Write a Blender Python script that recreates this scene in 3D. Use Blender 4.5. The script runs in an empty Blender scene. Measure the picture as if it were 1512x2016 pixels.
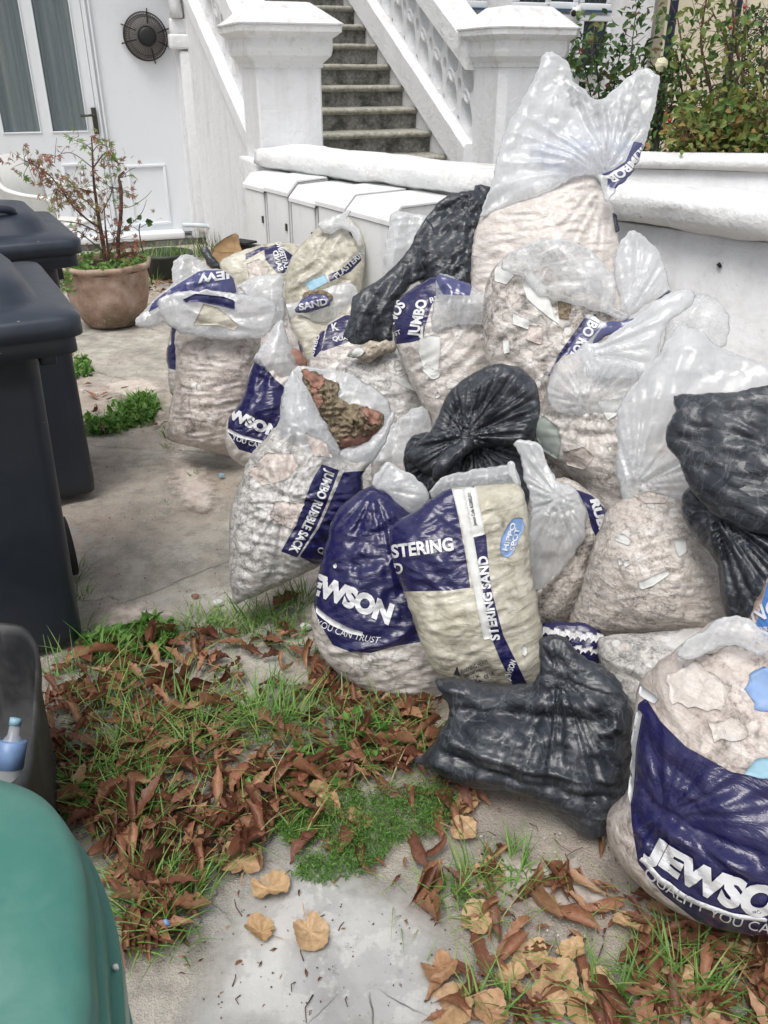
import bpy, bmesh, math, random
import numpy as np
from mathutils import Vector, Matrix
from mathutils.geometry import delaunay_2d_cdt
R = math.radians
random.seed(7)
rng = np.random.default_rng(7)
sc = bpy.context.scene
C = sc.collection

# ---------------- camera, sky, sun, exposure ----------------
PITCH = R(27.9); F = 1640.0; CX, CY = 756.0, 1008.0; H = 1.5
cd = bpy.data.cameras.new('camera'); cam = bpy.data.objects.new('camera', cd); C.objects.link(cam)
cam.location = (0, 0, H); cam.rotation_euler = (math.pi/2 - PITCH, 0, 0)
cd.sensor_fit = 'VERTICAL'; cd.sensor_height = 24.0; cd.lens = F/2016*24.0
cd.clip_start = 0.05; cd.clip_end = 500
sc.camera = cam
w = bpy.data.worlds.new('World'); sc.world = w; w.use_nodes = True
wn = w.node_tree.nodes; wl = w.node_tree.links
sky = wn.new('ShaderNodeTexSky'); sky.sky_type = 'NISHITA'; sky.sun_disc = False
SUN_EL, SUN_ROT = R(66), R(205)
sky.sun_elevation = SUN_EL; sky.sun_rotation = SUN_ROT; sky.air_density = 1.0; sky.dust_density = 4.0; sky.ozone_density = .6
bg = wn['Background']; bg.inputs['Strength'].default_value = 0.125
hs = wn.new('ShaderNodeHueSaturation'); hs.inputs['Saturation'].default_value = .3   # cloud veil: the overcast sky is nearly grey
wl.new(sky.outputs[0], hs.inputs['Color']); wl.new(hs.outputs[0], bg.inputs[0])
sd = bpy.data.lights.new('sun', 'SUN'); sun = bpy.data.objects.new('sun', sd); C.objects.link(sun)
sd.energy = 1.5; sd.angle = R(30); sd.color = (1.0, 0.965, 0.92)
_sdir = Vector((math.sin(SUN_ROT)*math.cos(SUN_EL), math.cos(SUN_ROT)*math.cos(SUN_EL), math.sin(SUN_EL)))
sun.rotation_euler = _sdir.to_track_quat('Z', 'Y').to_euler(); sun.location = (0, 0, 6)
sc.view_settings.view_transform = 'Standard'; sc.view_settings.look = 'None'
sc.view_settings.gamma = 1; sc.view_settings.exposure = 0.28
sc.cycles.transparent_max_bounces = 16

# ---------------- pixel <-> world helpers (source pixels 1512 x 2016) ----------------
cp, sp_ = math.cos(PITCH), math.sin(PITCH)
def ray(px, py):
    x = (px-CX)/F; y = (py-CY)/F
    return np.array([x, cp - y*sp_, -sp_ - y*cp])
O = np.array([0, 0, H])
def at_t(px, py, t): return O + ray(px, py)*t
def at_z(px, py, z=0.0):
    d = ray(px, py); return O + d*((z-H)/d[2])
def at_plane(px, py, P, n):
    d = ray(px, py); return O + d*(np.dot(np.asarray(P)-O, n)/np.dot(d, n))

# ---------------- noise ----------------
_perm = rng.permutation(256); _perm = np.concatenate([_perm, _perm, _perm])
_ga = rng.uniform(0, 2*np.pi, 256)
def perlin(x, y, seed=0):
    x = np.asarray(x, float)+seed*17.31; y = np.asarray(y, float)+seed*9.17
    xi = np.floor(x).astype(int); yi = np.floor(y).astype(int); xf = x-xi; yf = y-yi
    u = xf*xf*xf*(xf*(xf*6-15)+10); v = yf*yf*yf*(yf*(yf*6-15)+10)
    def g(ix, iy, dx, dy):
        a = _ga[_perm[_perm[ix & 255] + (iy & 255)]]
        return np.cos(a)*dx + np.sin(a)*dy
    n0 = g(xi, yi, xf, yf)*(1-u) + g(xi+1, yi, xf-1, yf)*u
    n1 = g(xi, yi+1, xf, yf-1)*(1-u) + g(xi+1, yi+1, xf-1, yf-1)*u
    return (n0*(1-v)+n1*v)*1.5
def fbm(x, y, o=4, seed=0):
    s = 0; a = 1
    for k in range(o):
        s = s + a*perlin(np.asarray(x)*2**k, np.asarray(y)*2**k, seed+k*3); a *= .5
    return s

# ---------------- objects ----------------
def tag(o, label=None, cat=None, group=None, kind=None):
    if label: o['label'] = label
    if cat: o['category'] = cat
    if group: o['group'] = group
    if kind: o['kind'] = kind
    return o
def empty(name, loc, label=None, cat=None, group=None):
    o = bpy.data.objects.new(name, None); C.objects.link(o); o.location = [float(a) for a in loc]
    o.empty_display_size = .1
    return tag(o, label, cat, group)
def mesh(name, vs, fs, mat, parent=None, smooth=True, loc=None, world=True):
    """vs in world coordinates; the object's origin goes to loc (top level) or it is parented to parent"""
    m = bpy.data.meshes.new(name)
    vs = np.asarray(vs, float)
    org = np.zeros(3)
    if world:
        if parent is not None:
            q = parent; 
            while q is not None: org = org + np.array(q.location); q = q.parent
        elif loc is not None: org = np.asarray(loc, float)
    m.from_pydata((vs-org).tolist(), [], [list(map(int, f)) for f in fs])
    m.validate(); m.update()
    if smooth: m.polygons.foreach_set('use_smooth', [True]*len(m.polygons))
    mats = mat if isinstance(mat, (list, tuple)) else [mat]
    for k in mats: m.materials.append(k)
    o = bpy.data.objects.new(name, m); C.objects.link(o)
    if parent is not None: o.parent = parent
    elif loc is not None: o.location = [float(a) for a in loc]
    return o
def struct(o): o['kind'] = 'structure'; return o
class MB:
    def __init__(s): s.v = []; s.f = []; s.mi = []
    def add(s, vs, fs, mi=0):
        b = len(s.v); s.v += [tuple(map(float, v)) for v in vs]
        s.f += [[b+int(i) for i in f] for f in fs]; s.mi += [mi]*len(fs); return s
    def obj(s, name, mat, parent=None, smooth=True, loc=None, world=True):
        o = mesh(name, s.v, s.f, mat, parent, smooth, loc, world)
        if isinstance(mat, (list, tuple)) and len(o.data.polygons) == len(s.mi): o.data.polygons.foreach_set('material_index', s.mi)
        return o
def dup_tree(o, parent=None):
    c = o.copy(); C.objects.link(c); c.parent = parent
    for ch in list(o.children): dup_tree(ch, c)
    return c
# frames: a local frame maps (a,b,c) to origin + a*X + b*Y + c*Z
class Fr:
    def __init__(s, o, ang=0.0):
        s.o = np.asarray(o, float); ca, sa = math.cos(ang), math.sin(ang)
        s.x = np.array([ca, sa, 0]); s.y = np.array([-sa, ca, 0]); s.z = np.array([0, 0, 1.])
    def __call__(s, a, b, c): return s.o + a*s.x + b*s.y + c*s.z
def box(mb, fr, x0, x1, y0, y1, z0, z1, mi=0, bev=0.0):
    if bev <= 0:
        vs = [fr(a, b, c) for c in (z0, z1) for b in (y0, y1) for a in (x0, x1)]
        mb.add(vs, [(0, 2, 3, 1), (4, 5, 7, 6), (0, 1, 5, 4), (2, 6, 7, 3), (0, 4, 6, 2), (1, 3, 7, 5)], mi); return
    bm = bmesh.new(); bmesh.ops.create_cube(bm, size=1)
    for v in bm.verts: v.co = Vector(((x0+x1)/2+v.co.x*(x1-x0), (y0+y1)/2+v.co.y*(y1-y0), (z0+z1)/2+v.co.z*(z1-z0)))
    bmesh.ops.bevel(bm, geom=bm.edges[:], offset=bev, segments=2, affect='EDGES', profile=.6)
    bm.verts.index_update()
    mb.add([fr(*v.co) for v in bm.verts], [[v.index for v in f.verts] for f in bm.faces], mi); bm.free()
def rrect(hw, hd, r, n=5):
    pts = []
    for k, (sx, sy) in enumerate([(1, 1), (-1, 1), (-1, -1), (1, -1)]):
        for i in range(n+1):
            a = k*math.pi/2 + i/n*math.pi/2
            pts.append((sx*(hw-r)+r*math.cos(a), sy*(hd-r)+r*math.sin(a)))
    return pts
def loft(mb, rings, cap0=True, cap1=True, closed=True, mi=0):
    n = len(rings[0]); vs = [p for r in rings for p in r]; fs = []
    for k in range(len(rings)-1):
        for i in range(n if closed else n-1):
            j = (i+1) % n; fs.append((k*n+i, k*n+j, (k+1)*n+j, (k+1)*n+i))
    if cap0: fs.append(tuple(range(n-1, -1, -1)))
    if cap1: fs.append(tuple((len(rings)-1)*n+i for i in range(n)))
    mb.add(vs, fs, mi)
def tube(mb, pts, rad, n=6, mi=0, cap=True):
    pts = [Vector(p) for p in pts]; m = len(pts)
    if not hasattr(rad, '__len__'): rad = [rad]*m
    rings = []; up = Vector((0.13, 0.21, .97)).normalized()
    for i, p in enumerate(pts):
        d = (pts[min(i+1, m-1)]-pts[max(i-1, 0)])
        if d.length < 1e-9: d = Vector((0, 0, 1))
        d.normalize(); a = d.cross(up)
        if a.length < .05: a = d.cross(Vector((1, 0, 0)))
        a.normalize(); b = a.cross(d)
        rings.append([p+(a*math.cos(2*math.pi*k/n)+b*math.sin(2*math.pi*k/n))*rad[i] for k in range(n)])
    loft(mb, rings, cap, cap, True, mi)
def catmull(P, per=6, closed=False):
    P = np.asarray(P, float); n = len(P); out = []
    rngk = range(n) if closed else range(n-1)
    for i in rngk:
        if closed: a, b, c, d = P[(i-1) % n], P[i], P[(i+1) % n], P[(i+2) % n]
        else: a, b, c, d = P[max(i-1, 0)], P[i], P[i+1], P[min(i+2, n-1)]
        for k in range(per):
            t = k/per
            out.append(.5*((2*b)+(-a+c)*t+(2*a-5*b+4*c-d)*t*t+(-a+3*b-3*c+d)*t**3))
    if not closed: out.append(P[-1])
    return np.array(out)
def sweep(name, prof, P0, P1, mat, nseg=60, amp=0.0, parent=None, loc=None, side=None, taper=None):
    """profile [(d,z)] swept from P0 to P1; d measured along side (unit xy)"""
    P0 = np.asarray(P0, float); P1 = np.asarray(P1, float); L = np.linalg.norm(P1-P0)
    pr = np.array(prof, float); npf = len(pr); vs = []
    for i in range(nseg+1):
        s = i/nseg; b = P0+(P1-P0)*s
        for j, (d, z) in enumerate(pr):
            nz = amp*fbm(s*L*3.1+5, j*.37+2, 4, 3) ; nd = amp*fbm(s*L*3.7+50, j*.41, 4, 5)
            vs.append(b+side*(d+nd)+np.array([0, 0, z+nz*.7]))
    fs = []
    for i in range(nseg):
        for j in range(npf-1): a = i*npf+j; fs.append((a, a+1, a+npf+1, a+npf))
    fs.append(tuple(range(npf))[::-1]); fs.append(tuple(nseg*npf+j for j in range(npf)))
    return mesh(name, vs, fs, mat, parent, True, loc)

# ---------------- node helpers ----------------
class NT:
    def __init__(s, name):
        s.m = bpy.data.materials.new(name); s.m.use_nodes = True; s.t = s.m.node_tree; s.n = s.t.nodes; s.l = s.t.links
        s.b = s.n['Principled BSDF']; s.out = s.n['Material Output']; s.co = None
    def tc(s):
        if not s.co:
            s.co = s.n.new('ShaderNodeTexCoord').outputs['Object']
        return s.co
    def __call__(s, typ, _in=None, **kw):
        nd = s.n.new('ShaderNode'+typ)
        for k, v in kw.items(): setattr(nd, k, v)
        for k, v in (_in or {}).items(): s.set(nd.inputs[k], v)
        return nd
    def set(s, i, v):
        if isinstance(v, bpy.types.NodeSocket): s.l.new(v, i)
        elif isinstance(v, (tuple, list)) and len(v) == 3 and i.type == 'RGBA': i.default_value = (*v, 1)
        else: i.default_value = v
    def noise(s, scale, detail=4, rough=.55, dist=0., vec=None, typ=None):
        nd = s('TexNoise', {'Vector': vec or s.tc(), 'Scale': scale, 'Detail': detail, 'Roughness': rough, 'Distortion': dist})
        if typ: nd.noise_type = typ
        return nd.outputs[0]
    def mapr(s, v, a, b, c=0., d=1.): return s('MapRange', {0: v, 1: a, 2: b, 3: c, 4: d}).outputs[0]
    def mix(s, f, a, b, bl='MIX'):
        nd = s('Mix', data_type='RGBA', blend_type=bl); s.set(nd.inputs[0], f); s.set(nd.inputs[6], a); s.set(nd.inputs[7], b); return nd.outputs[2]
    def math(s, op, a, b=0.0, cl=False):
        nd = s('Math', operation=op, use_clamp=cl); s.set(nd.inputs[0], a); s.set(nd.inputs[1], b); return nd.outputs[0]
    def ramp(s, v, stops):
        nd = s('ValToRGB'); s.set(nd.inputs[0], v); e = nd.color_ramp.elements
        while len(e) > 1: e.remove(e[-1])
        e[0].position = stops[0][0]; e[0].color = (*stops[0][1], 1)
        for p, c in stops[1:]:
            x = e.new(p); x.color = (*c, 1)
        return nd.outputs[0]
    def attr(s, name): return s('Attribute', attribute_name=name).outputs['Fac']
    def scaled(s, sx, sy, sz, rot=(0, 0, 0)):
        return s('Mapping', {'Vector': s.tc(), 'Scale': (sx, sy, sz), 'Rotation': rot}).outputs[0]
    def bump(s, h, strength, dist=.01, nrm=None):
        nd = s('Bump', {'Height': h, 'Strength': strength, 'Distance': dist})
        if nrm is not None: s.l.new(nrm, nd.inputs['Normal'])
        return nd.outputs[0]
def facet_h(t, scale, vec=None, k=.6, warp=.02):
    vec = vec or t.tc()
    vec = t.mix(warp, vec, t('TexNoise', {'Vector': vec, 'Scale': scale*.5, 'Detail': 2.}).outputs['Color'], 'ADD')
    vo = t('TexVoronoi', {'Vector': vec, 'Scale': scale}); d = t('VectorMath', operation='SUBTRACT'); t.l.new(vec, d.inputs[0]); t.l.new(vo.outputs['Position'], d.inputs[1])
    c = t('VectorMath', operation='SUBTRACT'); t.l.new(vo.outputs['Color'], c.inputs[0]); c.inputs[1].default_value = (.5, .5, .5)
    e = t('VectorMath', operation='DOT_PRODUCT'); t.l.new(d.outputs[0], e.inputs[0]); t.l.new(c.outputs[0], e.inputs[1]); return t.math('MULTIPLY', e.outputs['Value'], k)
def simple(name, col, rough=.6, var=.15, scale=8, bump=.0, bscale=60, spec=.5, metal=0.):
    t = NT(name); n = t.noise(scale, 5)
    dk = tuple(c*(1-var*1.6) for c in col); lt = tuple(min(1, c*(1+var)) for c in col)
    t.set(t.b.inputs['Base Color'], t.ramp(n, [(.3, dk), (.7, lt)]))
    t.b.inputs['Roughness'].default_value = rough; t.b.inputs['Specular IOR Level'].default_value = spec
    t.b.inputs['Metallic'].default_value = metal
    if bump: t.set(t.b.inputs['Normal'], t.bump(t.noise(bscale, 5), bump, .004))
    return t.m

# ---------------- materials ----------------
M = {}
def white_paint(name, col=(.78, .79, .8), dirt=.25, bump=.35, streak=True):
    t = NT(name)
    big = t.noise(1.3, 6, .6); fine = t.noise(14, 6, .65)
    m1 = t.mapr(t.math('MULTIPLY', big, fine), .27, .42)
    c = t.mix(t.math('MULTIPLY', m1, dirt), col, (.38, .36, .31))
    if streak:
        st = t.noise(9, 5, .6, vec=t.scaled(1, 1, .12))
        c = t.mix(t.math('MULTIPLY', t.mapr(st, .5, .75), dirt*.8), c, (.42, .41, .38))
    sp2 = t.mapr(t.noise(70, 2), .72, .76)
    c = t.mix(t.math('MULTIPLY', sp2, dirt*1.6, True), c, (.16, .15, .13))
    t.set(t.b.inputs['Base Color'], c); t.b.inputs['Roughness'].default_value = .6
    fl_ = t.mapr(t.noise(2.2, 8, .75), .6, .62); c = t.mix(t.math('MULTIPLY', fl_, dirt*.7), c, (.5, .49, .45)); t.set(t.b.inputs['Base Color'], c)
    hsum = t.math('ADD', t.math('MULTIPLY', t.noise(24, 6, .65), 1.0), t.math('MULTIPLY', t.noise(5, 3), 1.2))
    t.set(t.b.inputs['Normal'], t.bump(hsum, bump, .012))
    return t.m
M['wall'] = white_paint('painted_render', (.8, .81, .825), .27, .65)
M['coping'] = white_paint('painted_coping', (.78, .79, .795), .55, 1., False)
M['wood'] = white_paint('painted_wood', (.77, .8, .83), .1, .08, False)
M['boxpaint'] = white_paint('painted_metal', (.74, .75, .75), .4, .12)
M['cream'] = white_paint('cream_render', (.75, .68, .52), .15, .3)
def m_stone():
    t = NT('weathered_step_stone')
    n = t.noise(7, 8, .7); n2 = t.noise(40, 6, .7); n3 = t.noise(3, 4)
    c = t.ramp(n2, [(.3, (.11, .11, .1)), (.5, (.21, .208, .19)), (.72, (.36, .35, .32))])
    c = t.mix(t.mapr(n, .46, .62), c, (.06, .062, .052)); c = t.mix(t.mapr(n3, .6, .8, 0, .4), c, (.1, .12, .07))
    t.set(t.b.inputs['Base Color'], c); t.b.inputs['Roughness'].default_value = .9
    t.set(t.b.inputs['Normal'], t.bump(n2, .7, .01)); return t.m
M['stone'] = m_stone()
def m_nosing():
    t = NT('worn_nosing_stone'); n2 = t.noise(30, 6, .7)
    c = t.ramp(n2, [(.3, (.16, .155, .13)), (.5, (.34, .33, .28)), (.72, (.5, .48, .42))])
    t.set(t.b.inputs['Base Color'], c); t.b.inputs['Roughness'].default_value = .9
    t.set(t.b.inputs['Normal'], t.bump(n2, .6, .008)); return t.m
M['nosing'] = m_nosing()
def m_ground():
    t = NT('old_concrete')
    big = t.noise(.9, 6, .6); mid = t.noise(5, 6, .65); fine = t.noise(130, 5, .75); v = t('TexVoronoi', {'Vector': t.tc(), 'Scale': 210.}).outputs['Distance']
    base = t.ramp(mid, [(.3, (.36, .34, .305)), (.5, (.56, .535, .485)), (.68, (.72, .7, .65))])
    base = t.mix(t.mapr(big, .45, .62), base, (.58, .5, .43))
    m18 = t.noise(16, 8, .75); base = t.mix(t.mapr(m18, .4, .5, .36, 0), base, (.24, .22, .18)); base = t.mix(t.mapr(m18, .55, .63, 0, .5), base, (.7, .67, .61))
    agg = t.ramp(v, [(.0, (.62, .58, .52)), (.35, (.4, .37, .32)), (.8, (.2, .18, .155))])
    base = t.mix(.28, base, agg, 'OVERLAY')
    stain = t.mapr(t.noise(2.3, 8, .72), .57, .76, 0, .42)
    base = t.mix(stain, base, (.095, .085, .06))
    moss = t.mapr(t.noise(1.7, 8, .75, vec=t.scaled(1.1, .9, 1, (0, 0, .8))), .6, .72, 0, .4)
    base = t.mix(moss, base, (.09, .1, .045))
    pale = t.mapr(t.noise(3.1, 7, .7, vec=t.scaled(1, 1, 1, (0, 0, 2))), .58, .63, 0, .8)
    base = t.mix(pale, base, (.5, .49, .46))
    sp3 = t.mapr(t.noise(60, 2, .5), .7, .74); base = t.mix(sp3, base, (.62, .6, .57))
    # cracks
    wv = t.mix(.16, t.tc(), t('TexNoise', {'Vector': t.tc(), 'Scale': 5., 'Detail': 8., 'Roughness': .65}).outputs['Color'], 'ADD')
    cr = t('TexVoronoi', {'Vector': wv, 'Scale': 1.05}, feature='DISTANCE_TO_EDGE').outputs['Distance']
    crm = t.mapr(cr, .001, .005, 1, 0)
    base = t.mix(t.math('MULTIPLY', crm, t.mapr(t.noise(1.2, 3), .5, .62, 0, .8)), base, (.045, .04, .03))
    t.set(t.b.inputs['Base Color'], base); t.b.inputs['Roughness'].default_value = .92
    hh = t.math('ADD', t.math('MULTIPLY', fine, .9), t.math('MULTIPLY', mid, .6))
    hh = t.math('SUBTRACT', hh, t.math('MULTIPLY', crm, .8)); hh = t.math('SUBTRACT', hh, t.math('MULTIPLY', v, .3))
    t.set(t.b.inputs['Normal'], t.bump(hh, .9, .012)); return t.m
M['ground'] = m_ground()
def m_screed():
    t = NT('smooth_grey_screed'); a = t.noise(3.2, 7, .6, 1.2); b = t.noise(40, 5, .6)
    c = t.ramp(a, [(.3, (.33, .33, .325)), (.5, (.44, .44, .43)), (.68, (.55, .55, .53))])
    c = t.mix(t.mapr(t.noise(9, 8, .75), .52, .56, 0, .5), c, (.62, .61, .58)); c = t.mix(t.mapr(t.noise(13, 8, .75), .56, .66, 0, .6), c, (.27, .265, .25)); c = t.mix(t.mapr(b, .6, .66, 0, .5), c, (.6, .59, .55)); c = t.mix(t.mapr(t.noise(25, 6, .7), .63, .7, 0, .7), c, (.2, .18, .15))
    wv = t.mix(.06, t.tc(), t('TexNoise', {'Vector': t.tc(), 'Scale': 5., 'Detail': 6.}).outputs['Color'], 'ADD')
    cr = t('TexVoronoi', {'Vector': wv, 'Scale': 3.1}, feature='DISTANCE_TO_EDGE').outputs['Distance']
    crm = t.math('MULTIPLY', t.mapr(cr, .002, .007, 1, 0), t.mapr(t.noise(2.1, 2), .5, .56))
    c = t.mix(crm, c, (.07, .065, .06))
    t.set(t.b.inputs['Base Color'], c); t.b.inputs['Roughness'].default_value = .7
    al = t.math('ADD', t.attr('edge'), t.math('MULTIPLY', t.math('SUBTRACT', t.noise(11, 8, .66), .5), .7)); t.set(t.b.inputs['Alpha'], t.mapr(al, .12, .62))
    c2 = t.mix(t.mapr(al, .36, .75, .6, 0), c, (.5, .485, .45)); t.set(t.b.inputs['Base Color'], c2)
    t.set(t.b.inputs['Normal'], t.bump(t.math('SUBTRACT', b, crm), .35, .006)); return t.m
M['screed'] = m_screed()
def m_dustpatch():
    t = NT('pale_dust_patch'); a = t.noise(18, 7, .7); b = t.noise(120, 4, .6)
    c = t.ramp(a, [(.3, (.42, .35, .3)), (.55, (.6, .53, .47)), (.75, (.74, .71, .66))])
    al = t.attr('edge'); m = t.math('ADD', al, t.math('MULTIPLY', t.math('SUBTRACT', t.noise(14, 7, .7), .5), .9)); m = t.mapr(m, .25, .6)
    t.set(t.b.inputs['Base Color'], c); t.b.inputs['Roughness'].default_value = .95; t.set(t.b.inputs['Alpha'], m)
    t.set(t.b.inputs['Normal'], t.bump(b, .5, .006)); return t.m
M['dust'] = m_dustpatch()
def m_plastic(name, col, rough, dust=.3, dcol=(.3, .29, .27)):
    t = NT(name); n = t.noise(5, 6, .65); n2 = t.noise(50, 3, .6)
    c = t.mix(t.math('MULTIPLY', t.mapr(n, .45, .75), dust), col, dcol)
    c = t.mix(t.mapr(n2, .735, .75, 0, .7), c, (.45, .45, .43))
    sc_ = t.noise(12, 4, .5, vec=t.scaled(1, 1, .05)); c = t.mix(t.mapr(sc_, .62, .7, 0, dust*.6), c, dcol)
    t.set(t.b.inputs['Base Color'], c); t.set(t.b.inputs['Roughness'], t.mapr(n, .3, .7, rough*.85, rough*1.25))
    t.set(t.b.inputs['Normal'], t.bump(t.noise(260, 2), .12, .002)); return t.m
M['bin'] = m_plastic('dark_bin_plastic', (.019, .025, .036), .4, .25, (.06, .072, .09))
M['binlid'] = m_plastic('dark_bin_lid_plastic', (.027, .035, .052), .36, .25, (.11, .13, .155))
M['green'] = m_plastic('green_bin_plastic', (.05, .185, .15), .38, .45, (.19, .32, .285))
M['crate'] = m_plastic('black_crate_plastic', (.025, .026, .028), .5, .35, (.2, .2, .2))
M['whiteplastic'] = m_plastic('white_chair_plastic', (.75, .76, .74), .4, .15)
def m_terra():
    t = NT('weathered_terracotta'); n = t.noise(9, 7, .7); n2 = t.noise(45, 5)
    c = t.ramp(n, [(.3, (.22, .14, .1)), (.5, (.38, .26, .2)), (.7, (.52, .41, .35))])
    z = t('SeparateXYZ', {0: t.tc()}).outputs[2]
    c = t.mix(t.math('MULTIPLY', t.mapr(z, .02, .2, 1, 0), t.mapr(t.noise(6, 5), .35, .6)), c, (.09, .07, .035))
    c = t.mix(t.mapr(n2, .64, .7, 0, .6), c, (.5, .44, .38))
    t.set(t.b.inputs['Base Color'], c); t.b.inputs['Roughness'].default_value = .88
    t.set(t.b.inputs['Normal'], t.bump(n2, .4, .006)); return t.m
M['terra'] = m_terra()
M['glass'] = None
def m_glass():
    t = NT('curtained_window_glass'); g = t.noise(1.2, 3)
    t.set(t.b.inputs['Base Color'], (.25, .3, .32)); t.b.inputs['Roughness'].default_value = .08
    t.b.inputs['Alpha'].default_value = .3; return t.m
M['glass'] = m_glass()
def m_curtain():
    t = NT('curtain_cloth'); n = t.noise(10, 3, .5, vec=t.scaled(1, 1, .08))
    n2 = t.noise(3, 3); c = t.ramp(n, [(.35, (.2, .28, .3)), (.55, (.38, .44, .44)), (.7, (.5, .5, .44))])
    c = t.mix(t.mapr(n2, .5, .7, 0, .5), c, (.33, .4, .38))
    t.set(t.b.inputs['Base Color'], c); t.b.inputs['Roughness'].default_value = .9; return t.m
M['curtain'] = m_curtain()
M['darkglass'] = simple('dark_leaded_glass', (.035, .045, .055), .15, .4, 6)
M['lead'] = simple('lead_strip', (.12, .13, .14), .6)
M['navy_paint'] = simple('navy_painted_pipe', (.012, .02, .05), .35)
M['bluegrey_paint'] = simple('blue_trim_paint', (.04, .09, .16), .4)
M['metal'] = simple('dull_bronze_metal', (.1, .1, .08), .35, .2, metal=.8)
M['rust'] = simple('rusty_dark_wire', (.035, .025, .022), .55, .4, 40)
M['pipe'] = simple('painted_pipe', (.55, .6, .62), .4)
M['dark'] = simple('dark_rubber', (.012, .012, .013), .6)
M['soil'] = simple('potting_soil', (.03, .02, .013), .95, .5, 60, .9, 80)
M['bark'] = simple('twig_bark', (.13, .075, .055), .85, .4, 30, .5, 90)
M['bark2'] = simple('dark_twig_bark', (.055, .04, .03), .85, .4, 30)
M['card'] = simple('torn_brown_cardboard', (.34, .22, .11), .85, .2, 20, .2)
def m_leaf(name, ramp, rough=.6, trans=.25):
    t = NT(name); a = t.attr('tint'); c = t.ramp(a, ramp)
    n = t.noise(70, 4); c = t.mix(t.mapr(n, .3, .7, .0, .45), c, t.mix(.5, c, (.02, .02, .01)))
    t.set(t.b.inputs['Base Color'], c); t.b.inputs['Roughness'].default_value = rough
    tr = t('BsdfTranslucent'); t.set(tr.inputs[0], c); mx = t('MixShader'); mx.inputs[0].default_value = trans
    t.l.new(t.b.outputs[0], mx.inputs[1]); t.l.new(tr.outputs[0], mx.inputs[2]); t.l.new(mx.outputs[0], t.out.inputs[0]); return t.m
M['grass'] = m_leaf('grass_blades', [(0, (.07, .18, .025)), (.5, (.17, .36, .07)), (.8, (.3, .46, .12)), (1, (.5, .44, .22))])
M['weed'] = m_leaf('bright_weed_leaves', [(0, (.05, .14, .02)), (.6, (.13, .3, .05)), (1, (.25, .42, .1))])
M['maple'] = m_leaf('maple_leaves', [(0, (.24, .08, .055)), (.35, (.32, .14, .08)), (.6, (.3, .22, .09)), (.8, (.22, .3, .09)), (1, (.16, .36, .07))])
M['rose_leaf'] = m_leaf('rose_leaves', [(0, (.03, .07, .02)), (.6, (.07, .16, .04)), (.85, (.13, .2, .05)), (1, (.2, .06, .04))])
M['shrub_leaf'] = m_leaf('yellowing_shrub_leaves', [(0, (.05, .12, .025)), (.45, (.13, .23, .05)), (.8, (.27, .28, .07)), (1, (.36, .2, .07))])
M['petal'] = simple('cream_petals', (.8, .78, .55), .6, .08)
M['redhip'] = simple('red_rose_hip', (.45, .02, .02), .4)
def m_dry(name, cols):
    t = NT(name); oi = t('ObjectInfo').outputs['Random']; a = t.attr('tint')
    k = t.math('FRACT', t.math('ADD', oi, a)); c = t.ramp(k, cols)
    n = t.noise(90, 5, .65); n2 = t.noise(300, 3)
    c = t.mix(t.mapr(n, .35, .65, 0, .6), c, t.mix(.65, c, (.06, .02, .01))); c = t.mix(t.mapr(n2, .6, .7, 0, .3), c, (.6, .42, .25))
    t.set(t.b.inputs['Base Color'], c); t.b.inputs['Roughness'].default_value = .55
    t.set(t.b.inputs['Normal'], t.bump(n, .5, .003)); return t.m
M['brownleaf'] = m_dry('dead_brown_leaf', [(0, (.12, .045, .025)), (.3, (.22, .09, .05)), (.5, (.33, .155, .085)), (.68, (.36, .18, .1)), (.8, (.42, .25, .14)), (.9, (.28, .11, .055)), (1, (.14, .05, .03))])
M['tanleaf'] = m_dry('dry_tan_leaf', [(0, (.5, .32, .15)), (.5, (.58, .4, .22)), (1, (.45, .25, .13))])
M['brick'] = simple('broken_red_brick', (.33, .175, .13), .9, .25, 25, .8, 60)
M['mortar'] = None
def m_mortar():
    t = NT('crumbled_mortar'); v = t('TexVoronoi', {'Vector': t.tc(), 'Scale': 70.}); n = t.noise(25, 7, .75)
    c = t.ramp(n, [(.3, (.1, .07, .045)), (.5, (.3, .24, .16)), (.7, (.48, .4, .28))])
    c = t.mix(t.mapr(t.noise(9, 3), .58, .68), c, (.32, .14, .09)); t.set(t.b.inputs['Base Color'], c)
    t.b.inputs['Roughness'].default_value = .95; t.set(t.b.inputs['Normal'], t.bump(t.math('ADD', v.outputs['Distance'], n), 1, .015)); return t.m
M['mortar'] = m_mortar()
M['plaster'] = simple('white_plaster_piece', (.66, .67, .65), .6, .08, 20)
M['bluechip'] = simple('pale_blue_chip', (.3, .5, .62), .5, .08, 20)
M['whiteprint'] = simple('white_ink', (.68, .69, .71), .4, .12, 30)
def m_ink():
    t = NT('scuffed_white_ink'); w_ = t.noise(28, 8, .72); t.set(t.b.inputs['Base Color'], t.mix(t.mapr(t.noise(16, 5, .6), .45, .65, 0, .5), (.7, .71, .73), (.5, .5, .52)))
    t.set(t.b.inputs['Alpha'], t.mapr(w_, .335, .355)); t.b.inputs['Roughness'].default_value = .4; return t.m
M['whiteprint'] = m_ink()
M['blueprint'] = simple('mid_blue_ink', (.2, .32, .56), .4, .15, 30)
M['blackprint'] = simple('dark_ink', (.03, .03, .05), .5)

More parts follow.
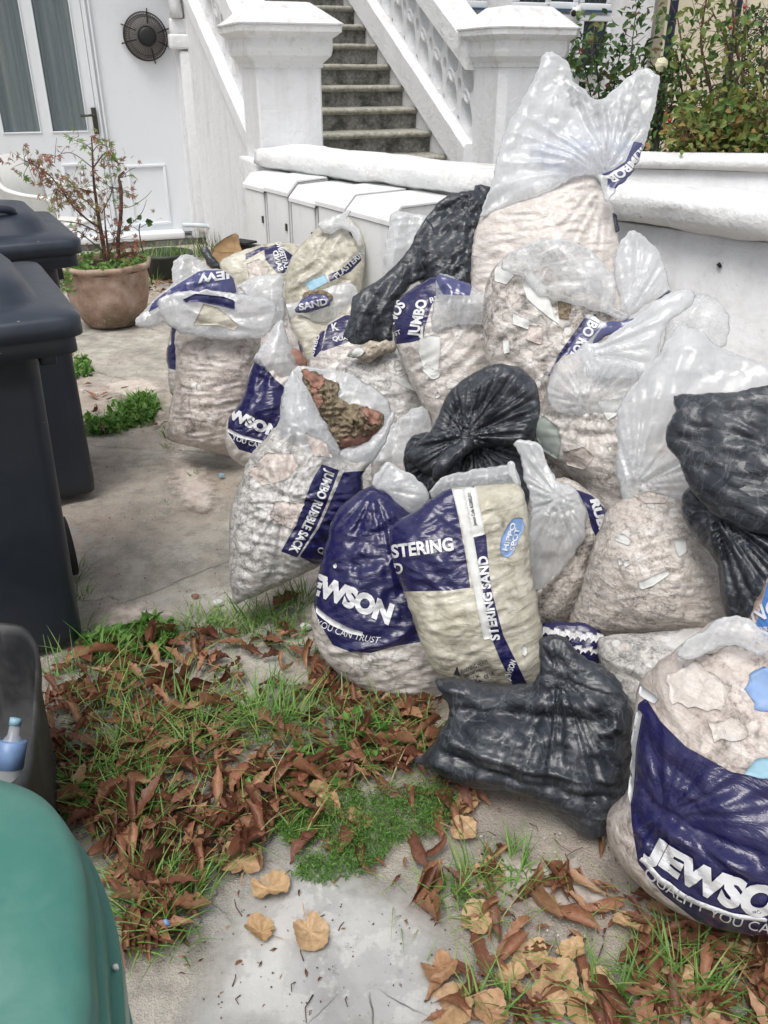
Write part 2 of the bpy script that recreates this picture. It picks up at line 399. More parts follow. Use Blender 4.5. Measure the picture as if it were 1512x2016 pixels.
# --- polythene sack: attributes prt (>0 printed navy), fil (>0 pressed against the rubble), object-space noise ---
def m_sack(name, c1=(.25, .215, .185), c2=(.5, .445, .4), c3=(.7, .67, .63), chunk=42., veil=.22, navy=(.014, .013, .075), film=(.86, .88, .9), op=(.3, .85), stain=None, smoothdust=.45, contrast=1.0):
    t = NT(name)
    prt = t.mapr(t.attr('prt'), -.0006, .0006); fil0 = t.attr('fil')
    fil = t.math('ADD', fil0, t.math('MULTIPLY', t.math('SUBTRACT', t.noise(9, 5), .5), .03))
    fil = t.mapr(fil, -.006, .012)
    wv = t.mix(.05, t.tc(), t('TexNoise', {'Vector': t.tc(), 'Scale': 18., 'Detail': 6., 'Roughness': .65}).outputs['Color'], 'ADD')
    g1 = t.noise(chunk*.55, 8, .72, .6); g2 = t.noise(chunk*2.2, 5, .7, .8)
    lo = .42-.07*(1-contrast); c = t.ramp(t.mix(.42, g1, g2), [(.39, tuple(x*.42 for x in c1)), (lo+.025, c1), (.5, c2), (.56, tuple((p+q)/2 for p, q in zip(c2, c3))), (.61, c3)])
    # scattered larger stones, each its own tone, seen only where a mask lets them show
    vo = t('TexVoronoi', {'Vector': wv, 'Scale': chunk*.75, 'Randomness': 1.}); vr = t('SeparateColor', {0: vo.outputs['Color']}); vg = vr.outputs[1]; vr = vr.outputs[0]
    ve = t('TexVoronoi', {'Vector': wv, 'Scale': chunk*.75}, feature='DISTANCE_TO_EDGE').outputs['Distance']
    stone = t.ramp(vr, [(0, c1), (.3, c2), (.75, c3), (.93, c3), (.97, (.72, .72, .7))])
    smask = t.math('MULTIPLY', t.mapr(vg, .5, .54), t.mapr(ve, .05, .14)); c = t.mix(t.math('MULTIPLY', smask, .8*contrast), c, t.mix(.35, stone, c))
    gap = t.math('MULTIPLY', t.mapr(vg, .42, .5), t.mapr(ve, 0, .09, .55*contrast, 0)); c = t.mix(gap, c, tuple(x*.5 for x in c1))
    vb = t('TexVoronoi', {'Vector': wv, 'Scale': chunk*.25, 'Randomness': 1.}); vb_ = t('SeparateColor', {0: vb.outputs['Color']}); vbe = t('TexVoronoi', {'Vector': wv, 'Scale': chunk*.25}, feature='DISTANCE_TO_EDGE').outputs['Distance']
    bigm = t.math('MULTIPLY', t.mapr(vb_.outputs[1], .82, .84), t.mapr(vbe, .08, .13)); c = t.mix(t.math('MULTIPLY', bigm, .75*contrast), c, t.mix(vb_.outputs[0], c2, c3))
    vk = t('TexVoronoi', {'Vector': t.mix(.01, t.tc(), t('TexNoise', {'Vector': t.tc(), 'Scale': 30.}).outputs['Color'], 'ADD'), 'Scale': 34.}); vkc = t('SeparateColor', {0: vk.outputs['Color']}); fm = t.math('MULTIPLY', t.mapr(vkc.outputs[2], .88, .885), t.mapr(vk.outputs['Distance'], .42, .38)); c = t.mix(t.math('MULTIPLY', fm, .85*contrast, True), c, t.mix(vkc.outputs[0], (.78, .78, .75), (.52, .42, .36)))
    dust = t.mapr(t.noise(5, 5, .65), .52-smoothdust*.22, .66-smoothdust*.22)   # where fine dust hides the stones
    dn = t.noise(90, 6, .65); dc = t.ramp(dn, [(.3, tuple(a*.78 for a in c2)), (.7, tuple(min(1, a*1.14) for a in c2))])
    c = t.mix(t.math('MULTIPLY', dust, min(1, smoothdust*1.6), True), c, dc)
    if stain: c = t.mix(t.mapr(t.noise(6, 5, .6), .5, .7, 0, .7), c, stain)
    # creases of the film
    cr = t.noise(7, 5, .55, .9, typ='RIDGED_MULTIFRACTAL', vec=t.scaled(1.6, 1.6, .7, (.2, .5, .4)))
    cr2 = t.noise(26, 5, .62, .5, vec=t.scaled(.4, .4, 1.5, (.15, .1, 0)))
    crm = t.mapr(cr, 1.05, 1.9); wr = t.mapr(cr2, .56, .68)
    crs = t.attr('crs')
    veilf = t.math('ADD', t.math('ADD', t.math('MULTIPLY', crm, .12), t.math('MULTIPLY', crs, .22)), t.math('ADD', t.math('MULTIPLY', wr, .16), veil*.5), True)
    c = t.mix(veilf, c, film)
    navyc = t.mix(t.mapr(t.noise(14, 7, .75), .52, .74, 0, .2), navy, (.17, .17, .26))
    scr = t.noise(60, 3, .6, vec=t.scaled(2, 2, .25, (.3, .5, .2))); navyc = t.mix(t.mapr(scr, .7, .74, 0, .3), navyc, (.5, .5, .55))
    body = t.mix(prt, c, navyc)
    b = t.b; t.set(b.inputs['Base Color'], body); t.set(b.inputs['Roughness'], t.mapr(prt, 0, 1, .4, .22))
    b.inputs['Coat Weight'].default_value = .3; b.inputs['Coat Roughness'].default_value = .2
    hb = t.math('ADD', t.math('MULTIPLY', cr2, 1.1), t.math('MULTIPLY', cr, .12))
    inner = t.math('MULTIPLY', t.math('SUBTRACT', 1.0, prt), t.math('ADD', t.math('MULTIPLY', g1, .5*contrast), t.math('MULTIPLY', smask, .12)))
    hb = t.math('ADD', hb, inner); fb = facet_h(t, 22., t.scaled(.7, .7, 1.4, (.2, .1, .3)), .2, .015); nb = t.bump(hb, .55, .012, t.bump(fb, .6, 1.0)); t.set(b.inputs['Normal'], nb)
    # free film
    vf = t('TexVoronoi', {'Vector': wv, 'Scale': 20.}, feature='F1').outputs['Distance']; fh = t.math('ADD', facet_h(t, 11., t.scaled(1, 1, .4, (.2, .4, .1)), .45, .07), facet_h(t, 34., t.scaled(1.2, 1.2, .5, (.3, .2, .5)), .4, .03)); nf = t.bump(t.math('MULTIPLY', cr2, .4), .4, .01, t.bump(fh, .75, 1.0))
    fd = t('BsdfDiffuse', {'Color': film, 'Normal': nf}); ft = t('BsdfTranslucent', {'Color': film, 'Normal': nf}); fg = t('BsdfGlossy', {'Color': (1, 1, 1), 'Roughness': .24, 'Normal': nf})
    lw = t('LayerWeight', {'Blend': .35, 'Normal': nf})
    navyf = t('BsdfDiffuse', {'Color': (.03, .035, .17)})
    m1 = t('MixShader', {0: .5}); t.l.new(fd.outputs[0], m1.inputs[1]); t.l.new(ft.outputs[0], m1.inputs[2])
    m1b = t('MixShader', {0: t.math('MULTIPLY', prt, .92)}); t.l.new(m1.outputs[0], m1b.inputs[1]); t.l.new(navyf.outputs[0], m1b.inputs[2])
    m2 = t('MixShader', {0: t.math('ADD', t.math('MULTIPLY', lw.outputs['Fresnel'], .5), .06, True)}); t.l.new(m1b.outputs[0], m2.inputs[1]); t.l.new(fg.outputs[0], m2.inputs[2])
    op_ = t.math('ADD', t.math('MULTIPLY', t.math('ADD', t.math('MULTIPLY', crm, .35), crs, True), (op[1]-op[0])*.8), t.math('MULTIPLY', lw.outputs['Facing'], .4))
    op_ = t.math('ADD', op_, t.math('MULTIPLY', t.mapr(t.noise(6, 4, .6), .35, .65), (op[1]-op[0])*.5))
    op_ = t.math('ADD', op_, op[0]-.04, True); op_ = t.math('MAXIMUM', op_, t.math('MULTIPLY', prt, .93))
    tr = t('BsdfTransparent'); m3 = t('MixShader', {0: op_}); t.l.new(tr.outputs[0], m3.inputs[1]); t.l.new(m2.outputs[0], m3.inputs[2])
    m4 = t('MixShader', {0: fil}); t.l.new(m3.outputs[0], m4.inputs[1]); t.l.new(b.outputs[0], m4.inputs[2]); t.l.new(m4.outputs[0], t.out.inputs[0])
    return t.m
M['sack'] = m_sack('dusty_rubble_sack')
M['sack_pink'] = m_sack('pinkish_plaster_sack', (.25, .195, .165), (.49, .415, .365), (.64, .58, .53), 34., .16, smoothdust=.4)
M['sack_pale'] = m_sack('pale_plaster_dust_sack', (.45, .39, .345), (.61, .55, .5), (.71, .67, .62), 60., .2, smoothdust=.75, contrast=.5)
M['sack_coarse'] = m_sack('coarse_broken_plaster_sack', (.14, .12, .1), (.42, .37, .325), (.68, .64, .59), 32., .13, smoothdust=.12)
M['sack_cream'] = m_sack('dirty_cream_sack', (.24, .21, .15), (.47, .44, .35), (.62, .6, .51), 9., .3, film=(.72, .71, .63), op=(.7, .95), smoothdust=.35, contrast=.5, stain=(.3, .25, .14))
M['sack_open'] = m_sack('grey_rubble_sack', (.17, .16, .145), (.42, .4, .37), (.66, .64, .61), 60., .22, smoothdust=.25)
M['film'] = m_sack('clear_polythene_film', veil=.3, op=(.34, .97), film=(.91, .935, .96))
M['film_thick'] = m_sack('milky_polythene_film', veil=.4, op=(.5, .98), film=(.91, .93, .945))
M['film_thin'] = m_sack('thin_clear_polythene', veil=.3, op=(.14, .85), film=(.91, .935, .955))
def m_black():
    t = NT('black_refuse_film'); n = t.noise(7, 6, .7); n3 = t.noise(30, 5, .7)
    c = t.mix(t.mapr(n, .45, .7, 0, .3), (.022, .027, .036), (.15, .165, .18))
    c = t.mix(t.mapr(n3, .62, .7, 0, .35), c, (.3, .29, .28))
    for k_, (s_, rt_) in enumerate(((9, (.4, .2, .6)), (16, (.1, .9, .2)), (30, (.7, .1, 1.2)))):
        rl = t.noise(s_, 3, .5, .5, vec=t.scaled(1, 1, .35, rt_)); ln = t.math('ABSOLUTE', t.math('SUBTRACT', rl, .5)); c = t.mix(t.mapr(ln, .0, .010, .3, 0), c, (.2, .215, .23))
    t.set(t.b.inputs['Base Color'], c); t.set(t.b.inputs['Roughness'], t.mapr(n3, .3, .7, .27, .48))
    t.b.inputs['Specular IOR Level'].default_value = .6
    vf = t('TexVoronoi', {'Vector': t.mix(.05, t.tc(), t('TexNoise', {'Vector': t.tc(), 'Scale': 9., 'Detail': 3.}).outputs['Color'], 'ADD'), 'Scale': 24.}, feature='F1'); cr = vf.outputs['Distance']; cr2 = t.noise(40, 5, .6, .6, vec=t.scaled(.3, .3, 1.1, (.4, .2, .5)))
    fh = t.math('ADD', facet_h(t, 13., t.scaled(1, 1, .45, (.5, .3, .2)), .5, .09), facet_h(t, 40., t.scaled(.6, .6, 1.4, (.2, .6, .1)), .45, .04))
    t.set(t.b.inputs['Normal'], t.bump(t.math('MULTIPLY', cr2, .5), .5, .01, t.bump(fh, .8, 1.0))); return t.m
M['black'] = m_black()
M['sack_fine'] = m_sack('fine_beige_rubble_sack', (.28, .235, .2), (.5, .44, .39), (.64, .59, .54), 75., .12, smoothdust=.4)
M['navyprint'] = simple('navy_printed_film', (.02, .02, .09), .35, .3, 14)
def m_glazed():
    return simple('grey_green_tile', (.36, .4, .37), .4, .08, 12)
M['glazedtile'] = m_glazed()
M['mortarpale'] = simple('pale_plaster_lumps', (.5, .44, .36), .9, .4, 40, .9, 80)
def m_blueveil():
    t = NT('pale_blue_inner_print'); c = (.3, .42, .78)
    t.set(t.b.inputs['Base Color'], c); t.b.inputs['Alpha'].default_value = .4; return t.m
M['blueveil'] = m_blueveil()
# ---------------- inflated sacks: a traced outline gets its distance, real size and thickness ----------------
def seg_dist(P, poly, closed=True):
    P = np.asarray(P); poly = np.asarray(poly, float); n = len(poly); d = np.full(len(P), 1e9)
    for i in range(n if closed else n-1):
        a = poly[i]; b = poly[(i+1) % n]; ab = b-a; L = max(ab@ab, 1e-12)
        t = np.clip(((P-a)@ab)/L, 0, 1); q = P-(a+t[:, None]*ab); d = np.minimum(d, np.sqrt((q*q).sum(1)))
    return d
def inside(P, poly):
    P = np.asarray(P); poly = np.asarray(poly, float); r = np.zeros(len(P), bool); n = len(poly)
    for i in range(n):
        a = poly[i]; b = poly[(i+1) % n]
        c = ((a[1] > P[:, 1]) != (b[1] > P[:, 1]))
        with np.errstate(divide='ignore', invalid='ignore'):
            xx = (b[0]-a[0])*(P[:, 1]-a[1])/(b[1]-a[1]+1e-15)+a[0]
        r ^= c & (P[:, 0] < xx)
    return r
def sdf(P, poly): d = seg_dist(P, poly); return np.where(inside(P, poly), d, -d)
def resample(poly, sp):
    out = []; n = len(poly)
    P = np.vstack([poly, poly[:1]]); L = np.r_[0, np.cumsum(np.linalg.norm(np.diff(P, axis=0), axis=1))]
    m = max(8, int(L[-1]/sp)); s = np.linspace(0, L[-1], m, endpoint=False)
    return np.c_[np.interp(s, L, P[:, 0]), np.interp(s, L, P[:, 1])]
class Plane:
    """plane through a pixel at forward distance t, turned to the camera, leaning back by lean radians"""
    def __init__(s, px, py, t=None, z=None, lean=.42, yaw=0.0):
        s.P = at_t(px, py, t) if t is not None else at_z(px, py, z)
        h = np.array([-s.P[0], -s.P[1], 0.]); h /= np.linalg.norm(h)
        cy, sy = math.cos(yaw), math.sin(yaw); h = np.array([h[0]*cy-h[1]*sy, h[0]*sy+h[1]*cy, 0])
        s.n = h*math.cos(lean)+np.array([0, 0, math.sin(lean)])
        s.u = np.cross([0, 0, 1.], s.n); s.u /= np.linalg.norm(s.u); s.v = np.cross(s.n, s.u)
    def shifted(s, off):
        q = object.__new__(Plane); q.__dict__.update(s.__dict__); q.P = s.P+s.n*off; return q
    def uv(s, px, py):
        w_ = at_plane(px, py, s.P, s.n)-s.P; return np.array([w_@s.u, w_@s.v])
    def world(s, uv, h=0):
        uv = np.asarray(uv); h = np.asarray(h)
        return s.P+uv[:, :1]*s.u+uv[:, 1:2]*s.v+(h[:, None] if h.ndim else h)*s.n
def proj(W):
    q = np.asarray(W)-O; dep = q[:, 1]*cp-q[:, 2]*sp_; return np.c_[CX+F*q[:, 0]/dep, CY-F*(q[:, 1]*sp_+q[:, 2]*cp)/dep], dep
def ridge(U, V, amp, scale, ang=0, stretch=1., seed=0, warp=.35):
    ca, sa = math.cos(ang), math.sin(ang); x = (U*ca+V*sa)*scale/stretch; y = (-U*sa+V*ca)*scale
    wx = perlin(x*.6+3, y*.6, seed+40)*warp; wy = perlin(x*.6, y*.6+8, seed+41)*warp
    n = perlin(x+wx, y+wy, seed); return amp*(1-2.4*np.abs(n))
def plin(x, y, seed=0):
    """piecewise linear noise on a warped triangle lattice: flat facets that meet in straight creases"""
    k = .5*(math.sqrt(3)-1); u = x+(x+y)*k; v = y+(x+y)*k; i = np.floor(u).astype(int); j = np.floor(v).astype(int); a = u-i; b = v-j
    hsh = lambda p, q: _ga[_perm[_perm[(p+seed*13) & 255]+((q+seed*7) & 255)]]/np.pi-1
    h00, h11 = hsh(i, j), hsh(i+1, j+1); up = a > b
    h10 = np.where(up, hsh(i+1, j), hsh(i, j+1)); big = np.where(up, a, b); sm = np.where(up, b, a)
    return h00*(1-big)+h10*(big-sm)+h11*sm
def facet(U, V, amp, scale, ang=0, stretch=1., seed=0, warp=.5):
    ca, sa = math.cos(ang), math.sin(ang); x = (U*ca+V*sa)*scale/stretch; y = (-U*sa+V*ca)*scale
    return amp*plin(x+warp*perlin(x*.45, y*.45, seed+20), y+warp*perlin(x*.45+7, y*.45, seed+21), seed)
def cdt(outer, inner, eps=1e-6):
    vs = [Vector(p) for p in outer]+[Vector(p) for p in inner]; n = len(outer)
    r = delaunay_2d_cdt(vs, [], [list(range(n))], 1, eps)
    V = np.array([[a.x, a.y] for a in r[0]]); T = [tuple(f) for f in r[2]]
    good = []
    for a, b, c in T:
        ar = (V[b][0]-V[a][0])*(V[c][1]-V[a][1])-(V[b][1]-V[a][1])*(V[c][0]-V[a][0])
        if abs(ar) < 1e-12: continue
        good.append((a, b, c) if ar > 0 else (a, c, b))
    return V, good
class Piece:
    def __init__(s, root, name, px, plane, mat, D=.1, off=0., folds=(), prints=(), fill=None, sp=.0075, back=.6, smooth=4, jit=.0015, sag=.25, rim=.0, power=.5, zmin=.004, seed=None):
        film_ = 'polythene_film' in mat.name or 'thin_clear' in mat.name
        if film_: D *= .5; power = .4; smooth = min(smooth, 2); jit *= 1.8; sp = min(sp, .0058)
        if mat.name == 'black_refuse_film': D *= .8; power = .4; sp = min(sp, .0048); folds = list(folds)+[('f', .014, 12, 1.7, 3, 33)]; smooth = min(smooth, 2)
        s.pl = pl = plane.shifted(off); s.root = root; s.zmin = zmin
        seed = seed if seed is not None else (len(bpy.data.meshes)*7) % 97
        poly = np.array([pl.uv(*p) for p in px])
        if smooth: poly = catmull(poly, smooth, True)
        poly = resample(poly, sp)
        cen = poly.mean(0); k = 1+0*poly[:, 0]
        nn = perlin(poly[:, 0]*28, poly[:, 1]*28, seed)*jit*2+perlin(poly[:, 0]*70, poly[:, 1]*70, seed+1)*jit
        dirs = np.roll(poly, -1, 0)-np.roll(poly, 1, 0); nr = np.c_[dirs[:, 1], -dirs[:, 0]]; nr /= np.linalg.norm(nr, axis=1)[:, None]+1e-9
        poly = poly+nr*nn[:, None]; s.poly = poly
        lo, hi = poly.min(0)-.01, poly.max(0)+.01; ext = hi-lo; s.lo = lo
        g = s.g = max(ext)/110.; nx, ny = int(ext[0]/g)+2, int(ext[1]/g)+2
        gu = lo[0]+np.arange(nx)*g; gv = lo[1]+np.arange(ny)*g; U, V = np.meshgrid(gu, gv); s.shape = U.shape
        Pg = np.c_[U.ravel(), V.ravel()]; ins = inside(Pg, poly).reshape(U.shape); ds = seg_dist(Pg, poly).reshape(U.shape)
        phi = np.where(ins, ds*.1, 0.)
        for _ in range(700):
            q = phi.copy()
            q[1:-1, 1:-1] = .25*(phi[2:, 1:-1]+phi[:-2, 1:-1]+phi[1:-1, 2:]+phi[1:-1, :-2]+g*g)
            phi = np.where(ins, q, 0.)
        ph = phi/phi.max(); s.ph = ph
        vn = (V-lo[1])/ext[1]
        base = ph**power*D*(1+sag*(.5-vn)*2)
        fade = np.clip(ds/.05, 0, 1)**.7*ins
        f = np.zeros_like(U)
        if film_: folds = list(folds)+[('f', .004, 40, .2, 3., 22)]
        for fo in folds:
            k = fo[0]
            if k == 'r': f += ridge(U, V, *fo[1:])
            elif k == 'f': f += facet(U, V, *fo[1:])
            elif k == 'l': f += fo[1]*fbm(U*fo[2], V*fo[2], 3, seed+5)
            elif k == 'b': f += fo[1]*(2*np.abs(perlin(U*fo[2]+perlin(U*9, V*9, 3)*.3, V*fo[2], seed+9))-.5)
            elif k == 'g':      # pleats gathered towards a pixel
                c = pl.uv(fo[2], fo[3]); du, dv = U-c[0], V-c[1]; r = np.hypot(du, dv); th = np.arctan2(dv, du)
                pn = perlin(np.cos(th)*fo[4]+2.3+r*1.5, np.sin(th)*fo[4]+r*1.1, seed+3)
                f += fo[1]*(1-2.6*np.abs(pn))*np.exp(-r/fo[5])*np.clip(r/.03, 0, 1)
            elif k == 'c':      # a cinch or dent: negative or positive bump round a pixel
                c = pl.uv(fo[2], fo[3]); f += fo[1]*np.exp(-((U-c[0])**2+(V-c[1])**2)/fo[4]**2)
            elif k == 'cl':     # crease along a line between two pixels
                a = pl.uv(fo[2], fo[3]); b = pl.uv(fo[4], fo[5]); dd = seg_dist(Pg, [a, b], False).reshape(U.shape); f += fo[1]*np.exp(-(dd/fo[6])**2)
        lp = np.zeros_like(f); lp[1:-1, 1:-1] = f[2:, 1:-1]+f[:-2, 1:-1]+f[1:-1, 2:]+f[1:-1, :-2]-4*f[1:-1, 1:-1]
        lp = np.maximum(-lp, np.abs(lp)*.45); s.cg = np.clip((lp/(np.percentile(lp[ins], 96)+1e-9)-.15)/.85, 0, 1) if ins.any() else lp
        s.hf = base+f*fade; s.hb = -(ph**power*D*back)+f*fade*.35-.0015*ins
        if rim: s.hf += rim*np.exp(-(ds/.012)**2)*ins
        # mesh
        dx = sp; gx = np.arange(lo[0], hi[0], dx); gy = np.arange(lo[1], hi[1], dx*.87)
        pts = np.array([(a+(dx*.5 if j % 2 else 0), b) for j, b in enumerate(gy) for a in gx]); pts += rng.uniform(-.12, .12, pts.shape)*dx
        keep = inside(pts, poly); pts = pts[keep]; pts = pts[seg_dist(pts, poly) > dx*.55]
        V2, T = cdt(poly, pts); nV = len(V2)
        onb = seg_dist(V2, poly) < 1e-5
        bi = {}; back_idx = np.arange(nV)
        cnt = nV
        for i in range(nV):
            if not onb[i]: back_idx[i] = cnt; cnt += 1
        F_ = pl.world(V2, np.where(onb, 0, s.samp(s.hf, V2))); Bk = pl.world(V2[~onb], s.samp(s.hb, V2[~onb]))
        vs = np.vstack([F_, Bk]); vs[:, 2] = np.maximum(vs[:, 2], zmin)
        fs = [t_ for t_ in T]+[(back_idx[a], back_idx[c], back_idx[b]) for a, b, c in T if not (onb[a] and onb[b] and onb[c])]
        o = s.o = mesh(name, vs, fs, mat, root)
        allV = np.vstack([V2, V2[~onb]])
        pr = np.full(len(allV), -1.)
        PX, dep = proj(vs)
        for pp in prints: pr = np.maximum(pr, sdf(PX, pp)*dep/F)
        if fill is None: fl = np.full(len(allV), 1.)
        elif fill is False: fl = np.full(len(allV), -1.)
        else: fl = sdf(PX, fill)*dep/F
        nv = len(o.data.vertices)
        if nv == len(allV):
            a = o.data.attributes.new('prt', 'FLOAT', 'POINT'); a.data.foreach_set('value', pr.astype(np.float32))
            a = o.data.attributes.new('fil', 'FLOAT', 'POINT'); a.data.foreach_set('value', fl.astype(np.float32))
            cv = s.samp(s.cg, allV)
            if film_: cv = np.maximum(cv, np.exp(-(seg_dist(allV, poly)/.0045)**2))
            a = o.data.attributes.new('crs', 'FLOAT', 'POINT'); a.data.foreach_set('value', cv.astype(np.float32))
    def samp(s, Hh, uv):
        x = np.clip((uv[:, 0]-s.lo[0])/s.g, 0, s.shape[1]-1.001); y = np.clip((uv[:, 1]-s.lo[1])/s.g, 0, s.shape[0]-1.001)
        i = x.astype(int); j = y.astype(int); fx = x-i; fy = y-j
        return Hh[j, i]*(1-fx)*(1-fy)+Hh[j, i+1]*fx*(1-fy)+Hh[j+1, i]*(1-fx)*fy+Hh[j+1, i+1]*fx*fy
    def px2uv(s, P):
        P = np.asarray(P, float); D_ = np.c_[(P[:, 0]-CX)/F, cp-(P[:, 1]-CY)/F*sp_, -sp_-(P[:, 1]-CY)/F*cp]; h = np.zeros(len(P)); dn = D_@s.pl.n; b0 = (s.pl.P-O)@s.pl.n
        for _ in range(5):
            W = D_*((b0+h)/dn)[:, None]+O-s.pl.P; uv = np.c_[W@s.pl.u, W@s.pl.v]; h = .5*h+.5*s.samp(s.hf, uv)
        return uv
    def surf(s, uv, off):
        w_ = s.pl.world(uv, s.samp(s.hf, uv)+off); w_[:, 2] = np.maximum(w_[:, 2], s.zmin+off); return w_
    def decal(s, name, px, mat, off=.0035, thick=.002, sp=.008, jag=.0):
        poly = s.px2uv(px)
        poly = resample(poly, sp)
        if jag: poly = poly+np.c_[perlin(poly[:, 0]*60, poly[:, 1]*60, 3), perlin(poly[:, 0]*60, poly[:, 1]*60, 4)]*jag*4
        if len(poly) < 3: return
        lo, hi = poly.min(0), poly.max(0)
        gx = np.arange(lo[0], hi[0], sp); gy = np.arange(lo[1], hi[1], sp)
        pts = np.array([(a, b) for a in gx for b in gy]); pts = pts[inside(pts, poly)] if len(pts) else pts
        if len(pts): pts = pts[seg_dist(pts, poly) > sp*.5]
        V2, T = cdt(poly, pts); n = len(V2); vs = np.vstack([s.surf(V2, off), s.surf(V2, off-thick)])
        fs = list(T)+[(c+n, b+n, a+n) for a, b, c in T]
        m = len(poly); fs += [((i+1) % m, i, i+n, (i+1) % m+n) for i in range(m)] if n >= m else []
        o = mesh(name, vs, fs, mat, s.root)
        if 'sack' in mat.name:
            for nm, v_ in (('prt', -1.), ('fil', 1.)):
                a = o.data.attributes.new(nm, 'FLOAT', 'POINT'); a.data.foreach_set('value', np.full(len(o.data.vertices), v_, np.float32))
        return o
    def text(s, name, string, p0, p1, hpx, mat, bend=0., weight=.02, shear=0., off=.0042, hpx1=None, up=None, clip=None, sx=(0., 1.)):
        """lettering laid on the sack: baseline from pixel p0 to p1 (the part sx of it), cap height hpx px"""
        V, T = glyphs(string, weight, shear)
        p0 = np.array(p0, float); p1 = np.array(p1, float); d = p1-p0; L = np.linalg.norm(d); dn = d/L; upv = np.array([dn[1], -dn[0]]) if up is None else np.array(up, float)/np.linalg.norm(up)
        nrm = np.array([dn[1], -dn[0]])
        x = V[:, 0]; y = V[:, 1]; hh = hpx+(0 if hpx1 is None else (hpx1-hpx))*x
        P = p0+x[:, None]*d+upv*(y*hh)[:, None]-nrm*(bend*4*x*(1-x))[:, None]
        uv = s.px2uv(P); ok = inside(uv, s.poly)
        if clip is not None: ok &= inside(P, np.array(clip, float))
        T = [t_ for t_ in T if ok[t_[0]] and ok[t_[1]] and ok[t_[2]]]
        if not T: return
        used = sorted(set(i for t_ in T for i in t_)); mp = {a: i for i, a in enumerate(used)}
        vs = s.surf(uv[used], off); T = [tuple(mp[i] for i in t_) for t_ in T]
        return mesh(name, vs, T, mat, s.root, smooth=False)
_gl = {}
def glyphs(string, weight, shear):
    key = (string, weight, shear)
    if key in _gl: return _gl[key]
    cu = bpy.data.curves.new('lettering', 'FONT'); cu.body = string; cu.offset = weight; cu.shear = shear; cu.resolution_u = 4; cu.fill_mode = 'FRONT' if False else 'BOTH'
    ob = bpy.data.objects.new('lettering', cu); C.objects.link(ob); bpy.context.view_layer.update()
    me = bpy.data.meshes.new_from_object(ob.evaluated_get(bpy.context.evaluated_depsgraph_get()))
    bm = bmesh.new(); bm.from_mesh(me); 
    bmesh.ops.triangulate(bm, faces=bm.faces[:])
    mn = Vector((min(v.co.x for v in bm.verts), min(v.co.y for v in bm.verts))); mx = Vector((max(v.co.x for v in bm.verts), max(v.co.y for v in bm.verts)))
    for _ in range(3):
        es = [e for e in bm.edges if e.calc_length() > .16]
        if es: bmesh.ops.subdivide_edges(bm, edges=es, cuts=1); bmesh.ops.triangulate(bm, faces=bm.faces[:])
    bm.verts.index_update(); cap = .7+2*weight
    V = np.array([((v.co.x-mn.x)/(mx.x-mn.x), (v.co.y+weight)/cap) for v in bm.verts]); T = [tuple(v.index for v in f.verts) for f in bm.faces]
    T2 = []
    for a, b, c in T:
        ar = (V[b][0]-V[a][0])*(V[c][1]-V[a][1])-(V[b][1]-V[a][1])*(V[c][0]-V[a][0]); T2.append((a, b, c) if ar > 0 else (a, c, b))
    bm.free(); bpy.data.objects.remove(ob); bpy.data.curves.remove(cu); bpy.data.meshes.remove(me)
    _gl[key] = (V, T2); return V, T2
def sack_root(name, plane, label, cat, group=None, bottom=None):
    P = plane.P.copy()
    if bottom is not None: P = at_plane(bottom[0], bottom[1], plane.P, plane.n)
    P[2] = max(P[2], 0); return empty(name, P, label, cat, group)
FOLD_FULL = [('l', .010, 7), ('r', .0035, 38, .1, 5., 3, .2), ('r', .002, 70, .1, 4, 13, .2), ('f', .012, 8, .2, 2, 4)]
FOLD_FILM = [('f', .04, 4.5, 1.1, 2.4, 5), ('f', .016, 12, 1.35, 4., 9), ('r', .005, 14, 1.2, 5., 11, .3), ('f', .006, 26, .3, 3., 11)]
FOLD_BLACK = [('f', .034, 7, .5, 2.2, 2), ('f', .018, 16, -.3, 2.4, 6), ('f', .009, 34, .9, 2., 8), ('r', .004, 30, .6, 5, 7, .3)]
# ---------------- ground ----------------
def ground():
    xs = np.concatenate([np.linspace(-40, -3, 10), np.arange(-2.9, 3, .04), np.linspace(3.1, 40, 10)])
    ys = np.concatenate([np.linspace(-30, -.3, 6), np.arange(-.2, 8.8, .05), np.linspace(9, 60, 10)])
    X, Y = np.meshgrid(xs, ys); Z = .008*fbm(X*.9, Y*.9, 4, 2)+.003*fbm(X*7, Y*7, 3, 5)-.012
    near = np.exp(-((np.clip(np.abs(X)-3, 0, 9))**2)); Z = Z*near-.0*(1-near)
    n, m = X.shape; vs = np.c_[X.ravel(), Y.ravel(), Z.ravel()]
    fs = [(i*m+j, i*m+j+1, (i+1)*m+j+1, (i+1)*m+j) for i in range(n-1) for j in range(m-1)]
    return struct(mesh('ground', vs, fs, M['ground']))
ground()
def patch(name, px, mat, z=.004, jag=.01, sp=.03, edge=None):
    P = np.array([at_z(*p)[:2] for p in px]); P = resample(catmull(P, 4, True), sp); P = P+np.c_[perlin(P[:, 0]*12, P[:, 1]*12, 3), perlin(P[:, 0]*12, P[:, 1]*12, 4)]*jag
    lo, hi = P.min(0), P.max(0); g = np.array([(a, b) for a in np.arange(lo[0], hi[0], sp) for b in np.arange(lo[1], hi[1], sp)]); g = g[inside(g, P)]; g = g[seg_dist(g, P) > sp*.4]
    V, T = cdt(P, g); Z = z+.002*fbm(V[:, 0]*5, V[:, 1]*5, 3, 7)
    o = struct(mesh(name, np.c_[V, Z], T, mat))
    a = o.data.attributes.new('edge', 'FLOAT', 'POINT'); a.data.foreach_set('value', np.clip(seg_dist(V, P)/.18, 0, 1).astype(np.float32))
    return o
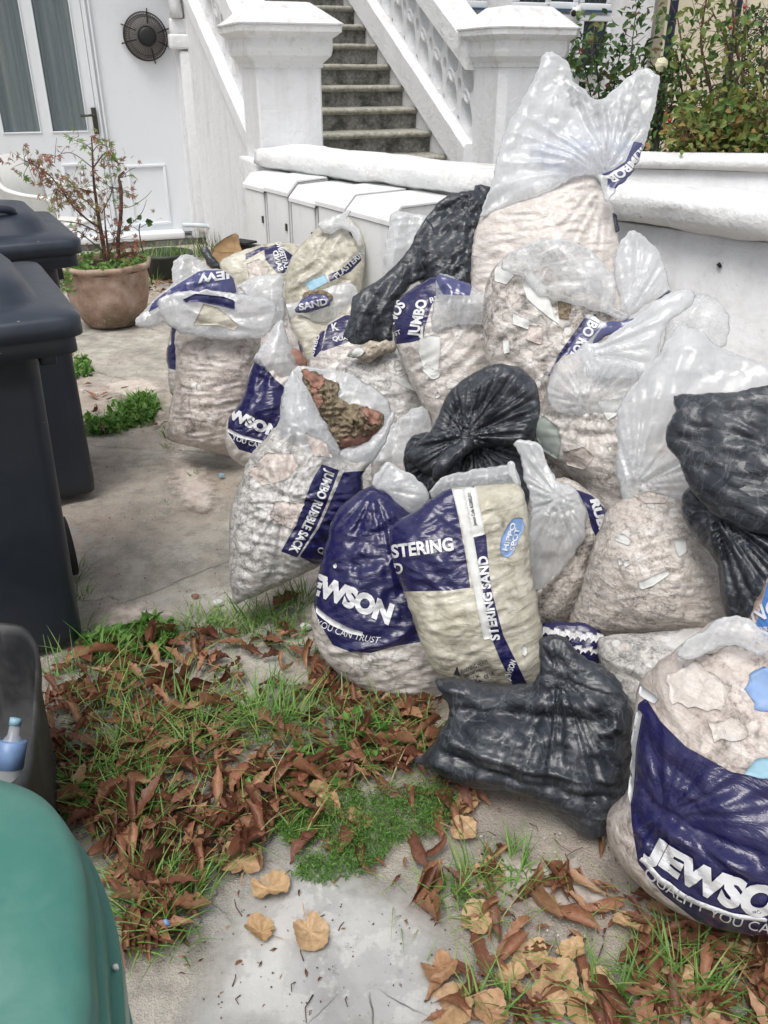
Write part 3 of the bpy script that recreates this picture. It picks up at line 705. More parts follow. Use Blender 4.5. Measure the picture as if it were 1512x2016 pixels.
patch('path_screed', [(330, 2120), (340, 1960), (380, 1840), (410, 1760), (500, 1700), (600, 1660), (720, 1650), (780, 1700), (860, 1720), (900, 1790), (930, 1860), (990, 1930), (960, 2120)], M['screed'], .002, .03)
patch('path_dust', [(150, 1240), (190, 1180), (250, 1165), (340, 1180), (420, 1190), (440, 1215), (330, 1235), (230, 1260), (160, 1265)], M['dust'], .0045)
patch('path_dust_pink', [(480, 1180), (620, 1100), (760, 1150), (700, 1260), (620, 1290), (560, 1240)], M['dust'], .005)
patch('path_dust_far', [(180, 770), (240, 740), (340, 750), (350, 850), (440, 930), (450, 1000), (330, 1010), (280, 830)], M['dust'], .004)
patch('path_dust_right', [(880, 1660), (1100, 1640), (1230, 1720), (1250, 1820), (1080, 1850), (900, 1790)], M['dust'], .0045)

# ---------------- the garden wall along which the sacks lie ----------------
Aw = np.array([-.75, 5.75, 0]); Bw = np.array([1.43, 3.2, 0]); wd = (Bw-Aw)/np.linalg.norm(Bw-Aw); wn_ = np.array([-wd[1], wd[0], 0])
if wn_[1] > 0: wn_ = -wn_           # towards the camera
root = empty('garden_wall', Aw, 'long white rendered garden wall with a fat lumpy rounded coping behind the sacks', 'wall')
W0, W1 = Aw-wd*.1, Bw+wd*2.6
sweep('render_face', [(-.07, 0), (-.07, .92), (-.35, .92), (-.35, 0)], W0, W1, M['wall'], 90, .006, root, side=wn_)
sweep('coping', [(-.07, .925), (-.05, .935), (-.025, .948), (.012, .962), (.026, .978), (.03, 1.005), (.028, 1.032), (.016, 1.05), (-.01, 1.06), (-.12, 1.066), (-.26, 1.07), (-.36, 1.062), (-.4, 1.045), (-.42, 1.0), (-.4, .96), (-.35, .93)], W0, W1, M['coping'], 130, .016, root, side=wn_)
mb = MB(); tube(mb, [at_plane(1414, 519, Aw-wn_*.062, wn_), at_plane(1419, 526, Aw-wn_*.062, wn_)], [.009, .006]); mb.obj('drip_hole', M['dark'], root)
# second wall behind
a2 = at_t(1180, 318, 5.5); b2 = at_t(1512, 330, 5.3); a2[2] = b2[2] = 0; d2 = (b2-a2)/np.linalg.norm(b2-a2); n2 = np.array([d2[1], -d2[0], 0])
root = empty('garden_wall', a2, 'second low white wall with a plain coping, behind the first wall at the foot of the bushes', 'wall')
sweep('render_face', [(0, 0), (0, .93), (-.22, .93), (-.22, 0)], a2-d2*.6, b2+d2*2, M['wall'], 30, .004, root, side=n2)
sweep('coping', [(0.0, .932), (.03, .94), (.04, .97), (.035, 1.0), (.0, 1.02), (-.1, 1.03), (-.22, 1.02), (-.26, .99), (-.24, .935)], a2-d2*.6, b2+d2*2, M['coping'], 40, .006, root, side=n2)

# ---------------- house facade, stair and piers ----------------
ANG = R(22); e1 = np.array([math.cos(ANG), math.sin(ANG), 0]); e2 = np.array([-math.sin(ANG), math.cos(ANG), 0])
Pd = np.array([-2.74, 8.2, 0]); nd = -e2
FD = Fr(Pd, ANG)            # a along the facade, b into the house, c up
def dq(px, py, b=0.):       # pixel -> (a, c) on the facade plane pushed b into the house
    p = at_plane(px, py, Pd+e2*b, nd)-Pd; return p@e1, p[2]
house = empty('house', Pd, 'white painted house front behind the steps with an arched basement entrance and leaded upstairs windows', 'house')
qc = dq(400, 300)[0]; ql = dq(366, 300)[0]
mb = MB(); box(mb, FD, -3.5, -3.0, 0, .4, 0, 5); box(mb, FD, -3.0, ql+.03, .0, .4, 3.25, 5.5); box(mb, FD, ql, qc+.3, -.03, .4, 0, 5.5); box(mb, FD, qc+.25, 9, .6, 1.0, 0, 6)
mb.obj('wall', M['wall'], house, smooth=False)
mb = MB(); box(mb, FD, ql+.02, ql+.17, -.085, -.03, .1, 1.66, bev=.025); mb.obj('pilaster', M['wall'], house)
a0, c0 = dq(345, 72); mb = MB(); box(mb, FD, ql-.06, qc+.02, -.1, 0, c0-.1, c0+.02, bev=.02); box(mb, FD, ql-.04, qc+.02, -.07, 0, c0+.02, c0+.14, bev=.02); mb.obj('capital', M['wall'], house)
mb = MB()      # arch mouldings
for rr, th, dd in ((0.0, .055, -.06), (.11, .045, -.04)):
    cx = ql-1.05; R0 = 1.08+rr; pts = [FD(cx+R0*math.cos(t), dd, c0+.14+R0*math.sin(t)*.95) for t in np.linspace(0, math.pi, 40)]; tube(mb, pts, th, 8)
mb.obj('arch_moulding', M['wall'], house)
# recessed screen: door with two tall lights and a panelled side piece
B = .12
mb = MB(); dx1_ = dq(200, 300, B)[0]
dL, dR = dq(-70, 300, B)[0], dq(205, 300, B)[0]; ztop = 3.3; zs = .09
box(mb, FD, dx1_+.004, ql+.02, B, B+.05, zs, ztop); mb.obj('side_screen', M['wood'], house, smooth=False)
def mould(mb, fr, x0, x1, z0, z1, y, wdt=.025, d=.018):
    for (a, b, c, d_) in ((x0, x1, z0, z0+wdt), (x0, x1, z1-wdt, z1), (x0, x0+wdt, z0+wdt, z1-wdt), (x1-wdt, x1, z0+wdt, z1-wdt)): box(mb, fr, a, b, y-d, y, c, d_, bev=.005)
mb = MB(); x0, z1 = dq(247, 325, B); x1, z0 = dq(338, 440, B); mould(mb, FD, x0, x1, z0, z1, B)
for xx in (205, 213): box(mb, FD, dq(xx, 300, B)[0], dq(xx+4, 300, B)[0], B-.03, B, zs, ztop, bev=.006)
mb.obj('panel_moulding', M['wood'], house)
door = MB(); g1a, gz = dq(8, 261, B); g1b = dq(80, 261, B)[0]; g2a = dq(105, 261, B)[0]; g2b = dq(173, 261, B)[0]
dx0 = dq(-30, 300, B)[0]; dx1 = dq(200, 300, B)[0]
zt2 = 2.75
box(door, FD, dx0, dx1, B-.005, B+.045, zs+.0, gz); box(door, FD, dx0, g1a, B-.005, B+.045, gz, zt2); box(door, FD, g1b, g2a, B-.005, B+.045, gz, zt2); box(door, FD, g2b, dx1, B-.005, B+.045, gz, zt2); box(door, FD, dx0, dx1, B-.005, B+.045, zt2, ztop)
dr = door.obj('door', M['wood'], house, smooth=False); 
mb = MB()
for u, v_ in ((25, 90), (120, 180)): x0, z1 = dq(u, 322, B); x1, z0 = dq(v_, 440, B); mould(mb, FD, x0, x1, z0, z1, B-.005)
for a, b in ((g1a, g1b), (g2a, g2b)): mould(mb, FD, a-.012, b+.012, gz-.012, zt2, B-.005, .012, .01)
mb.obj('moulding', M['wood'], dr)
for a, b in ((g1a, g1b), (g2a, g2b)):
    mb = MB(); box(mb, FD, a, b, B+.02, B+.025, gz, zt2); mb.obj('glass_pane', M['glass'], dr, smooth=False)
    n = 60; top = [FD(a-.02+(b-a+.04)*i/n, B+.10+.03*math.sin(i*.55+1.3*math.sin(i*.17))+.012*math.sin(i*1.7), zt2+.1) for i in range(n+1)]; bot = [FD(a-.02+(b-a+.04)*i/n, B+.10+.035*math.sin(i*.5+.4+1.2*math.sin(i*.15)), gz-.1) for i in range(n+1)]
    mesh('curtain', top+bot, [(i, i+1, n+2+i, n+1+i) for i in range(n)], M['curtain'], dr)
mb = MB(); xh, zh = dq(187, 238, B); box(mb, FD, xh-.022, xh+.022, B-.02, B, zh-.11, zh+.11, bev=.004); tube(mb, [FD(xh, B-.02, zh+.05), FD(xh, B-.06, zh+.05), FD(xh-.02, B-.065, zh+.05), FD(xh-.12, B-.065, zh+.045)], .011, 8); mb.obj('handle', M['metal'], dr)
mb = MB(); box(mb, FD, dq(60, 480)[0], dq(365, 480)[0], -.06, B, .05, .12, bev=.02); mb.obj('door_sill', M['wood'], house)
mb = MB(); box(mb, FD, -3.5, qc, -.04, .3, -.1, .045); mb.obj('threshold', M['stone'], house, smooth=False)
# dark room behind the glass
mb = MB(); box(mb, FD, dx0-.2, dx1+.1, B+.3, B+.35, 0, 3.3); mb.obj('inner_wall', simple('dim_room_wall', (.25, .27, .27), .9), house, smooth=False)
# bay windows, downpipes to the right of the stair
FB = 1.35
def fq(px, py): p = at_plane(px, py, Pd+e2*(.6-FB), nd)-Pd; return p@e1, p[2]
def rq(px0, py0, px1, py1): a, z1 = fq(px0, py0); b, z0 = fq(px1, py1); return a, b, z0, z1
b0 = .6-FB; mb = MB(); xa = fq(905, 0)[0]; xb = fq(1290, 0)[0]
box(mb, FD, xa, xb, b0, .6, 0, 5.0); mb.obj('bay', M['wall'], house, smooth=False)
def win(px0, py0, px1, py1, trim=True):
    a, b, z0, z1 = rq(px0, py0, px1, py1)
    mb = MB()
    for (q0, q1, q2, q3) in ((a-.05, b+.05, z1, z1+.05), (a-.05, b+.05, z0-.06, z0), (a-.05, a, z0, z1), (b, b+.05, z0, z1)): box(mb, FD, q0, q1, b0-.05, b0, q2, q3, bev=.008)
    o = mb.obj('window', M['wood'], house)
    mb = MB(); box(mb, FD, a, b, b0-.02, b0-.012, z0, z1); mb.obj('pane', M['darkglass'], o, smooth=False)
    mb = MB(); nx = max(2, int((b-a)/.13)); nz = max(1, int((z1-z0)/.16)); y = b0-.024
    for i in range(nx+1):
        x = a+(b-a)*i/nx; tube(mb, [FD(x, y, z0), FD(x, y, z1)], .006, 4)
    for k in range(nz+1):
        z = z0+(z1-z0)*k/nz; tube(mb, [FD(a, y, z), FD(b, y, z)], .006, 4)
    for i in range(nx):
        for k in range(nz):
            xm = a+(b-a)*(i+.5)/nx; zm = z0+(z1-z0)*(k+.5)/nz; w_, h_ = (b-a)/nx*.5, (z1-z0)/nz*.5
            tube(mb, [FD(xm-w_, y, zm), FD(xm, y, zm+h_), FD(xm+w_, y, zm), FD(xm, y, zm-h_), FD(xm-w_, y, zm)], .004, 4)
    mb.obj('leading', M['lead'], o)
    if trim: mb = MB(); box(mb, FD, a-.05, b+.05, b0-.065, b0-.05, z0-.075, z0-.055); mb.obj('blue_sill', M['bluegrey_paint'], o, smooth=False)
for q in ((915, 40, 940, 60), (905, -60, 945, 2), (1022, -60, 1070, 6), (1085, -60, 1125, 5), (1152, -60, 1190, 8), (1145, 42, 1182, 130), (1084, 40, 1110, 100)): win(*q)
for k, (u0, v0, u1, v1, rad) in enumerate(((1326, -20, 1288, 330, .042), (1434, -20, 1425, 330, .03))):
    t0 = at_plane(u0, v0, Pd+e2*(.6-FB-.1+(.0 if k == 0 else .5)), nd); t1 = at_plane(u1, v1, Pd+e2*(.6-FB-.1+(.0 if k == 0 else .5)), nd)
    t1[:2] = t0[:2] = (t0[:2]+t1[:2])/2; t0[2] = 4.5; t1[2] = 0
    mb = MB(); tube(mb, [t0, t1], rad, 12); mb.obj('downpipe', M['navy_paint'], house)
mb = MB(); xa = fq(1372, 0)[0]; box(mb, FD, xa, xa+3, b0+.45, b0+.6, 0, 5); mb.obj('cream_wall', M['cream'], house, smooth=False)
# camera on the bay
pc = at_plane(1135, 22, Pd+e2*(b0-.12), nd); r = empty('security_camera', pc, 'small white bullet camera fixed under the leaded window above the rose bush', 'security camera')
mb = MB(); d = np.array([-.5, -.75, -.3]); d /= np.linalg.norm(d); tube(mb, [pc-d*.07, pc-d*.068, pc+d*.06, pc+d*.062], [.02, .036, .036, .034], 14); mb.obj('body', M['whiteplastic'], r)
mb = MB(); tube(mb, [pc+d*.062, pc+d*.066], [.028, .026], 14); mb.obj('lens', M['dark'], r)
mb = MB(); tube(mb, [pc-d*.03, pc+e2*.1+np.array([0, 0, .03]), pc+e2*.13+np.array([0, 0, .03])], [.012, .012, .03], 8); mb.obj('bracket', M['whiteplastic'], r)

# stair
PLc = np.array([-.8, 5.9, 0]); PRc = np.array([.82, 6.55, 0])
FS = Fr(PRc, ANG)     # a=0 at right pier's left face, b = distance s back, c up
Wst = -1.42
st = empty('stone_stair', FS(-.7, .5, 0), 'flight of dirty grey stone steps rising between the white pierced balustrades', 'staircase')
for k in range(-4, 14):
    s_ = .77+.296*k; z = .90+.163*k
    mb = MB(); box(mb, FS, Wst, -.0, s_+.03, s_+.36+.03, z-.21, z-.045); o = mb.obj('step', M['stone'], st, smooth=False)
    mb = MB(); rings = []
    for i in range(25):
        a = Wst+(0-Wst)*i/24; j = .006*float(fbm(a*6+k*3, k*1.7, 3, 4))
        rings.append([FS(a, s_+b+(j if b < .1 else 0), z+c+(j*.6)) for b, c in ((.0, -.035), (-.008, -.022), (-.004, -.006), (.012, 0), (.34, .004), (.34, -.045), (.02, -.047))])
    loft(mb, rings); mb.obj('nosing', M['nosing'], o)
# stringers and balustrades
def balustrade(a0, z_off, s0, s1, side, label, ph=.25):
    sl = .53
    def zb(s_): return 1.067+z_off+sl*(s_-.516)
    rt = empty('balustrade', FS(a0, s0, zb(s0)), label, 'balustrade')
    def prism(name, d0, d1, lo, hi, mat, n=24, amp=.003):
        mb = MB(); rings = []
        for i in range(n+1):
            s_ = s0+(s1-s0)*i/n; j = amp*float(fbm(s_*5, a0, 3, 2)); z0 = (zb(s_)+lo) if lo is not None else 0.0
            z1 = zb(s_)+hi
            rings.append([FS(a0+d0, s_, z0), FS(a0+d0+j, s_, z1-.02), FS(a0+d0+(.02 if d1 > d0 else -.02), s_, z1+j), FS(a0+d1-(.02 if d1 > d0 else -.02), s_, z1+j), FS(a0+d1+j, s_, z1-.02), FS(a0+d1, s_, z0)])
        loft(mb, rings); return mb.obj(name, mat, rt, smooth=False)
    prism('flank_wall', -.09, .10, None, -ph+.01, M['wall'])
    prism('plinth', -.13, .13, -ph, .0, M['wall'])
    prism('handrail', -.14, .14, .50, .68, M['coping'])
    # pierced panel: rows of holes cut in a thick slab
    w0, w1 = -.01, .51; th = .05; cell = .27; outer = [(s0, w0), (s1, w0), (s1, w1), (s0, w1)]
    vs2 = []; holes = []
    edges = []
    def addloop(pts):
        b = len(vs2); vs2.extend(Vector(p) for p in pts); n = len(pts); edges.extend((b+i, b+(i+1) % n) for i in range(n)); return (b, n)
    loops = [addloop(outer)]
    n_c = int((s1-s0)/cell)
    for k in range(n_c):
        cx_ = s0+cell*(k+.5)
        for ex, ey, rx, ry in ((cx_, .385, .10, .10), (cx_, .13, .10, .115), (cx_+cell/2, .255, .034, .05), (cx_+cell/2, .475, .02, .02), (cx_+cell/2, .025, .02, .018)):
            if ex+rx > s1: continue
            q = [(ex+rx*math.cos(t), ey+ry*math.sin(t)) for t in np.linspace(0, 2*math.pi, 24, endpoint=False)]; loops.append(addloop(q)); holes.append(np.array(q))
    r_ = delaunay_2d_cdt(vs2, edges, [], 1, 1e-6)
    V = np.array([[v.x, v.y] for v in r_[0]]); T = []
    for t_ in r_[2]:
        c_ = V[list(t_)].mean(0)
        if any(inside([c_], h)[0] for h in holes): continue
        T.append(tuple(t_))
    mb = MB(); n = len(V); P = lambda v, d: FS(a0+d, v[0], zb(v[0])+v[1])
    fs = T+[tuple(i+n for i in t_[::-1]) for t_ in T]
    from collections import Counter
    cnt = Counter()
    for t_ in T:
        for i in range(3): cnt[tuple(sorted((t_[i], t_[(i+1) % 3])))] += 1
    fs += [(a, b, b+n, a+n) for (a, b), c in cnt.items() if c == 1]
    mb.add([P(v, -th) for v in V]+[P(v, th) for v in V], fs); mb.obj('pierced_panel', M['wall'], rt, smooth=False)
    for k in range(n_c):             # raised rim rings round the openings
        cx_ = s0+cell*(k+.5)
        for sd_ in (-1, 1):
            mb = MB(); pts = [FS(a0+sd_*th, cx_+.045*math.cos(t), zb(cx_)+.255+sl*.045*math.cos(t)+.035*math.sin(t)) for t in np.linspace(0, 2*math.pi, 17)]; tube(mb, pts, .014, 6); mb.obj('roundel', M['wall'], rt)
    return rt
balustrade(.06, 0, .40, 3.9, 1, 'white pierced stone balustrade right of the steps, running up from the right pier')
balustrade(Wst-.14, .0, .40, 2.9, -1, 'white pierced stone balustrade left of the steps, running up from the left pier', .13)
def pier(fr, w_, d_, zb, ztop, cap, label, chamfer=0.0):
    rt = empty('gate_pier', fr(w_/2, d_/2, 0), label, 'pier')
    def ring(e, z, jit=.0):
        hw, hd = w_/2+e, d_/2+e; ch = max(.012, chamfer*(hw/(w_/2))); pts = []
        for sx, sy, o_ in ((1, 1, 0), (-1, 1, 1), (-1, -1, 0), (1, -1, 1)):
            p = [(sx*hw, sy*(hd-ch)), (sx*(hw-ch), sy*hd)]
            if o_: p = p[::-1]
            pts += p
        return [fr(w_/2+a+jit*rng.normal(), d_/2+b+jit*rng.normal(), z) for a, b in pts]
    mb = MB(); loft(mb, [ring(0, 0)]+[ring(0, z) for z in np.linspace(zb, ztop, 10)]); mb.obj('shaft', M['wall'], rt, smooth=False)
    mb = MB(); z = ztop; rings = [ring(.0, z), ring(.012, z+.005), ring(.014, z+.03), ring(.03, z+.045), ring(.055, z+.07), ring(.062, z+.10), ring(.062, z+.165), ring(.085, z+.18), ring(.11, z+.2)]
    rings += [ring(.112, z+.235)]; mb2 = MB(); loft(mb, rings); mb.obj('moulded_cap', M['coping'], rt, smooth=False)
    rings = [ring(.118, z+.236), ring(.12, z+.245), ring(.10, z+.258), ring(-.045, z+.258+cap), ring(-.06, z+.261+cap)]; loft(mb2, rings); mb2.obj('capstone', M['coping'], rt, smooth=False)
pier(Fr(PLc, ANG), .43, .40, 1.0, 1.515, .105, 'left white square pier at the foot of the steps')
pier(Fr(PRc, ANG), .47, .45, .9, 1.52, .115, 'right white pier with chamfered corners, beside the tallest sack', .05)
mb = MB(); P0 = PLc+e2*.4-e1*.0  # infill under left pier / stair side with rough render
mbx = Fr(PLc, ANG); box(mb, mbx, -.06, .5, -.05, .42, 0, .98, bev=.02); o = mb.obj('pier_base', M['coping'], None, loc=PLc); tag(o, 'rough lumpy white base block under the left pier', 'plinth')

# fan guard on the side screen
pf = FD(*[(lambda q: (q[0], B-.0, q[1]))(dq(286, 72, B))][0]); r = empty('extractor_fan', pf, 'round rusty wire fan on the white panel right of the door', 'fan')
Rf = .19
def fr_(t, rr, dd): return pf+e1*rr*math.cos(t)+np.array([0, 0, 1])*rr*math.sin(t)-e2*dd
mb = MB()
for rr, dd, th in ((Rf, .02, .006), (Rf*.98, .05, .004), (Rf*.8, .09, .003), (.08, .115, .004)): tube(mb, [fr_(t, rr, dd) for t in np.linspace(0, 2*math.pi, 49)], th, 5)
for k in range(56):
    t = 2*math.pi*k/56; tube(mb, [fr_(t, Rf, .02), fr_(t, Rf*.98, .05), fr_(t, Rf*.8, .09), fr_(t, .08, .115)], .0022, 4)
mb.obj('wire_guard', M['rust'], r)
mb = MB(); loft(mb, [[fr_(t, rr, dd) for t in np.linspace(0, 2*math.pi, 32, endpoint=False)] for rr, dd in ((.075, .03), (.08, .10), (.07, .12), (.045, .13))]); mb.obj('motor', M['dark'], r)
mb = MB(); loft(mb, [[fr_(t, rr, dd) for t in np.linspace(0, 2*math.pi, 32, endpoint=False)] for rr, dd in ((Rf*.93, .004), (Rf*.93, .012))]); mb.obj('grille_plate', simple('grey_vent_plate', (.3, .29, .28), .6), r)
mb = MB()
for t in (.3, 1.4, 2.7, 3.4, 5.0, 5.9): tube(mb, [fr_(t, .1, .118), fr_(t, Rf, .03), fr_(t, Rf+.03, .01)], .006, 5)
mb.obj('bracket_arm', M['rust'], r)
# waste pipe
mb = MB(); tube(mb, catmull([at_plane(360, 443, Pd-e2*.05, nd), at_plane(395, 444, Pd-e2*.15, nd), at_plane(415, 447, Pd-e2*.3, nd), at_plane(436, 460, Pd-e2*.5, nd)], 5), .022, 10)
o = mb.obj('waste_pipe', M['pipe'], None, loc=at_plane(360, 443, Pd, nd)); tag(o, 'short grey waste pipe elbow coming out of the white wall low down', 'pipe')

# meter boxes
f0 = at_z(483, 362, .86); f1 = at_z(688, 416, .86); bd = (f1-f0)/4; Lb = np.linalg.norm(bd); ba = math.atan2(bd[1], bd[0])
boxlab = ['white meter box nearest the left pier, first of the row', 'white meter box, second from the left pier', 'white meter box in the middle of the row of five', 'white meter box with the yellowed sack against it', 'last and widest white meter box, at the wall beside the milky crumpled sack']
for k in range(5):
    o_ = f0+bd*k; o_[2] = 0; fr = Fr(o_, ba); w_ = Lb-.022+(.1 if k == 4 else 0); g_ = .0+.055*k
    dep = float(max(.1, ((o_-Aw)@wn_)+.06))
    rt = empty('meter_box', fr(w_/2, 0, 0), boxlab[k], 'meter box', 'white meter boxes in a row along the wall')
    zj = [0, .012, -.008, .01, .004][k]
    mb = MB(); V = []
    prof = [(0, .04), (0, .855+zj), (.05, .915+zj), (dep, .925+zj), (dep, .04)]
    loft(mb, [[fr(a, b, c) for b, c in prof] for a in (0, w_)]); mb.obj('cabinet', M['boxpaint'], rt, smooth=False)
    mb = MB(); box(mb, fr, .018, w_-.018, -.013, -.002, .06, .838+zj, bev=.004); d_ = mb.obj('door', M['boxpaint'], rt)
    mb = MB(); box(mb, fr, w_-.05, w_-.028, -.02, -.0135, .66, .70); box(mb, fr, w_-.036, w_-.03, -.022, -.0135, .68, .70); mb.obj('latch', M['metal'], d_, smooth=False)
    mb = MB(); prof = [(-.02, .842+zj), (-.018, .862+zj), (.045, .927+zj), (dep-.01, .937+zj), (dep-.01, .93+zj), (.05, .918+zj), (-.006, .856+zj)]
    loft(mb, [[fr(a, b, c) for b, c in prof] for a in (-.006, w_*.5, w_+.006)]); mb.obj('lid', M['boxpaint'], rt, smooth=False)
    mb = MB(); box(mb, fr, .0, w_, -.004, -.0005, .8395+zj, .8435+zj); mb.obj('painted_gap_shade', M['dark'], rt, smooth=False)  # solid dark strip, painted in as the shade between door and lid

# ---------------- bins ----------------
def bin_(loc, ang, label, s=1.0, sh=(.63, .72)):
    rt = empty('wheelie_bin', loc, label, 'wheelie bin', 'dark wheelie bins standing at the left'); fr = Fr(loc, ang)
    W2, D2 = .285*s, .34*s
    def ring(hw, hd, z, r=.04, oy=0, n=5): return [fr(a, b+oy, z) for a, b in rrect(hw, hd, r, n)]
    mb = MB(); loft(mb, [ring(W2*(sh[0]-.01), D2*(sh[0]-.01), .02), ring(W2*sh[0], D2*sh[0], .06)]+[ring(W2*(sh[0]+(sh[1]-sh[0])*k/8), D2*(sh[0]+(sh[1]+.02-sh[0])*k/8), .06+.84*k/8) for k in range(1, 9)]+[ring(W2*.92, D2*.92, .91)]); mb.obj('body', M['bin'], rt, smooth=True)
    mb = MB(); loft(mb, [ring(W2*.95, D2*.95, .90), ring(W2*1.02, D2*1.0, .905), ring(W2*1.02, D2*1.0, .955), ring(W2*.98, D2*.98, .96)]); mb.obj('rim', M['bin'], rt)
    # ribs under the rim
    mb = MB()
    for sx in (-1, 1): box(mb, fr, sx*W2*.80-.012, sx*W2*.80+.03, -.12, .1, .82, .895, bev=.004)
    mb.obj('lifting_rib', M['bin'], rt)
    mb = MB(); loft(mb, [ring(W2*1.06, D2*1.05, .952, .05), ring(W2*1.08, D2*1.07, .95, .05), ring(W2*1.08, D2*1.07, .99, .05), ring(W2*1.05, D2*1.04, 1.0, .05), ring(W2*.84, D2*.82, 1.008, .09), ring(W2*.80, D2*.78, 1.014, .11), ring(W2*.75, D2*.73, 1.045, .11), ring(W2*.68, D2*.66, 1.068, .11), ring(W2*.5, D2*.45, 1.08, .1), ring(W2*.1, D2*.1, 1.084, .02)])
    ld = mb.obj('lid', M['binlid'], rt)
    mb = MB(); tube(mb, catmull([fr(-.12, -D2*.50, 1.05), fr(-.11, -D2*.62, 1.085), fr(0, -D2*.68, 1.095), fr(.11, -D2*.62, 1.085), fr(.12, -D2*.50, 1.05)], 5), .014, 8); mb.obj('lid_handle', M['binlid'], ld)
    mb = MB(); tube(mb, [fr(-W2*.8, D2*1.12, .95), fr(W2*.8, D2*1.12, .95)], .016, 8)
    for sx in (-1, 1): tube(mb, [fr(sx*W2*.8, D2*.95, .93), fr(sx*W2*.8, D2*1.12, .95)], .016, 8)
    mb.obj('push_handle', M['bin'], rt)
    for sx in (-1, 1):
        mb = MB(); loft(mb, [[fr(sx*W2*.74+dx, D2*.66+rr*math.cos(t), .1+rr*math.sin(t)) for t in np.linspace(0, 2*math.pi, 24, endpoint=False)] for dx, rr in ((-.02, .09), (-.018, .1), (.018, .1), (.02, .09))]); mb.obj('wheel', M['dark'], rt)
    return rt
ab = R(28)
def bin_at(px, py, ang, label, s, sh):
    c = at_z(px, py, .985); fr = Fr((0, 0, 0), ang); W2, D2 = .285*s*1.08, .34*s*1.07
    loc = c-np.array([fr(W2, -D2, 0)[0], fr(W2, -D2, 0)[1], 0]); loc[2] = 0; bin_(loc, ang, label, s, sh)
bin_at(166, 632, ab, 'nearer of the two dark wheelie bins at the left edge', 1.0, (.63, .72))
bin_at(164, 478, ab, 'farther of the two dark wheelie bins, beside the terracotta pot', 1.0, (.78, .79))
# green bin lid right under the camera
gl = at_z(150, 1640, .92); fr = Fr((-.50, .30, 0), R(6)); rt = empty('garden_waste_bin', (-.50, .30, 0), 'green wheelie bin with a rounded domed lid, in the bottom left corner', 'wheelie bin')
def fitlid():
    pts = [(-220, 1600), (-60, 1570), (40, 1585), (120, 1622), (180, 1690), (218, 1780), (236, 1880), (246, 2016), (256, 2200), (200, 2500), (-300, 2500)]
    return np.array([at_z(*p, .97) for p in pts])
q = fitlid(); q = catmull(q[:, :2], 6, True); cgx = q.mean(0)
def sc_ring(s_, z): return [(cgx[0]+(p[0]-cgx[0])*s_, cgx[1]+(p[1]-cgx[1])*s_, z) for p in q]
mb = MB(); loft(mb, [sc_ring(.80, .05), sc_ring(.93, .93)]); mb.obj('body', M['green'], rt)
mb = MB(); loft(mb, [sc_ring(.985, .935), sc_ring(1.0, .94), sc_ring(1.0, .962), sc_ring(.985, .97), sc_ring(.875, .971), sc_ring(.868, .975), sc_ring(.86, .996), sc_ring(.85, 1.0), sc_ring(.80, 1.001), sc_ring(.79, 1.004), sc_ring(.77, 1.02), sc_ring(.73, 1.028), sc_ring(.58, 1.033), sc_ring(.2, 1.036), sc_ring(.02, 1.036)]); mb.obj('lid', M['green'], rt)
mb = MB()
for u, v_ in ((10, 1680), (52, 1752), (26, 1845), (143, 1862), (228, 1905)):
    mb = MB()
    p = at_z(u, v_, 1.033 if u < 60 else (1.001 if u < 200 else .972)); p[2] += .0015; loft(mb, [[p+np.array([rr*math.cos(t), rr*.8*math.sin(t), h]) for t in np.linspace(0, 6.283, 8, endpoint=False)] for rr, h in ((.0022, -.003), (.002, .0006), (.0008, .001))]); mb.obj('paint_spot', M['plaster'], rt)
# recycling crate with bottles
zr = .36
ring_px = [(-60, 1236), (0, 1232), (40, 1238), (62, 1262), (70, 1300), (66, 1380), (58, 1480), (44, 1520), (0, 1552), (-80, 1562), (-200, 1500), (-220, 1290)]
q2 = catmull(np.array([at_z(*p, zr)[:2] for p in ring_px]), 4, True); cc = q2.mean(0)
rt = empty('recycling_box', (cc[0], cc[1], 0), 'open black recycling box holding bottles, between the near dark bin and the green lid', 'recycling box')
def rg(s_, z): return [(cc[0]+(p[0]-cc[0])*s_, cc[1]+(p[1]-cc[1])*s_, z) for p in q2]
mb = MB(); loft(mb, [rg(.84, 0.0), rg(.86, .02), rg(.97, .30), rg(1.0, .31), rg(1.07, .32), rg(1.08, .345), rg(1.05, zr), rg(1.0, zr), rg(.965, .34), rg(.94, .30), rg(.83, .02)], True, True); mb.obj('tub', M['crate'], rt)
def bottle(p, d, L, rb, mat, capm, label, name='bottle'):
    p = np.array(p); d = np.array(d, float); d /= np.linalg.norm(d); r_ = empty(name, p, label, 'bottle')
    mb = MB(); tube(mb, [p, p+d*.005, p+d*L*.62, p+d*L*.72, p+d*L*.8, p+d*L*.92], [rb*.8, rb, rb, rb*.8, rb*.42, rb*.38], 20); mb.obj('glass_body', mat, r_)
    mb = MB(); tube(mb, [p+d*L*.92, p+d*L], [rb*.44, rb*.42], 16); mb.obj('cap', capm, r_)
    return r_
clear = NT('clear_bottle'); clear.set(clear.b.inputs['Base Color'], (.7, .75, .78)); clear.b.inputs['Alpha'].default_value = .35; clear.b.inputs['Roughness'].default_value = .08
b1 = at_z(2, 1430, .20); bottle(b1-np.array([.01, .02, .17]), (.05, -.1, 1), .2, .034, clear.m, M['dark'], 'clear bottle with a black cap inside the recycling box, nearest its left side')
b2_ = at_z(30, 1420, .22); bb = bottle(b2_-np.array([0.02, .1, .15]), (.12, .5, .8), .19, .03, clear.m, M['bluechip'], 'clear plastic bottle with a blue label lying in the recycling box')
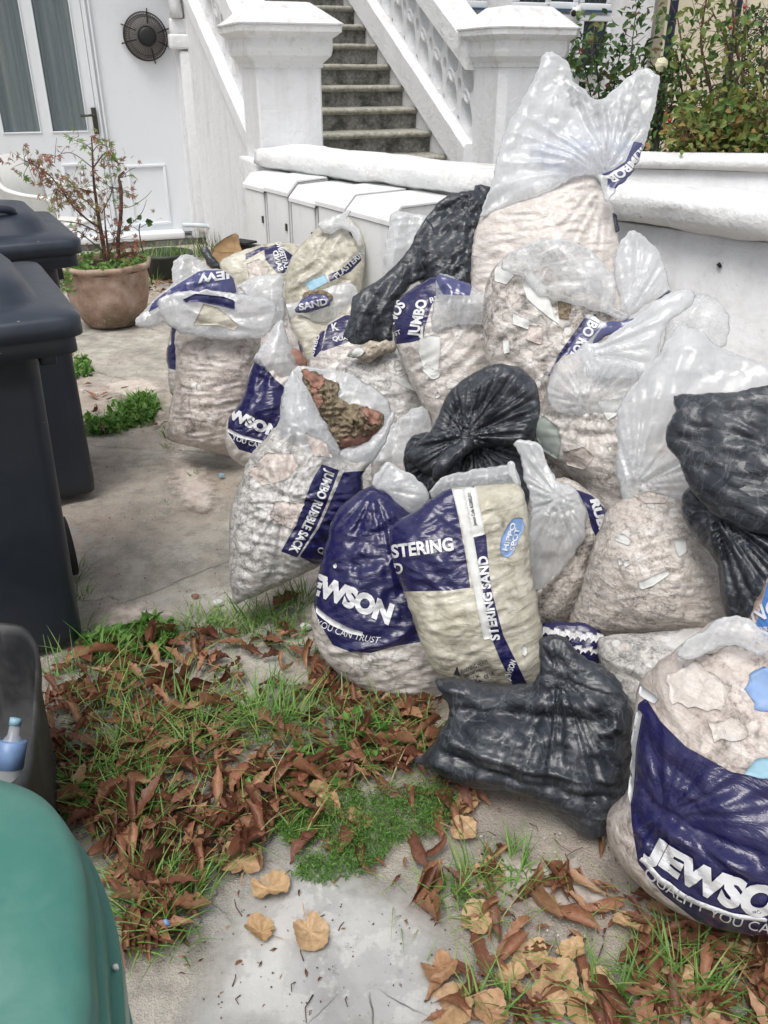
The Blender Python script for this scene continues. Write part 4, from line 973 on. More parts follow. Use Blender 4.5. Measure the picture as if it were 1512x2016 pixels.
mb = MB(); p = b2_-np.array([0.02, .1, .15]); d = np.array([.12, .5, .8]); d /= np.linalg.norm(d); tube(mb, [p+d*.08, p+d*.081, p+d*.14, p+d*.141], [.029, .0315, .0315, .029], 20); mb.obj('label_band', M['blueprint'], bb)

# white plastic chair behind the bins
cc_ = at_z(97, 398, .62); frc = Fr((0, 0, 0), R(68)); cc_ = cc_-frc(-.285, -.25, 0); cc_[2] = 0; frc = Fr(cc_, R(68)); rt = empty('plastic_chair', frc.o, 'white plastic garden armchair behind the dark bins', 'chair')
mb = MB(); box(mb, frc, -.24, .24, -.24, .22, .40, .43, bev=.012); mb.obj('seat', M['whiteplastic'], rt)
for sx in (-1, 1):
    for sy in (-1, 1):
        mb = MB(); tube(mb, [frc(sx*.28, sy*.26, 0), frc(sx*.24, sy*.22, .41)], [.022, .03], 8); mb.obj('leg', M['whiteplastic'], rt)
    mb = MB(); rings = []
    path = catmull([frc(sx*.27, -.25, .42), frc(sx*.285, -.27, .60), frc(sx*.285, -.23, .645), frc(sx*.285, .0, .66), frc(sx*.28, .18, .70), frc(sx*.25, .26, .80)], 5)
    for p in path: rings.append([p+frc.x*a+frc.z*b for a, b in ((-.028, -.012), (.028, -.012), (.03, .008), (0, .014), (-.03, .008))])
    loft(mb, rings); mb.obj('armrest', M['whiteplastic'], rt)
mb = MB(); rings = []
for i in range(13):
    a = -.25+.5*i/12; zt = .86+.06*math.cos(a*6); rings.append([frc(a, .24+y-.25*a*a, z) for y, z in ((0, .43), (.09, zt), (.11, zt), (.02, .43))])
loft(mb, rings); mb.obj('backrest', M['whiteplastic'], rt)
GS = 'clear polythene sacks of rubble piled against the garden wall'; GB = 'black refuse sacks lying in the rubble pile'
N = math.pi
def shards(p, polys, mat='plaster', name='plaster_shard'):
    for q in polys: p.decal(name, q, M[mat], off=.004, thick=.003)

# A: big navy-printed sack at the right front
pl = Plane(1380, 1790, t=1.62, lean=.45)
r = sack_root('rubble_sack', pl, 'nearest bulging navy sack of pink plaster rubble, cut off by the right edge', 'rubble sack', GS, (1400, 1830))
a = Piece(r, 'sack_body', [(1250, 1390), (1262, 1342), (1290, 1308), (1335, 1275), (1380, 1240), (1425, 1217), (1475, 1226), (1520, 1262), (1600, 1270), (1690, 1330), (1760, 1500), (1760, 1700), (1660, 1800), (1540, 1824), (1440, 1817), (1360, 1792), (1290, 1750), (1225, 1690), (1197, 1632), (1200, 1590), (1238, 1552), (1246, 1470)], pl, M['sack_pink'], D=.17,
    folds=[('l', .010, 7), ('r', 0.0049, 21, -.35, 3, 3), ('cl', .012, 1330, 1580, 1480, 1640, .012), ('cl', -.014, 1300, 1550, 1500, 1625, .014), ('g', .012, 1330, 1560, 5, .12)], sp=.0055,
    prints=[[(1272, 1375), (1300, 1420), (1350, 1470), (1440, 1520), (1520, 1536), (1700, 1500), (1800, 1500), (1800, 1850), (1700, 1872), (1512, 1858), (1440, 1844), (1370, 1812), (1304, 1760), (1256, 1700), (1243, 1620), (1240, 1550), (1250, 1450), (1256, 1385)]])
a.decal('edge_tape', [(1255, 1395), (1266, 1402), (1254, 1470), (1248, 1560), (1243, 1580), (1238, 1560), (1244, 1470)], M['whiteprint'])
a.decal('edge_tape', [(1262, 1345), (1300, 1372), (1290, 1384), (1258, 1366)], M['whiteprint'])
a.text('lettering', 'JEWSON', (1270, 1672), (1606, 1812), 50, M['whiteprint'], bend=32, weight=.065, shear=.25, up=(.12, -1), hpx1=70)
a.text('lettering', 'QUALITY YOU CAN TRUST', (1272, 1716), (1650, 1830), 18, M['whiteprint'], bend=38, weight=.0)
a.decal('underline', [(1262, 1686), (1300, 1728), (1360, 1766), (1440, 1792), (1512, 1804), (1512, 1797), (1440, 1784), (1362, 1757), (1305, 1718), (1268, 1680)], M['whiteprint'])
a.decal('blue_scrap', [(1462, 1350), (1478, 1322), (1500, 1312), (1530, 1308), (1560, 1330), (1570, 1380), (1540, 1412), (1515, 1396), (1490, 1402), (1484, 1376)], M['blueprint'], jag=.002)
a.decal('blue_scrap', [(1465, 1520), (1490, 1490), (1530, 1485), (1530, 1525), (1500, 1530)], M['bluechip'])
for q in ([(1310, 1330), (1370, 1300), (1440, 1350), (1420, 1400), (1330, 1385)], [(1395, 1420), (1460, 1405), (1470, 1450), (1410, 1460)], [(1345, 1265), (1400, 1245), (1440, 1265), (1400, 1290)]): a.decal('rubble_lump', q, M['sack_pale'], off=.004, thick=.006, jag=.002)
Piece(r, 'loose_film_corner', [(1330, 1290), (1352, 1262), (1380, 1241), (1425, 1214), (1476, 1222), (1530, 1264), (1500, 1290), (1450, 1270), (1400, 1278), (1350, 1302)], pl, M['film_thin'], D=.03, off=.10, folds=FOLD_FILM, fill=False, sp=.005)

# Y: brown sack with blue print at the right edge
pl = Plane(1540, 1240, t=1.68, lean=.4)
r = sack_root('brick_sack', pl, 'sack of brown brick lumps with blue lettering, just showing above the nearest navy sack', 'rubble sack', GS, (1540, 1290))
a = Piece(r, 'sack_body', [(1468, 1240), (1490, 1180), (1530, 1120), (1640, 1110), (1680, 1250), (1640, 1400), (1520, 1390), (1470, 1290)], pl, m_sack('brown_brick_sack', (.2, .11, .07), (.4, .26, .18), (.5, .36, .27), 16., .1, navy=(.08, .22, .55)), D=.08, folds=FOLD_FULL,
    prints=[[(1488, 1230), (1512, 1140), (1640, 1110), (1640, 1260), (1520, 1276), (1496, 1250)]])
a.text('lettering', 'NGE', (1484, 1226), (1560, 1200), 32, M['whiteprint'], weight=.02)
a.text('lettering', 'papers', (1492, 1242), (1552, 1236), 12, M['whiteprint'])
a.text('lettering', 'cora', (1495, 1262), (1540, 1258), 12, M['whiteprint'])

# B: black sack lying in front, below the plastering sack
pl = Plane(1050, 1480, t=1.90, lean=.35)
r = sack_root('refuse_sack', pl, 'full black refuse sack lying on the concrete under the plastering sand sack', 'refuse sack', GB, (1050, 1600))
a = Piece(r, 'sack_body', [(858, 1450), (885, 1400), (862, 1352), (862, 1338), (905, 1336), (960, 1350), (1030, 1350), (1062, 1325), (1060, 1262), (1080, 1252), (1105, 1252), (1130, 1275), (1160, 1300), (1185, 1310), (1222, 1345), (1243, 1395), (1247, 1470), (1246, 1560), (1218, 1600), (1180, 1640), (1130, 1618), (1095, 1580), (1040, 1550), (960, 1540), (900, 1530), (864, 1512), (812, 1500), (840, 1480)], pl, M['black'], D=.13, smooth=2, jit=.003,
    folds=[('f', .035, 6, -.35, 3.2, 2), ('f', .020, 13, -.5, 2.6, 6), ('f', .010, 28, -.3, 2.4, 8), ('f', .005, 50, -.1, 2.4, 9), ('g', .02, 1100, 1320, 7, .12), ('cl', .025, 870, 1345, 1170, 1365, .014), ('cl', -.022, 880, 1385, 1190, 1400, .014), ('cl', .014, 900, 1440, 1200, 1500, .01), ('cl', -.012, 880, 1465, 1180, 1530, .01)], sp=.0045)

# C: plastering sand sack
pl = Plane(930, 1150, t=2.06, lean=.42)
r = sack_root('plastering_sack', pl, 'dirty cream and navy plastering sand sack standing on the black refuse sack', 'plastering sand sack', GS, (1000, 1350))
pC = [(889, 962), (950, 955), (1000, 951), (1022, 949), (1034, 985), (1041, 1023), (1048, 1130), (1062, 1201), (1070, 1260), (1073, 1330), (1074, 1364), (1040, 1363), (1008, 1357), (937, 1347), (880, 1334), (850, 1312), (832, 1275), (814, 1225), (794, 1162), (775, 1110), (768, 1070), (768, 1040), (790, 1020), (825, 1000), (858, 974)]
a = Piece(r, 'sack_body', pC, pl, M['sack_cream'], D=.10, smooth=2, sp=.0045, folds=[('l', .011, 8), ('r', 0.0032, 36, .3, 3, 3), ('r', 0.0049, 16.5, -.6, 2.5, 5), ('r', 0.0025, 60, .5, 3, 15)],
    prints=[[(889, 960), (905, 1030), (918, 1100), (926, 1157), (880, 1163), (794, 1165), (760, 1100), (760, 1036), (800, 1014), (850, 975)],
            [(928, 1059), (957, 1052), (962, 1110), (967, 1158), (980, 1210), (991, 1251), (1015, 1300), (1038, 1348), (1014, 1358), (985, 1300), (965, 1250), (950, 1200), (940, 1140)]])
W_ = M['whiteprint']
for q in ([(889, 962), (912, 960), (924, 1010), (945, 1130), (960, 1215), (968, 1255), (952, 1258), (944, 1215), (928, 1140), (908, 1030)], [(912, 960), (938, 957), (955, 1052), (928, 1058), (920, 1010)]): a.decal('white_stripe', q, M['plaster'], off=.0022, thick=.001)
a.text('lettering', 'PLASTERING', (722, 1105), (894, 1083), 27, W_, weight=.035)
a.text('lettering', 'SAND', (728, 1137), (795, 1128), 22, W_, weight=.03)
a.text('lettering', 'PLASTERING SAND', (994, 1296), (960, 1093), 20, W_, weight=.04, bend=-4, up=(-1, .12), clip=[(925, 1090), (975, 1090), (995, 1256), (960, 1262)])
a.text('lettering', 'Jewson Code AGSMKL011', (939, 1034), (927, 970), 7, M['blackprint'], up=(-1, .1))
a.decal('blue_spot', [(984, 1080), (986, 1060), (1000, 1032), (1010, 1020), (1028, 1018), (1033, 1035), (1022, 1060), (1012, 1085), (1000, 1097), (988, 1094)], M['blueprint'], off=.002, thick=.001)
a.text('lettering', 'HIPPO', (998, 1084), (1016, 1030), 10, W_, weight=.03, off=.004, up=(-1, -.2))
a.text('lettering', 'SPOT', (1012, 1084), (1024, 1040), 10, W_, weight=.03, off=.004, up=(-1, -.2))
a.text('lettering', 'WARNING HEAVY', (908, 1325), (962, 1303), 9, M['blackprint'], weight=.01)
a.text('lettering', 'TAKE CARE WHEN LIFTING', (914, 1332), (968, 1313), 6, M['blackprint'])
a.decal('warning_mark', [(893, 1326), (900, 1310), (907, 1330)], M['blackprint'], sp=.003)
a.text('lettering', 'UK', (934, 1337), (947, 1331), 8, M['blackprint']); a.text('lettering', 'CA', (937, 1346), (949, 1340), 8, M['blackprint'])
a.text('lettering', 'CE UK', (955, 1335), (975, 1326), 8, M['blackprint'])
a.text('lettering', 'JEWSON', (1003, 1338), (1016, 1300), 12, W_, weight=.03, up=(-1, -.4))
shards(a, [[(1026, 1272), (1034, 1266), (1039, 1280), (1034, 1290), (1028, 1288)]])
Piece(r, 'open_rim', [(844, 968), (868, 942), (893, 934), (937, 922), (975, 918), (1002, 912), (1010, 910), (1020, 935), (1024, 956), (1000, 953), (960, 957), (889, 964), (860, 982)], pl, M['film_thin'], D=.02, off=-.05, smooth=2, folds=FOLD_FILM, fill=False, sp=.005)
Piece(r, 'open_rim', [(998, 925), (1006, 911), (1014, 922), (1024, 950), (1030, 975), (1016, 958)], pl, M['film_thick'], D=.012, off=.01, fill=False, sp=.004)

# D: navy sack left of it
pl = Plane(740, 1180, t=2.30, lean=.36)
r = sack_root('rubble_sack', pl, 'upright navy sack with slanting white lettering, standing left of the plastering sand sack', 'rubble sack', GS, (740, 1370))
a = Piece(r, 'sack_body', [(660, 1012), (680, 990), (706, 968), (733, 958), (760, 966), (790, 985), (815, 1010), (850, 1040), (890, 1100), (910, 1200), (900, 1330), (876, 1394), (830, 1393), (794, 1380), (755, 1370), (723, 1359), (685, 1336), (650, 1308), (622, 1265), (612, 1215), (618, 1180), (626, 1135), (636, 1090), (648, 1045)], pl, M['sack'], D=.13, sp=.005,
    folds=[('l', .010, 7), ('r', 0.0057, 19.5, .3, 3, 4), ('g', .014, 735, 962, 6, .12), ('cl', -.012, 700, 1100, 770, 1075, .02), ('r', 0.0032, 45, .1, 3, 9), ('b', .0018, 36)],
    prints=[[(650, 1000), (735, 940), (790, 975), (860, 1000), (930, 1100), (930, 1250), (840, 1262), (780, 1272), (730, 1286), (690, 1284), (655, 1270), (628, 1225), (618, 1195), (610, 1100)]])
a.text('lettering', 'JEWSON', (586, 1158), (772, 1232), 44, W_, weight=.065, shear=.2, bend=-2, up=(.12, -1), clip=[(622, 1100), (790, 1150), (790, 1260), (622, 1230)])
a.text('lettering', 'QUALITY YOU CAN TRUST', (560, 1190), (745, 1264), 13, W_, weight=.0, bend=14, clip=[(618, 1190), (790, 1190), (790, 1290), (618, 1290)])
a.decal('underline', [(622, 1192), (650, 1215), (690, 1236), (716, 1243), (712, 1250), (684, 1244), (648, 1226), (622, 1204)], W_)
shards(a, [[(655, 1112), (662, 1108), (664, 1116), (658, 1118)]])
Piece(r, 'loose_neck', [(733, 958), (732, 942), (748, 922), (767, 908), (785, 920), (812, 935), (845, 968), (838, 992), (812, 1010), (800, 1012), (775, 985), (755, 968)], pl, M['film_thick'], D=.035, off=.02, folds=[('f', .014, 18, .7, 2, 5), ('g', .012, 740, 960, 6, .1)], fill=False, sp=.005)

# E: open sack with mortar, leaning left
pl = Plane(600, 1010, t=2.50, lean=.34)
r = sack_root('open_rubble_sack', pl, 'open tilted sack showing crumbled brown mortar and red brick', 'rubble sack', GS, (480, 1180))
a = Piece(r, 'sack_body', [(560, 765), (552, 790), (550, 828), (531, 853), (505, 880), (484, 915), (470, 955), (455, 1000), (450, 1063), (452, 1126), (459, 1187), (480, 1183), (520, 1165), (563, 1145), (610, 1122), (640, 1105), (690, 1070), (715, 1000), (715, 935), (735, 905), (752, 880), (720, 895), (690, 905), (666, 890), (640, 850), (610, 795), (584, 745), (575, 732)], pl, M['sack_open'], D=.12, off=.03, smooth=3, sp=.005,
    folds=[('r', 0.0057, 30, -.25, 3.2, 3), ('r', 0.0032, 60, -.3, 3, 13), ('l', .011, 8), ('g', .016, 556, 980, 6, .14), ('cl', -.016, 520, 960, 640, 990, .014)],
    prints=[[(634, 914), (668, 926), (640, 1000), (622, 1040), (585, 1098), (553, 1086), (585, 1030), (600, 985), (615, 945)], [(676, 930), (745, 925), (745, 1100), (625, 1114), (590, 1096), (628, 1040), (652, 985)]],
    fill=[(540, 845), (470, 900), (430, 1000), (430, 1210), (720, 1130), (760, 930), (700, 905), (640, 905)])
a.text('lettering', 'JUMBO RUBBLE SACK', (642, 922), (568, 1082), 19, W_, weight=.04, up=(1, .42), bend=-5)
a.text('lettering', 'QU', (625, 1088), (650, 1088), 12, W_)
for q in ([(490, 930), (525, 890), (575, 892), (590, 915), (560, 945), (515, 955)], [(600, 850), (640, 870), (655, 900), (615, 895)], [(540, 985), (600, 990), (575, 1040), (530, 1020)]): a.decal('brick_lump', q, M['sack_pink'], off=.002, thick=.002, jag=.001)
Piece(r, 'open_rim', [(576, 726), (600, 722), (660, 728), (706, 744), (753, 776), (768, 795), (774, 818), (762, 850), (738, 900), (706, 930), (672, 922), (630, 900), (600, 880), (575, 840), (560, 790)], pl, M['film'], D=.03, off=-.06, folds=FOLD_FILM, fill=False, sp=.006, smooth=3)
mo = Piece(r, 'mortar_heap', [(592, 730), (610, 728), (640, 742), (665, 752), (668, 780), (690, 795), (725, 800), (755, 815), (752, 845), (725, 868), (690, 880), (665, 885), (640, 845), (612, 790)], pl, M['mortar'], D=.05, off=-.02, smooth=2, sp=.004, jit=.004, folds=[('b', .024, 30), ('b', .02, 60), ('l', .02, 16)])
for q in ([(590, 726), (612, 728), (640, 745), (628, 762), (604, 750)], [(668, 862), (720, 855), (735, 864), (700, 880), (670, 886)], [(610, 762), (628, 770), (640, 800), (622, 800)], [(715, 800), (752, 812), (748, 838), (722, 828)]): mo.decal('brick_lump', q, M['brick'], off=.006, thick=.012, jag=.003, sp=.005)
Piece(r, 'folded_film', [(664, 890), (700, 880), (738, 858), (772, 812), (775, 822), (762, 862), (738, 905), (706, 932), (680, 925)], pl, M['film'], D=.02, off=.035, folds=FOLD_FILM, fill=False, sp=.005, smooth=2)
Piece(r, 'folded_film', [(575, 728), (592, 745), (640, 830), (668, 888), (655, 900), (610, 870), (575, 850), (556, 800), (560, 765)], pl, M['film'], D=.02, off=.05, folds=FOLD_FILM, fill=False, sp=.005, smooth=2)

# F: tall pinkish sack at the left with rolled-down rim
pl = Plane(420, 760, t=3.48, lean=.25)
r = sack_root('rubble_sack', pl, 'tall pinkish rubble sack with a rolled-down milky rim at the left end', 'rubble sack', GS, (400, 880))
a = Piece(r, 'sack_body', [(350, 640), (346, 700), (344, 760), (334, 800), (325, 848), (330, 865), (360, 876), (400, 884), (450, 898), (478, 905), (492, 860), (500, 800), (508, 720), (514, 660), (500, 630), (430, 622)], pl, M['sack_pink'], D=.15, smooth=3, sp=.0065,
    folds=[('r', 0.0065, 27, -.08, 4, 3), ('l', .010, 7), ('r', 0.0041, 51, .05, 4, 5)])
a = Piece(r, 'rolled_rim', [(312, 600), (322, 584), (360, 574), (420, 572), (480, 580), (525, 588), (545, 600), (535, 640), (520, 664), (470, 668), (400, 664), (350, 652), (322, 630)], pl, M['film_thick'], D=.05, off=.16, folds=[('f', .014, 11, .1, 2.5, 5), ('f', .008, 26, -.3, 2, 9)], fill=False, sp=.006)
a.decal('mud_smear', [(400, 598), (430, 606), (470, 640), (460, 650), (430, 640), (380, 640), (390, 620)], M['sack_cream'], off=.003, thick=.001)
Piece(r, 'rubble_top', [(345, 612), (380, 590), (430, 588), (500, 600), (512, 640), (430, 650), (350, 645)], pl, M['sack_pink'], D=.03, off=.06, folds=FOLD_FULL)
a.decal('navy_inner_print', [(360, 590), (385, 578), (440, 584), (462, 592), (462, 610), (430, 602), (390, 594), (366, 596)], M['navyprint'] if 'navyprint' in M else M['navy_paint'], off=.003, thick=.001)

# H: navy-topped sack behind F
pl = Plane(400, 650, t=3.85, lean=.35)
r = sack_root('rubble_sack', pl, 'folded sack with upside-down navy print, behind the tall left one', 'rubble sack', GS, (340, 780))
a = Piece(r, 'sack_body', [(338, 640), (345, 590), (400, 560), (480, 560), (520, 610), (520, 740), (440, 840), (345, 790), (330, 720), (328, 690)], pl, M['sack'], D=.1, folds=FOLD_FULL, sp=.008, prints=[[(318, 680), (346, 680), (350, 730), (320, 722)], [(338, 640), (348, 640), (350, 680), (336, 690)]])
a = Piece(r, 'folded_top', [(265, 632), (290, 605), (316, 578), (350, 552), (392, 534), (430, 530), (458, 545), (468, 570), (500, 590), (490, 610), (420, 600), (370, 605), (330, 630), (300, 644), (275, 645)], pl, M['film_thick'], D=.05, off=.08, folds=FOLD_FILM, fill=False, sp=.006, smooth=3,
    prints=[[(300, 596), (330, 572), (395, 532), (440, 532), (460, 548), (466, 575), (440, 590), (380, 580), (320, 600), (292, 615)]])
a.text('lettering', 'JEW', (455, 531), (388, 541), 18, W_, weight=.04, up=(.1, 1))
a.text('lettering', 'JUMBO', (462, 548), (472, 590), 10, W_, weight=.03)

# I: little crumpled film behind
pl = Plane(375, 530, t=4.35, lean=.35)
r = sack_root('crumpled_sack', pl, 'small puffed clear sack poking up behind the folded navy one, left of the cardboard', 'polythene sack', GS, (375, 600))
Piece(r, 'sack_body', [(341, 560), (338, 528), (348, 508), (368, 500), (390, 510), (415, 528), (430, 548), (420, 600), (370, 620), (345, 600)], pl, M['film_thick'], D=.07, folds=FOLD_FILM, fill=[(330, 560), (440, 560), (440, 640), (330, 640)], sp=.008)

# J: plastering sand sack at the back
pl = Plane(510, 530, t=4.55, lean=.5)
r = sack_root('plastering_sack', pl, 'low pale sand sack with a navy diamond, beside the cardboard', 'plastering sand sack', GS, (500, 590))
a = Piece(r, 'sack_body', [(432, 520), (460, 500), (500, 486), (540, 478), (590, 482), (620, 500), (610, 550), (590, 640), (560, 720), (510, 740), (490, 640), (455, 570)], pl, M['sack_cream'], D=.1, folds=FOLD_FULL, sp=.009, prints=[[(520, 490), (545, 480), (580, 505), (560, 538), (545, 538), (522, 510)], [(483, 500), (515, 486), (530, 486), (505, 500), (484, 512)]])
a.text('lettering', 'PLASTERING', (562, 534), (542, 478), 11, W_, weight=.03, up=(1, -.3)); a.text('lettering', 'SAND', (548, 536), (536, 496), 11, W_, weight=.04, up=(1, -.3))
a.decal('pink_rubble', [(485, 520), (510, 510), (530, 530), (520, 550), (490, 550)], M['sack_pink'], off=.003, thick=.001)

# K: cream plastering sack
pl = Plane(640, 510, t=4.22, lean=.38)
r = sack_root('plastering_sack', pl, 'full yellowed plastering sack standing against the white meter boxes', 'plastering sand sack', GS, (640, 600))
a = Piece(r, 'sack_body', [(562, 560), (568, 520), (585, 490), (610, 465), (628, 445), (650, 430), (678, 424), (700, 440), (716, 470), (720, 510), (714, 555), (706, 620), (690, 760), (640, 795), (590, 780), (570, 680), (560, 600)], pl, M['sack_cream'], D=.13, folds=[('l', .011, 6), ('r', 0.0113, 13.5, .6, 2.5, 3), ('g', .02, 670, 430, 5, .15), ('r', 0.0049, 39, -.4, 2, 9)], sp=.008,
    prints=[[(645, 542), (672, 530), (700, 506), (708, 498), (712, 512), (690, 535), (660, 550), (650, 556)]])
a.text('lettering', 'PLASTERING', (664, 551), (728, 492), 12, W_, weight=.03)
Piece(r, 'knotted_neck', [(630, 450), (628, 438), (650, 428), (672, 420), (690, 416), (684, 430), (708, 452), (712, 480), (704, 486), (690, 458), (668, 450), (650, 462)], pl, M['film_thick'], D=.03, off=.1, folds=[('f', .014, 18, .5, 2, 3)], fill=False, sp=.006, smooth=2)
a.decal('navy_tab', [(686, 454), (700, 458), (704, 472), (692, 466)], M['navy_paint'])
a.decal('white_patch', [(600, 556), (640, 540), (646, 556), (612, 574)], M['bluechip'], off=.002, thick=.001)

# L: cream open sack with folded labels inside
pl = Plane(640, 620, t=3.92, lean=.42)
r = sack_root('open_plastering_sack', pl, 'half open cream sack stuffed with printed film, below the yellowed sack', 'plastering sand sack', GS, (640, 720))
a = Piece(r, 'sack_body', [(568, 640), (580, 618), (600, 622), (640, 640), (690, 600), (708, 590), (706, 640), (695, 760), (640, 850), (600, 800), (565, 690)], pl, M['sack_cream'], D=.07, folds=FOLD_FULL, sp=.008, smooth=3)
Piece(r, 'open_rim', [(553, 600), (578, 596), (610, 582), (640, 568), (690, 556), (706, 578), (704, 606), (680, 622), (640, 636), (600, 634), (570, 626)], pl, M['film_thick'], D=.03, off=-.03, folds=FOLD_FILM, fill=False, sp=.007)
b_ = Piece(r, 'printed_scrap', [(580, 610), (596, 590), (620, 578), (646, 584), (650, 602), (620, 612), (590, 618)], pl, M['film_thick'], D=.02, off=.04, folds=FOLD_FILM, sp=.006, fill=False, prints=[[(570, 580), (660, 570), (660, 600), (570, 625)]])
b_.text('lettering', 'SAND', (590, 612), (646, 600), 14, W_, weight=.04)
Piece(r, 'dark_rubble', [(600, 575), (640, 572), (656, 590), (630, 600), (600, 600)], pl, M['mortar'], D=.02, off=.015, folds=[('b', .02, 40)], sp=.006)

# L2: white film folds above F's right
pl = Plane(560, 640, t=3.75, lean=.42)
r = sack_root('rubble_sack', pl, 'pale sack wedged between the tall left sack and the cream ones', 'rubble sack', GS, (560, 760))
a = Piece(r, 'sack_body', [(500, 590), (530, 570), (555, 575), (575, 640), (600, 700), (600, 790), (540, 800), (505, 760), (500, 660)], pl, M['sack'], D=.07, folds=FOLD_FULL, sp=.008, prints=[[(586, 672), (600, 668), (604, 690), (592, 696)]])
Piece(r, 'loose_neck', [(470, 565), (500, 545), (540, 540), (560, 548), (556, 580), (560, 620), (540, 660), (520, 640), (500, 600)], pl, M['film_thick'], D=.04, off=.05, folds=FOLD_FILM, fill=False, sp=.007)

# G: navy sack between F and E
pl = Plane(510, 790, t=3.10, lean=.33)
r = sack_root('rubble_sack', pl, 'slumped navy sack left of the open mortar sack, a brick end poking out', 'rubble sack', GS, (490, 905))
a = Piece(r, 'sack_body', [(505, 705), (540, 690), (580, 740), (600, 780), (600, 850), (560, 890), (520, 915), (485, 918), (455, 900), (442, 870), (446, 830), (466, 800), (480, 775), (490, 740)], pl, M['sack_pale'], D=.11, sp=.006, folds=[('l', .016, 7), ('r', 0.0113, 18, .9, 2.5, 4), ('r', 0.0049, 42, .6, 2, 9)],
    prints=[[(505, 700), (540, 745), (575, 775), (600, 800), (600, 890), (540, 880), (500, 894), (470, 885), (448, 850), (450, 815), (475, 780), (490, 740)]])
a.text('lettering', 'JEWSON', (425, 808), (548, 862), 24, W_, weight=.06, shear=.1, up=(.2, -1), bend=5, clip=[(452, 790), (600, 800), (600, 900), (452, 880)])
a.text('lettering', 'YOU CAN TRUST', (456, 864), (560, 890), 10, W_, bend=4)
a.decal('underline', [(448, 842), (475, 856), (520, 868), (540, 868), (540, 872), (515, 872), (472, 862), (448, 850)], W_)
Piece(r, 'loose_neck', [(500, 708), (525, 665), (545, 632), (558, 632), (565, 660), (580, 700), (605, 738), (580, 730), (572, 760), (560, 772), (530, 745)], pl, M['film'], D=.04, off=.03, folds=FOLD_FILM, fill=False, sp=.006, smooth=3)
for q, d in (([(566, 700), (576, 684), (590, 690), (606, 710), (604, 728), (585, 724)], 0.0),):
    Piece(r, 'brick_end', q, pl, M['brick'], D=.03, off=.02, smooth=1, sp=.006, folds=[('b', .008, 40)], power=.25)

# M1: K QU navy sack with rubble
pl = Plane(680, 730, t=3.45, lean=.42)
r = sack_root('rubble_sack', pl, 'sack with navy shoulder and thin white ring print, leaning behind the open mortar sack', 'rubble sack', GS, (680, 860))
a = Piece(r, 'sack_body', [(612, 700), (622, 665), (645, 640), (670, 622), (700, 620), (730, 630), (750, 680), (750, 780), (720, 920), (650, 940), (615, 860), (605, 790), (606, 740)], pl, M['sack'], D=.11, folds=FOLD_FULL, sp=.007, prints=[[(616, 690), (626, 655), (640, 650), (632, 690), (618, 706)], [(645, 640), (680, 620), (720, 622), (740, 640), (740, 670), (690, 672), (634, 692)]])
a.text('lettering', 'K', (655, 653), (668, 650), 16, W_, weight=.04); a.text('lettering', 'QUALITY', (655, 672), (712, 668), 9, W_)
a.text('lettering', 'JUMBO', (616, 706), (630, 660), 8, W_, up=(-1, -.3))
# M2: rubble sack with plaster lumps on its open top
pl = Plane(730, 780, t=3.18, lean=.42)
r = sack_root('open_rubble_sack', pl, 'grey sack with white plaster chunks heaped on its open top, below the black draped sack', 'rubble sack', GS, (740, 900))
a = Piece(r, 'sack_body', [(672, 712), (700, 700), (740, 690), (790, 680), (830, 690), (850, 760), (850, 840), (820, 960), (760, 1010), (690, 960), (665, 800), (660, 740)], pl, M['sack_open'], D=.12, folds=[('r', 0.0049, 36, -.2, 3, 3), ('l', .010, 8), ('b', .0018, 33)], sp=.006)
shards(a, [[(775, 738), (795, 742), (812, 760), (820, 772), (800, 764), (780, 752)], [(775, 724), (788, 718), (792, 728), (782, 731)]])
hp = Piece(r, 'plaster_heap', [(676, 706), (690, 690), (720, 675), (760, 668), (776, 678), (780, 692), (750, 700), (720, 714), (700, 706)], pl, M['mortarpale'] if 'mortarpale' in M else M['plaster'], D=.05, off=.08, smooth=1, sp=.005, jit=.004, folds=[('b', .0018, 39), ('b', .015, 60)])
hp.decal('plaster_shard', [(686, 700), (704, 684), (720, 690), (712, 700), (695, 706)], M['plaster'], off=.012, thick=.006)

# N: black sack draped over the pile at the back
pl = Plane(850, 500, t=3.42, lean=.45)
r = sack_root('refuse_sack', pl, 'black refuse sack draped against the wall, its tail hanging down left', 'refuse sack', GB, (820, 650))
a = Piece(r, 'sack_body', [(935, 365), (965, 368), (960, 400), (962, 480), (960, 600), (930, 760), (900, 930), (860, 930), (850, 760), (845, 620), (830, 560), (806, 520), (812, 480), (838, 430), (880, 385), (930, 378)], pl, M['black'], D=.13, sp=.007, folds=FOLD_BLACK+[('g', .02, 940, 385, 6, .2)])
Piece(r, 'hanging_tail', [(838, 430), (860, 470), (850, 540), (810, 560), (780, 610), (772, 670), (740, 672), (690, 690), (668, 710), (664, 690), (690, 620), (694, 585), (740, 555), (780, 520), (805, 490)], pl, M['black'], D=.06, off=.05, sp=.006, smooth=3, folds=[('f', .02, 12, 1.0, 3.5, 2), ('f', .01, 26, 1.1, 3, 6), ('f', .004, 50, .8, 2, 8)])

# Z: clear film against the meter box
pl = Plane(800, 470, t=3.75, lean=.3)
r = sack_root('crumpled_sack', pl, 'empty milky sack crumpled upright against the last white meter box', 'polythene sack', GS, (800, 560))
Piece(r, 'sack_body', [(768, 430), (780, 416), (810, 420), (845, 424), (860, 440), (830, 500), (790, 560), (765, 580), (752, 520), (762, 470)], pl, M['film_thick'], D=.06, folds=FOLD_FILM, fill=False, sp=.008)

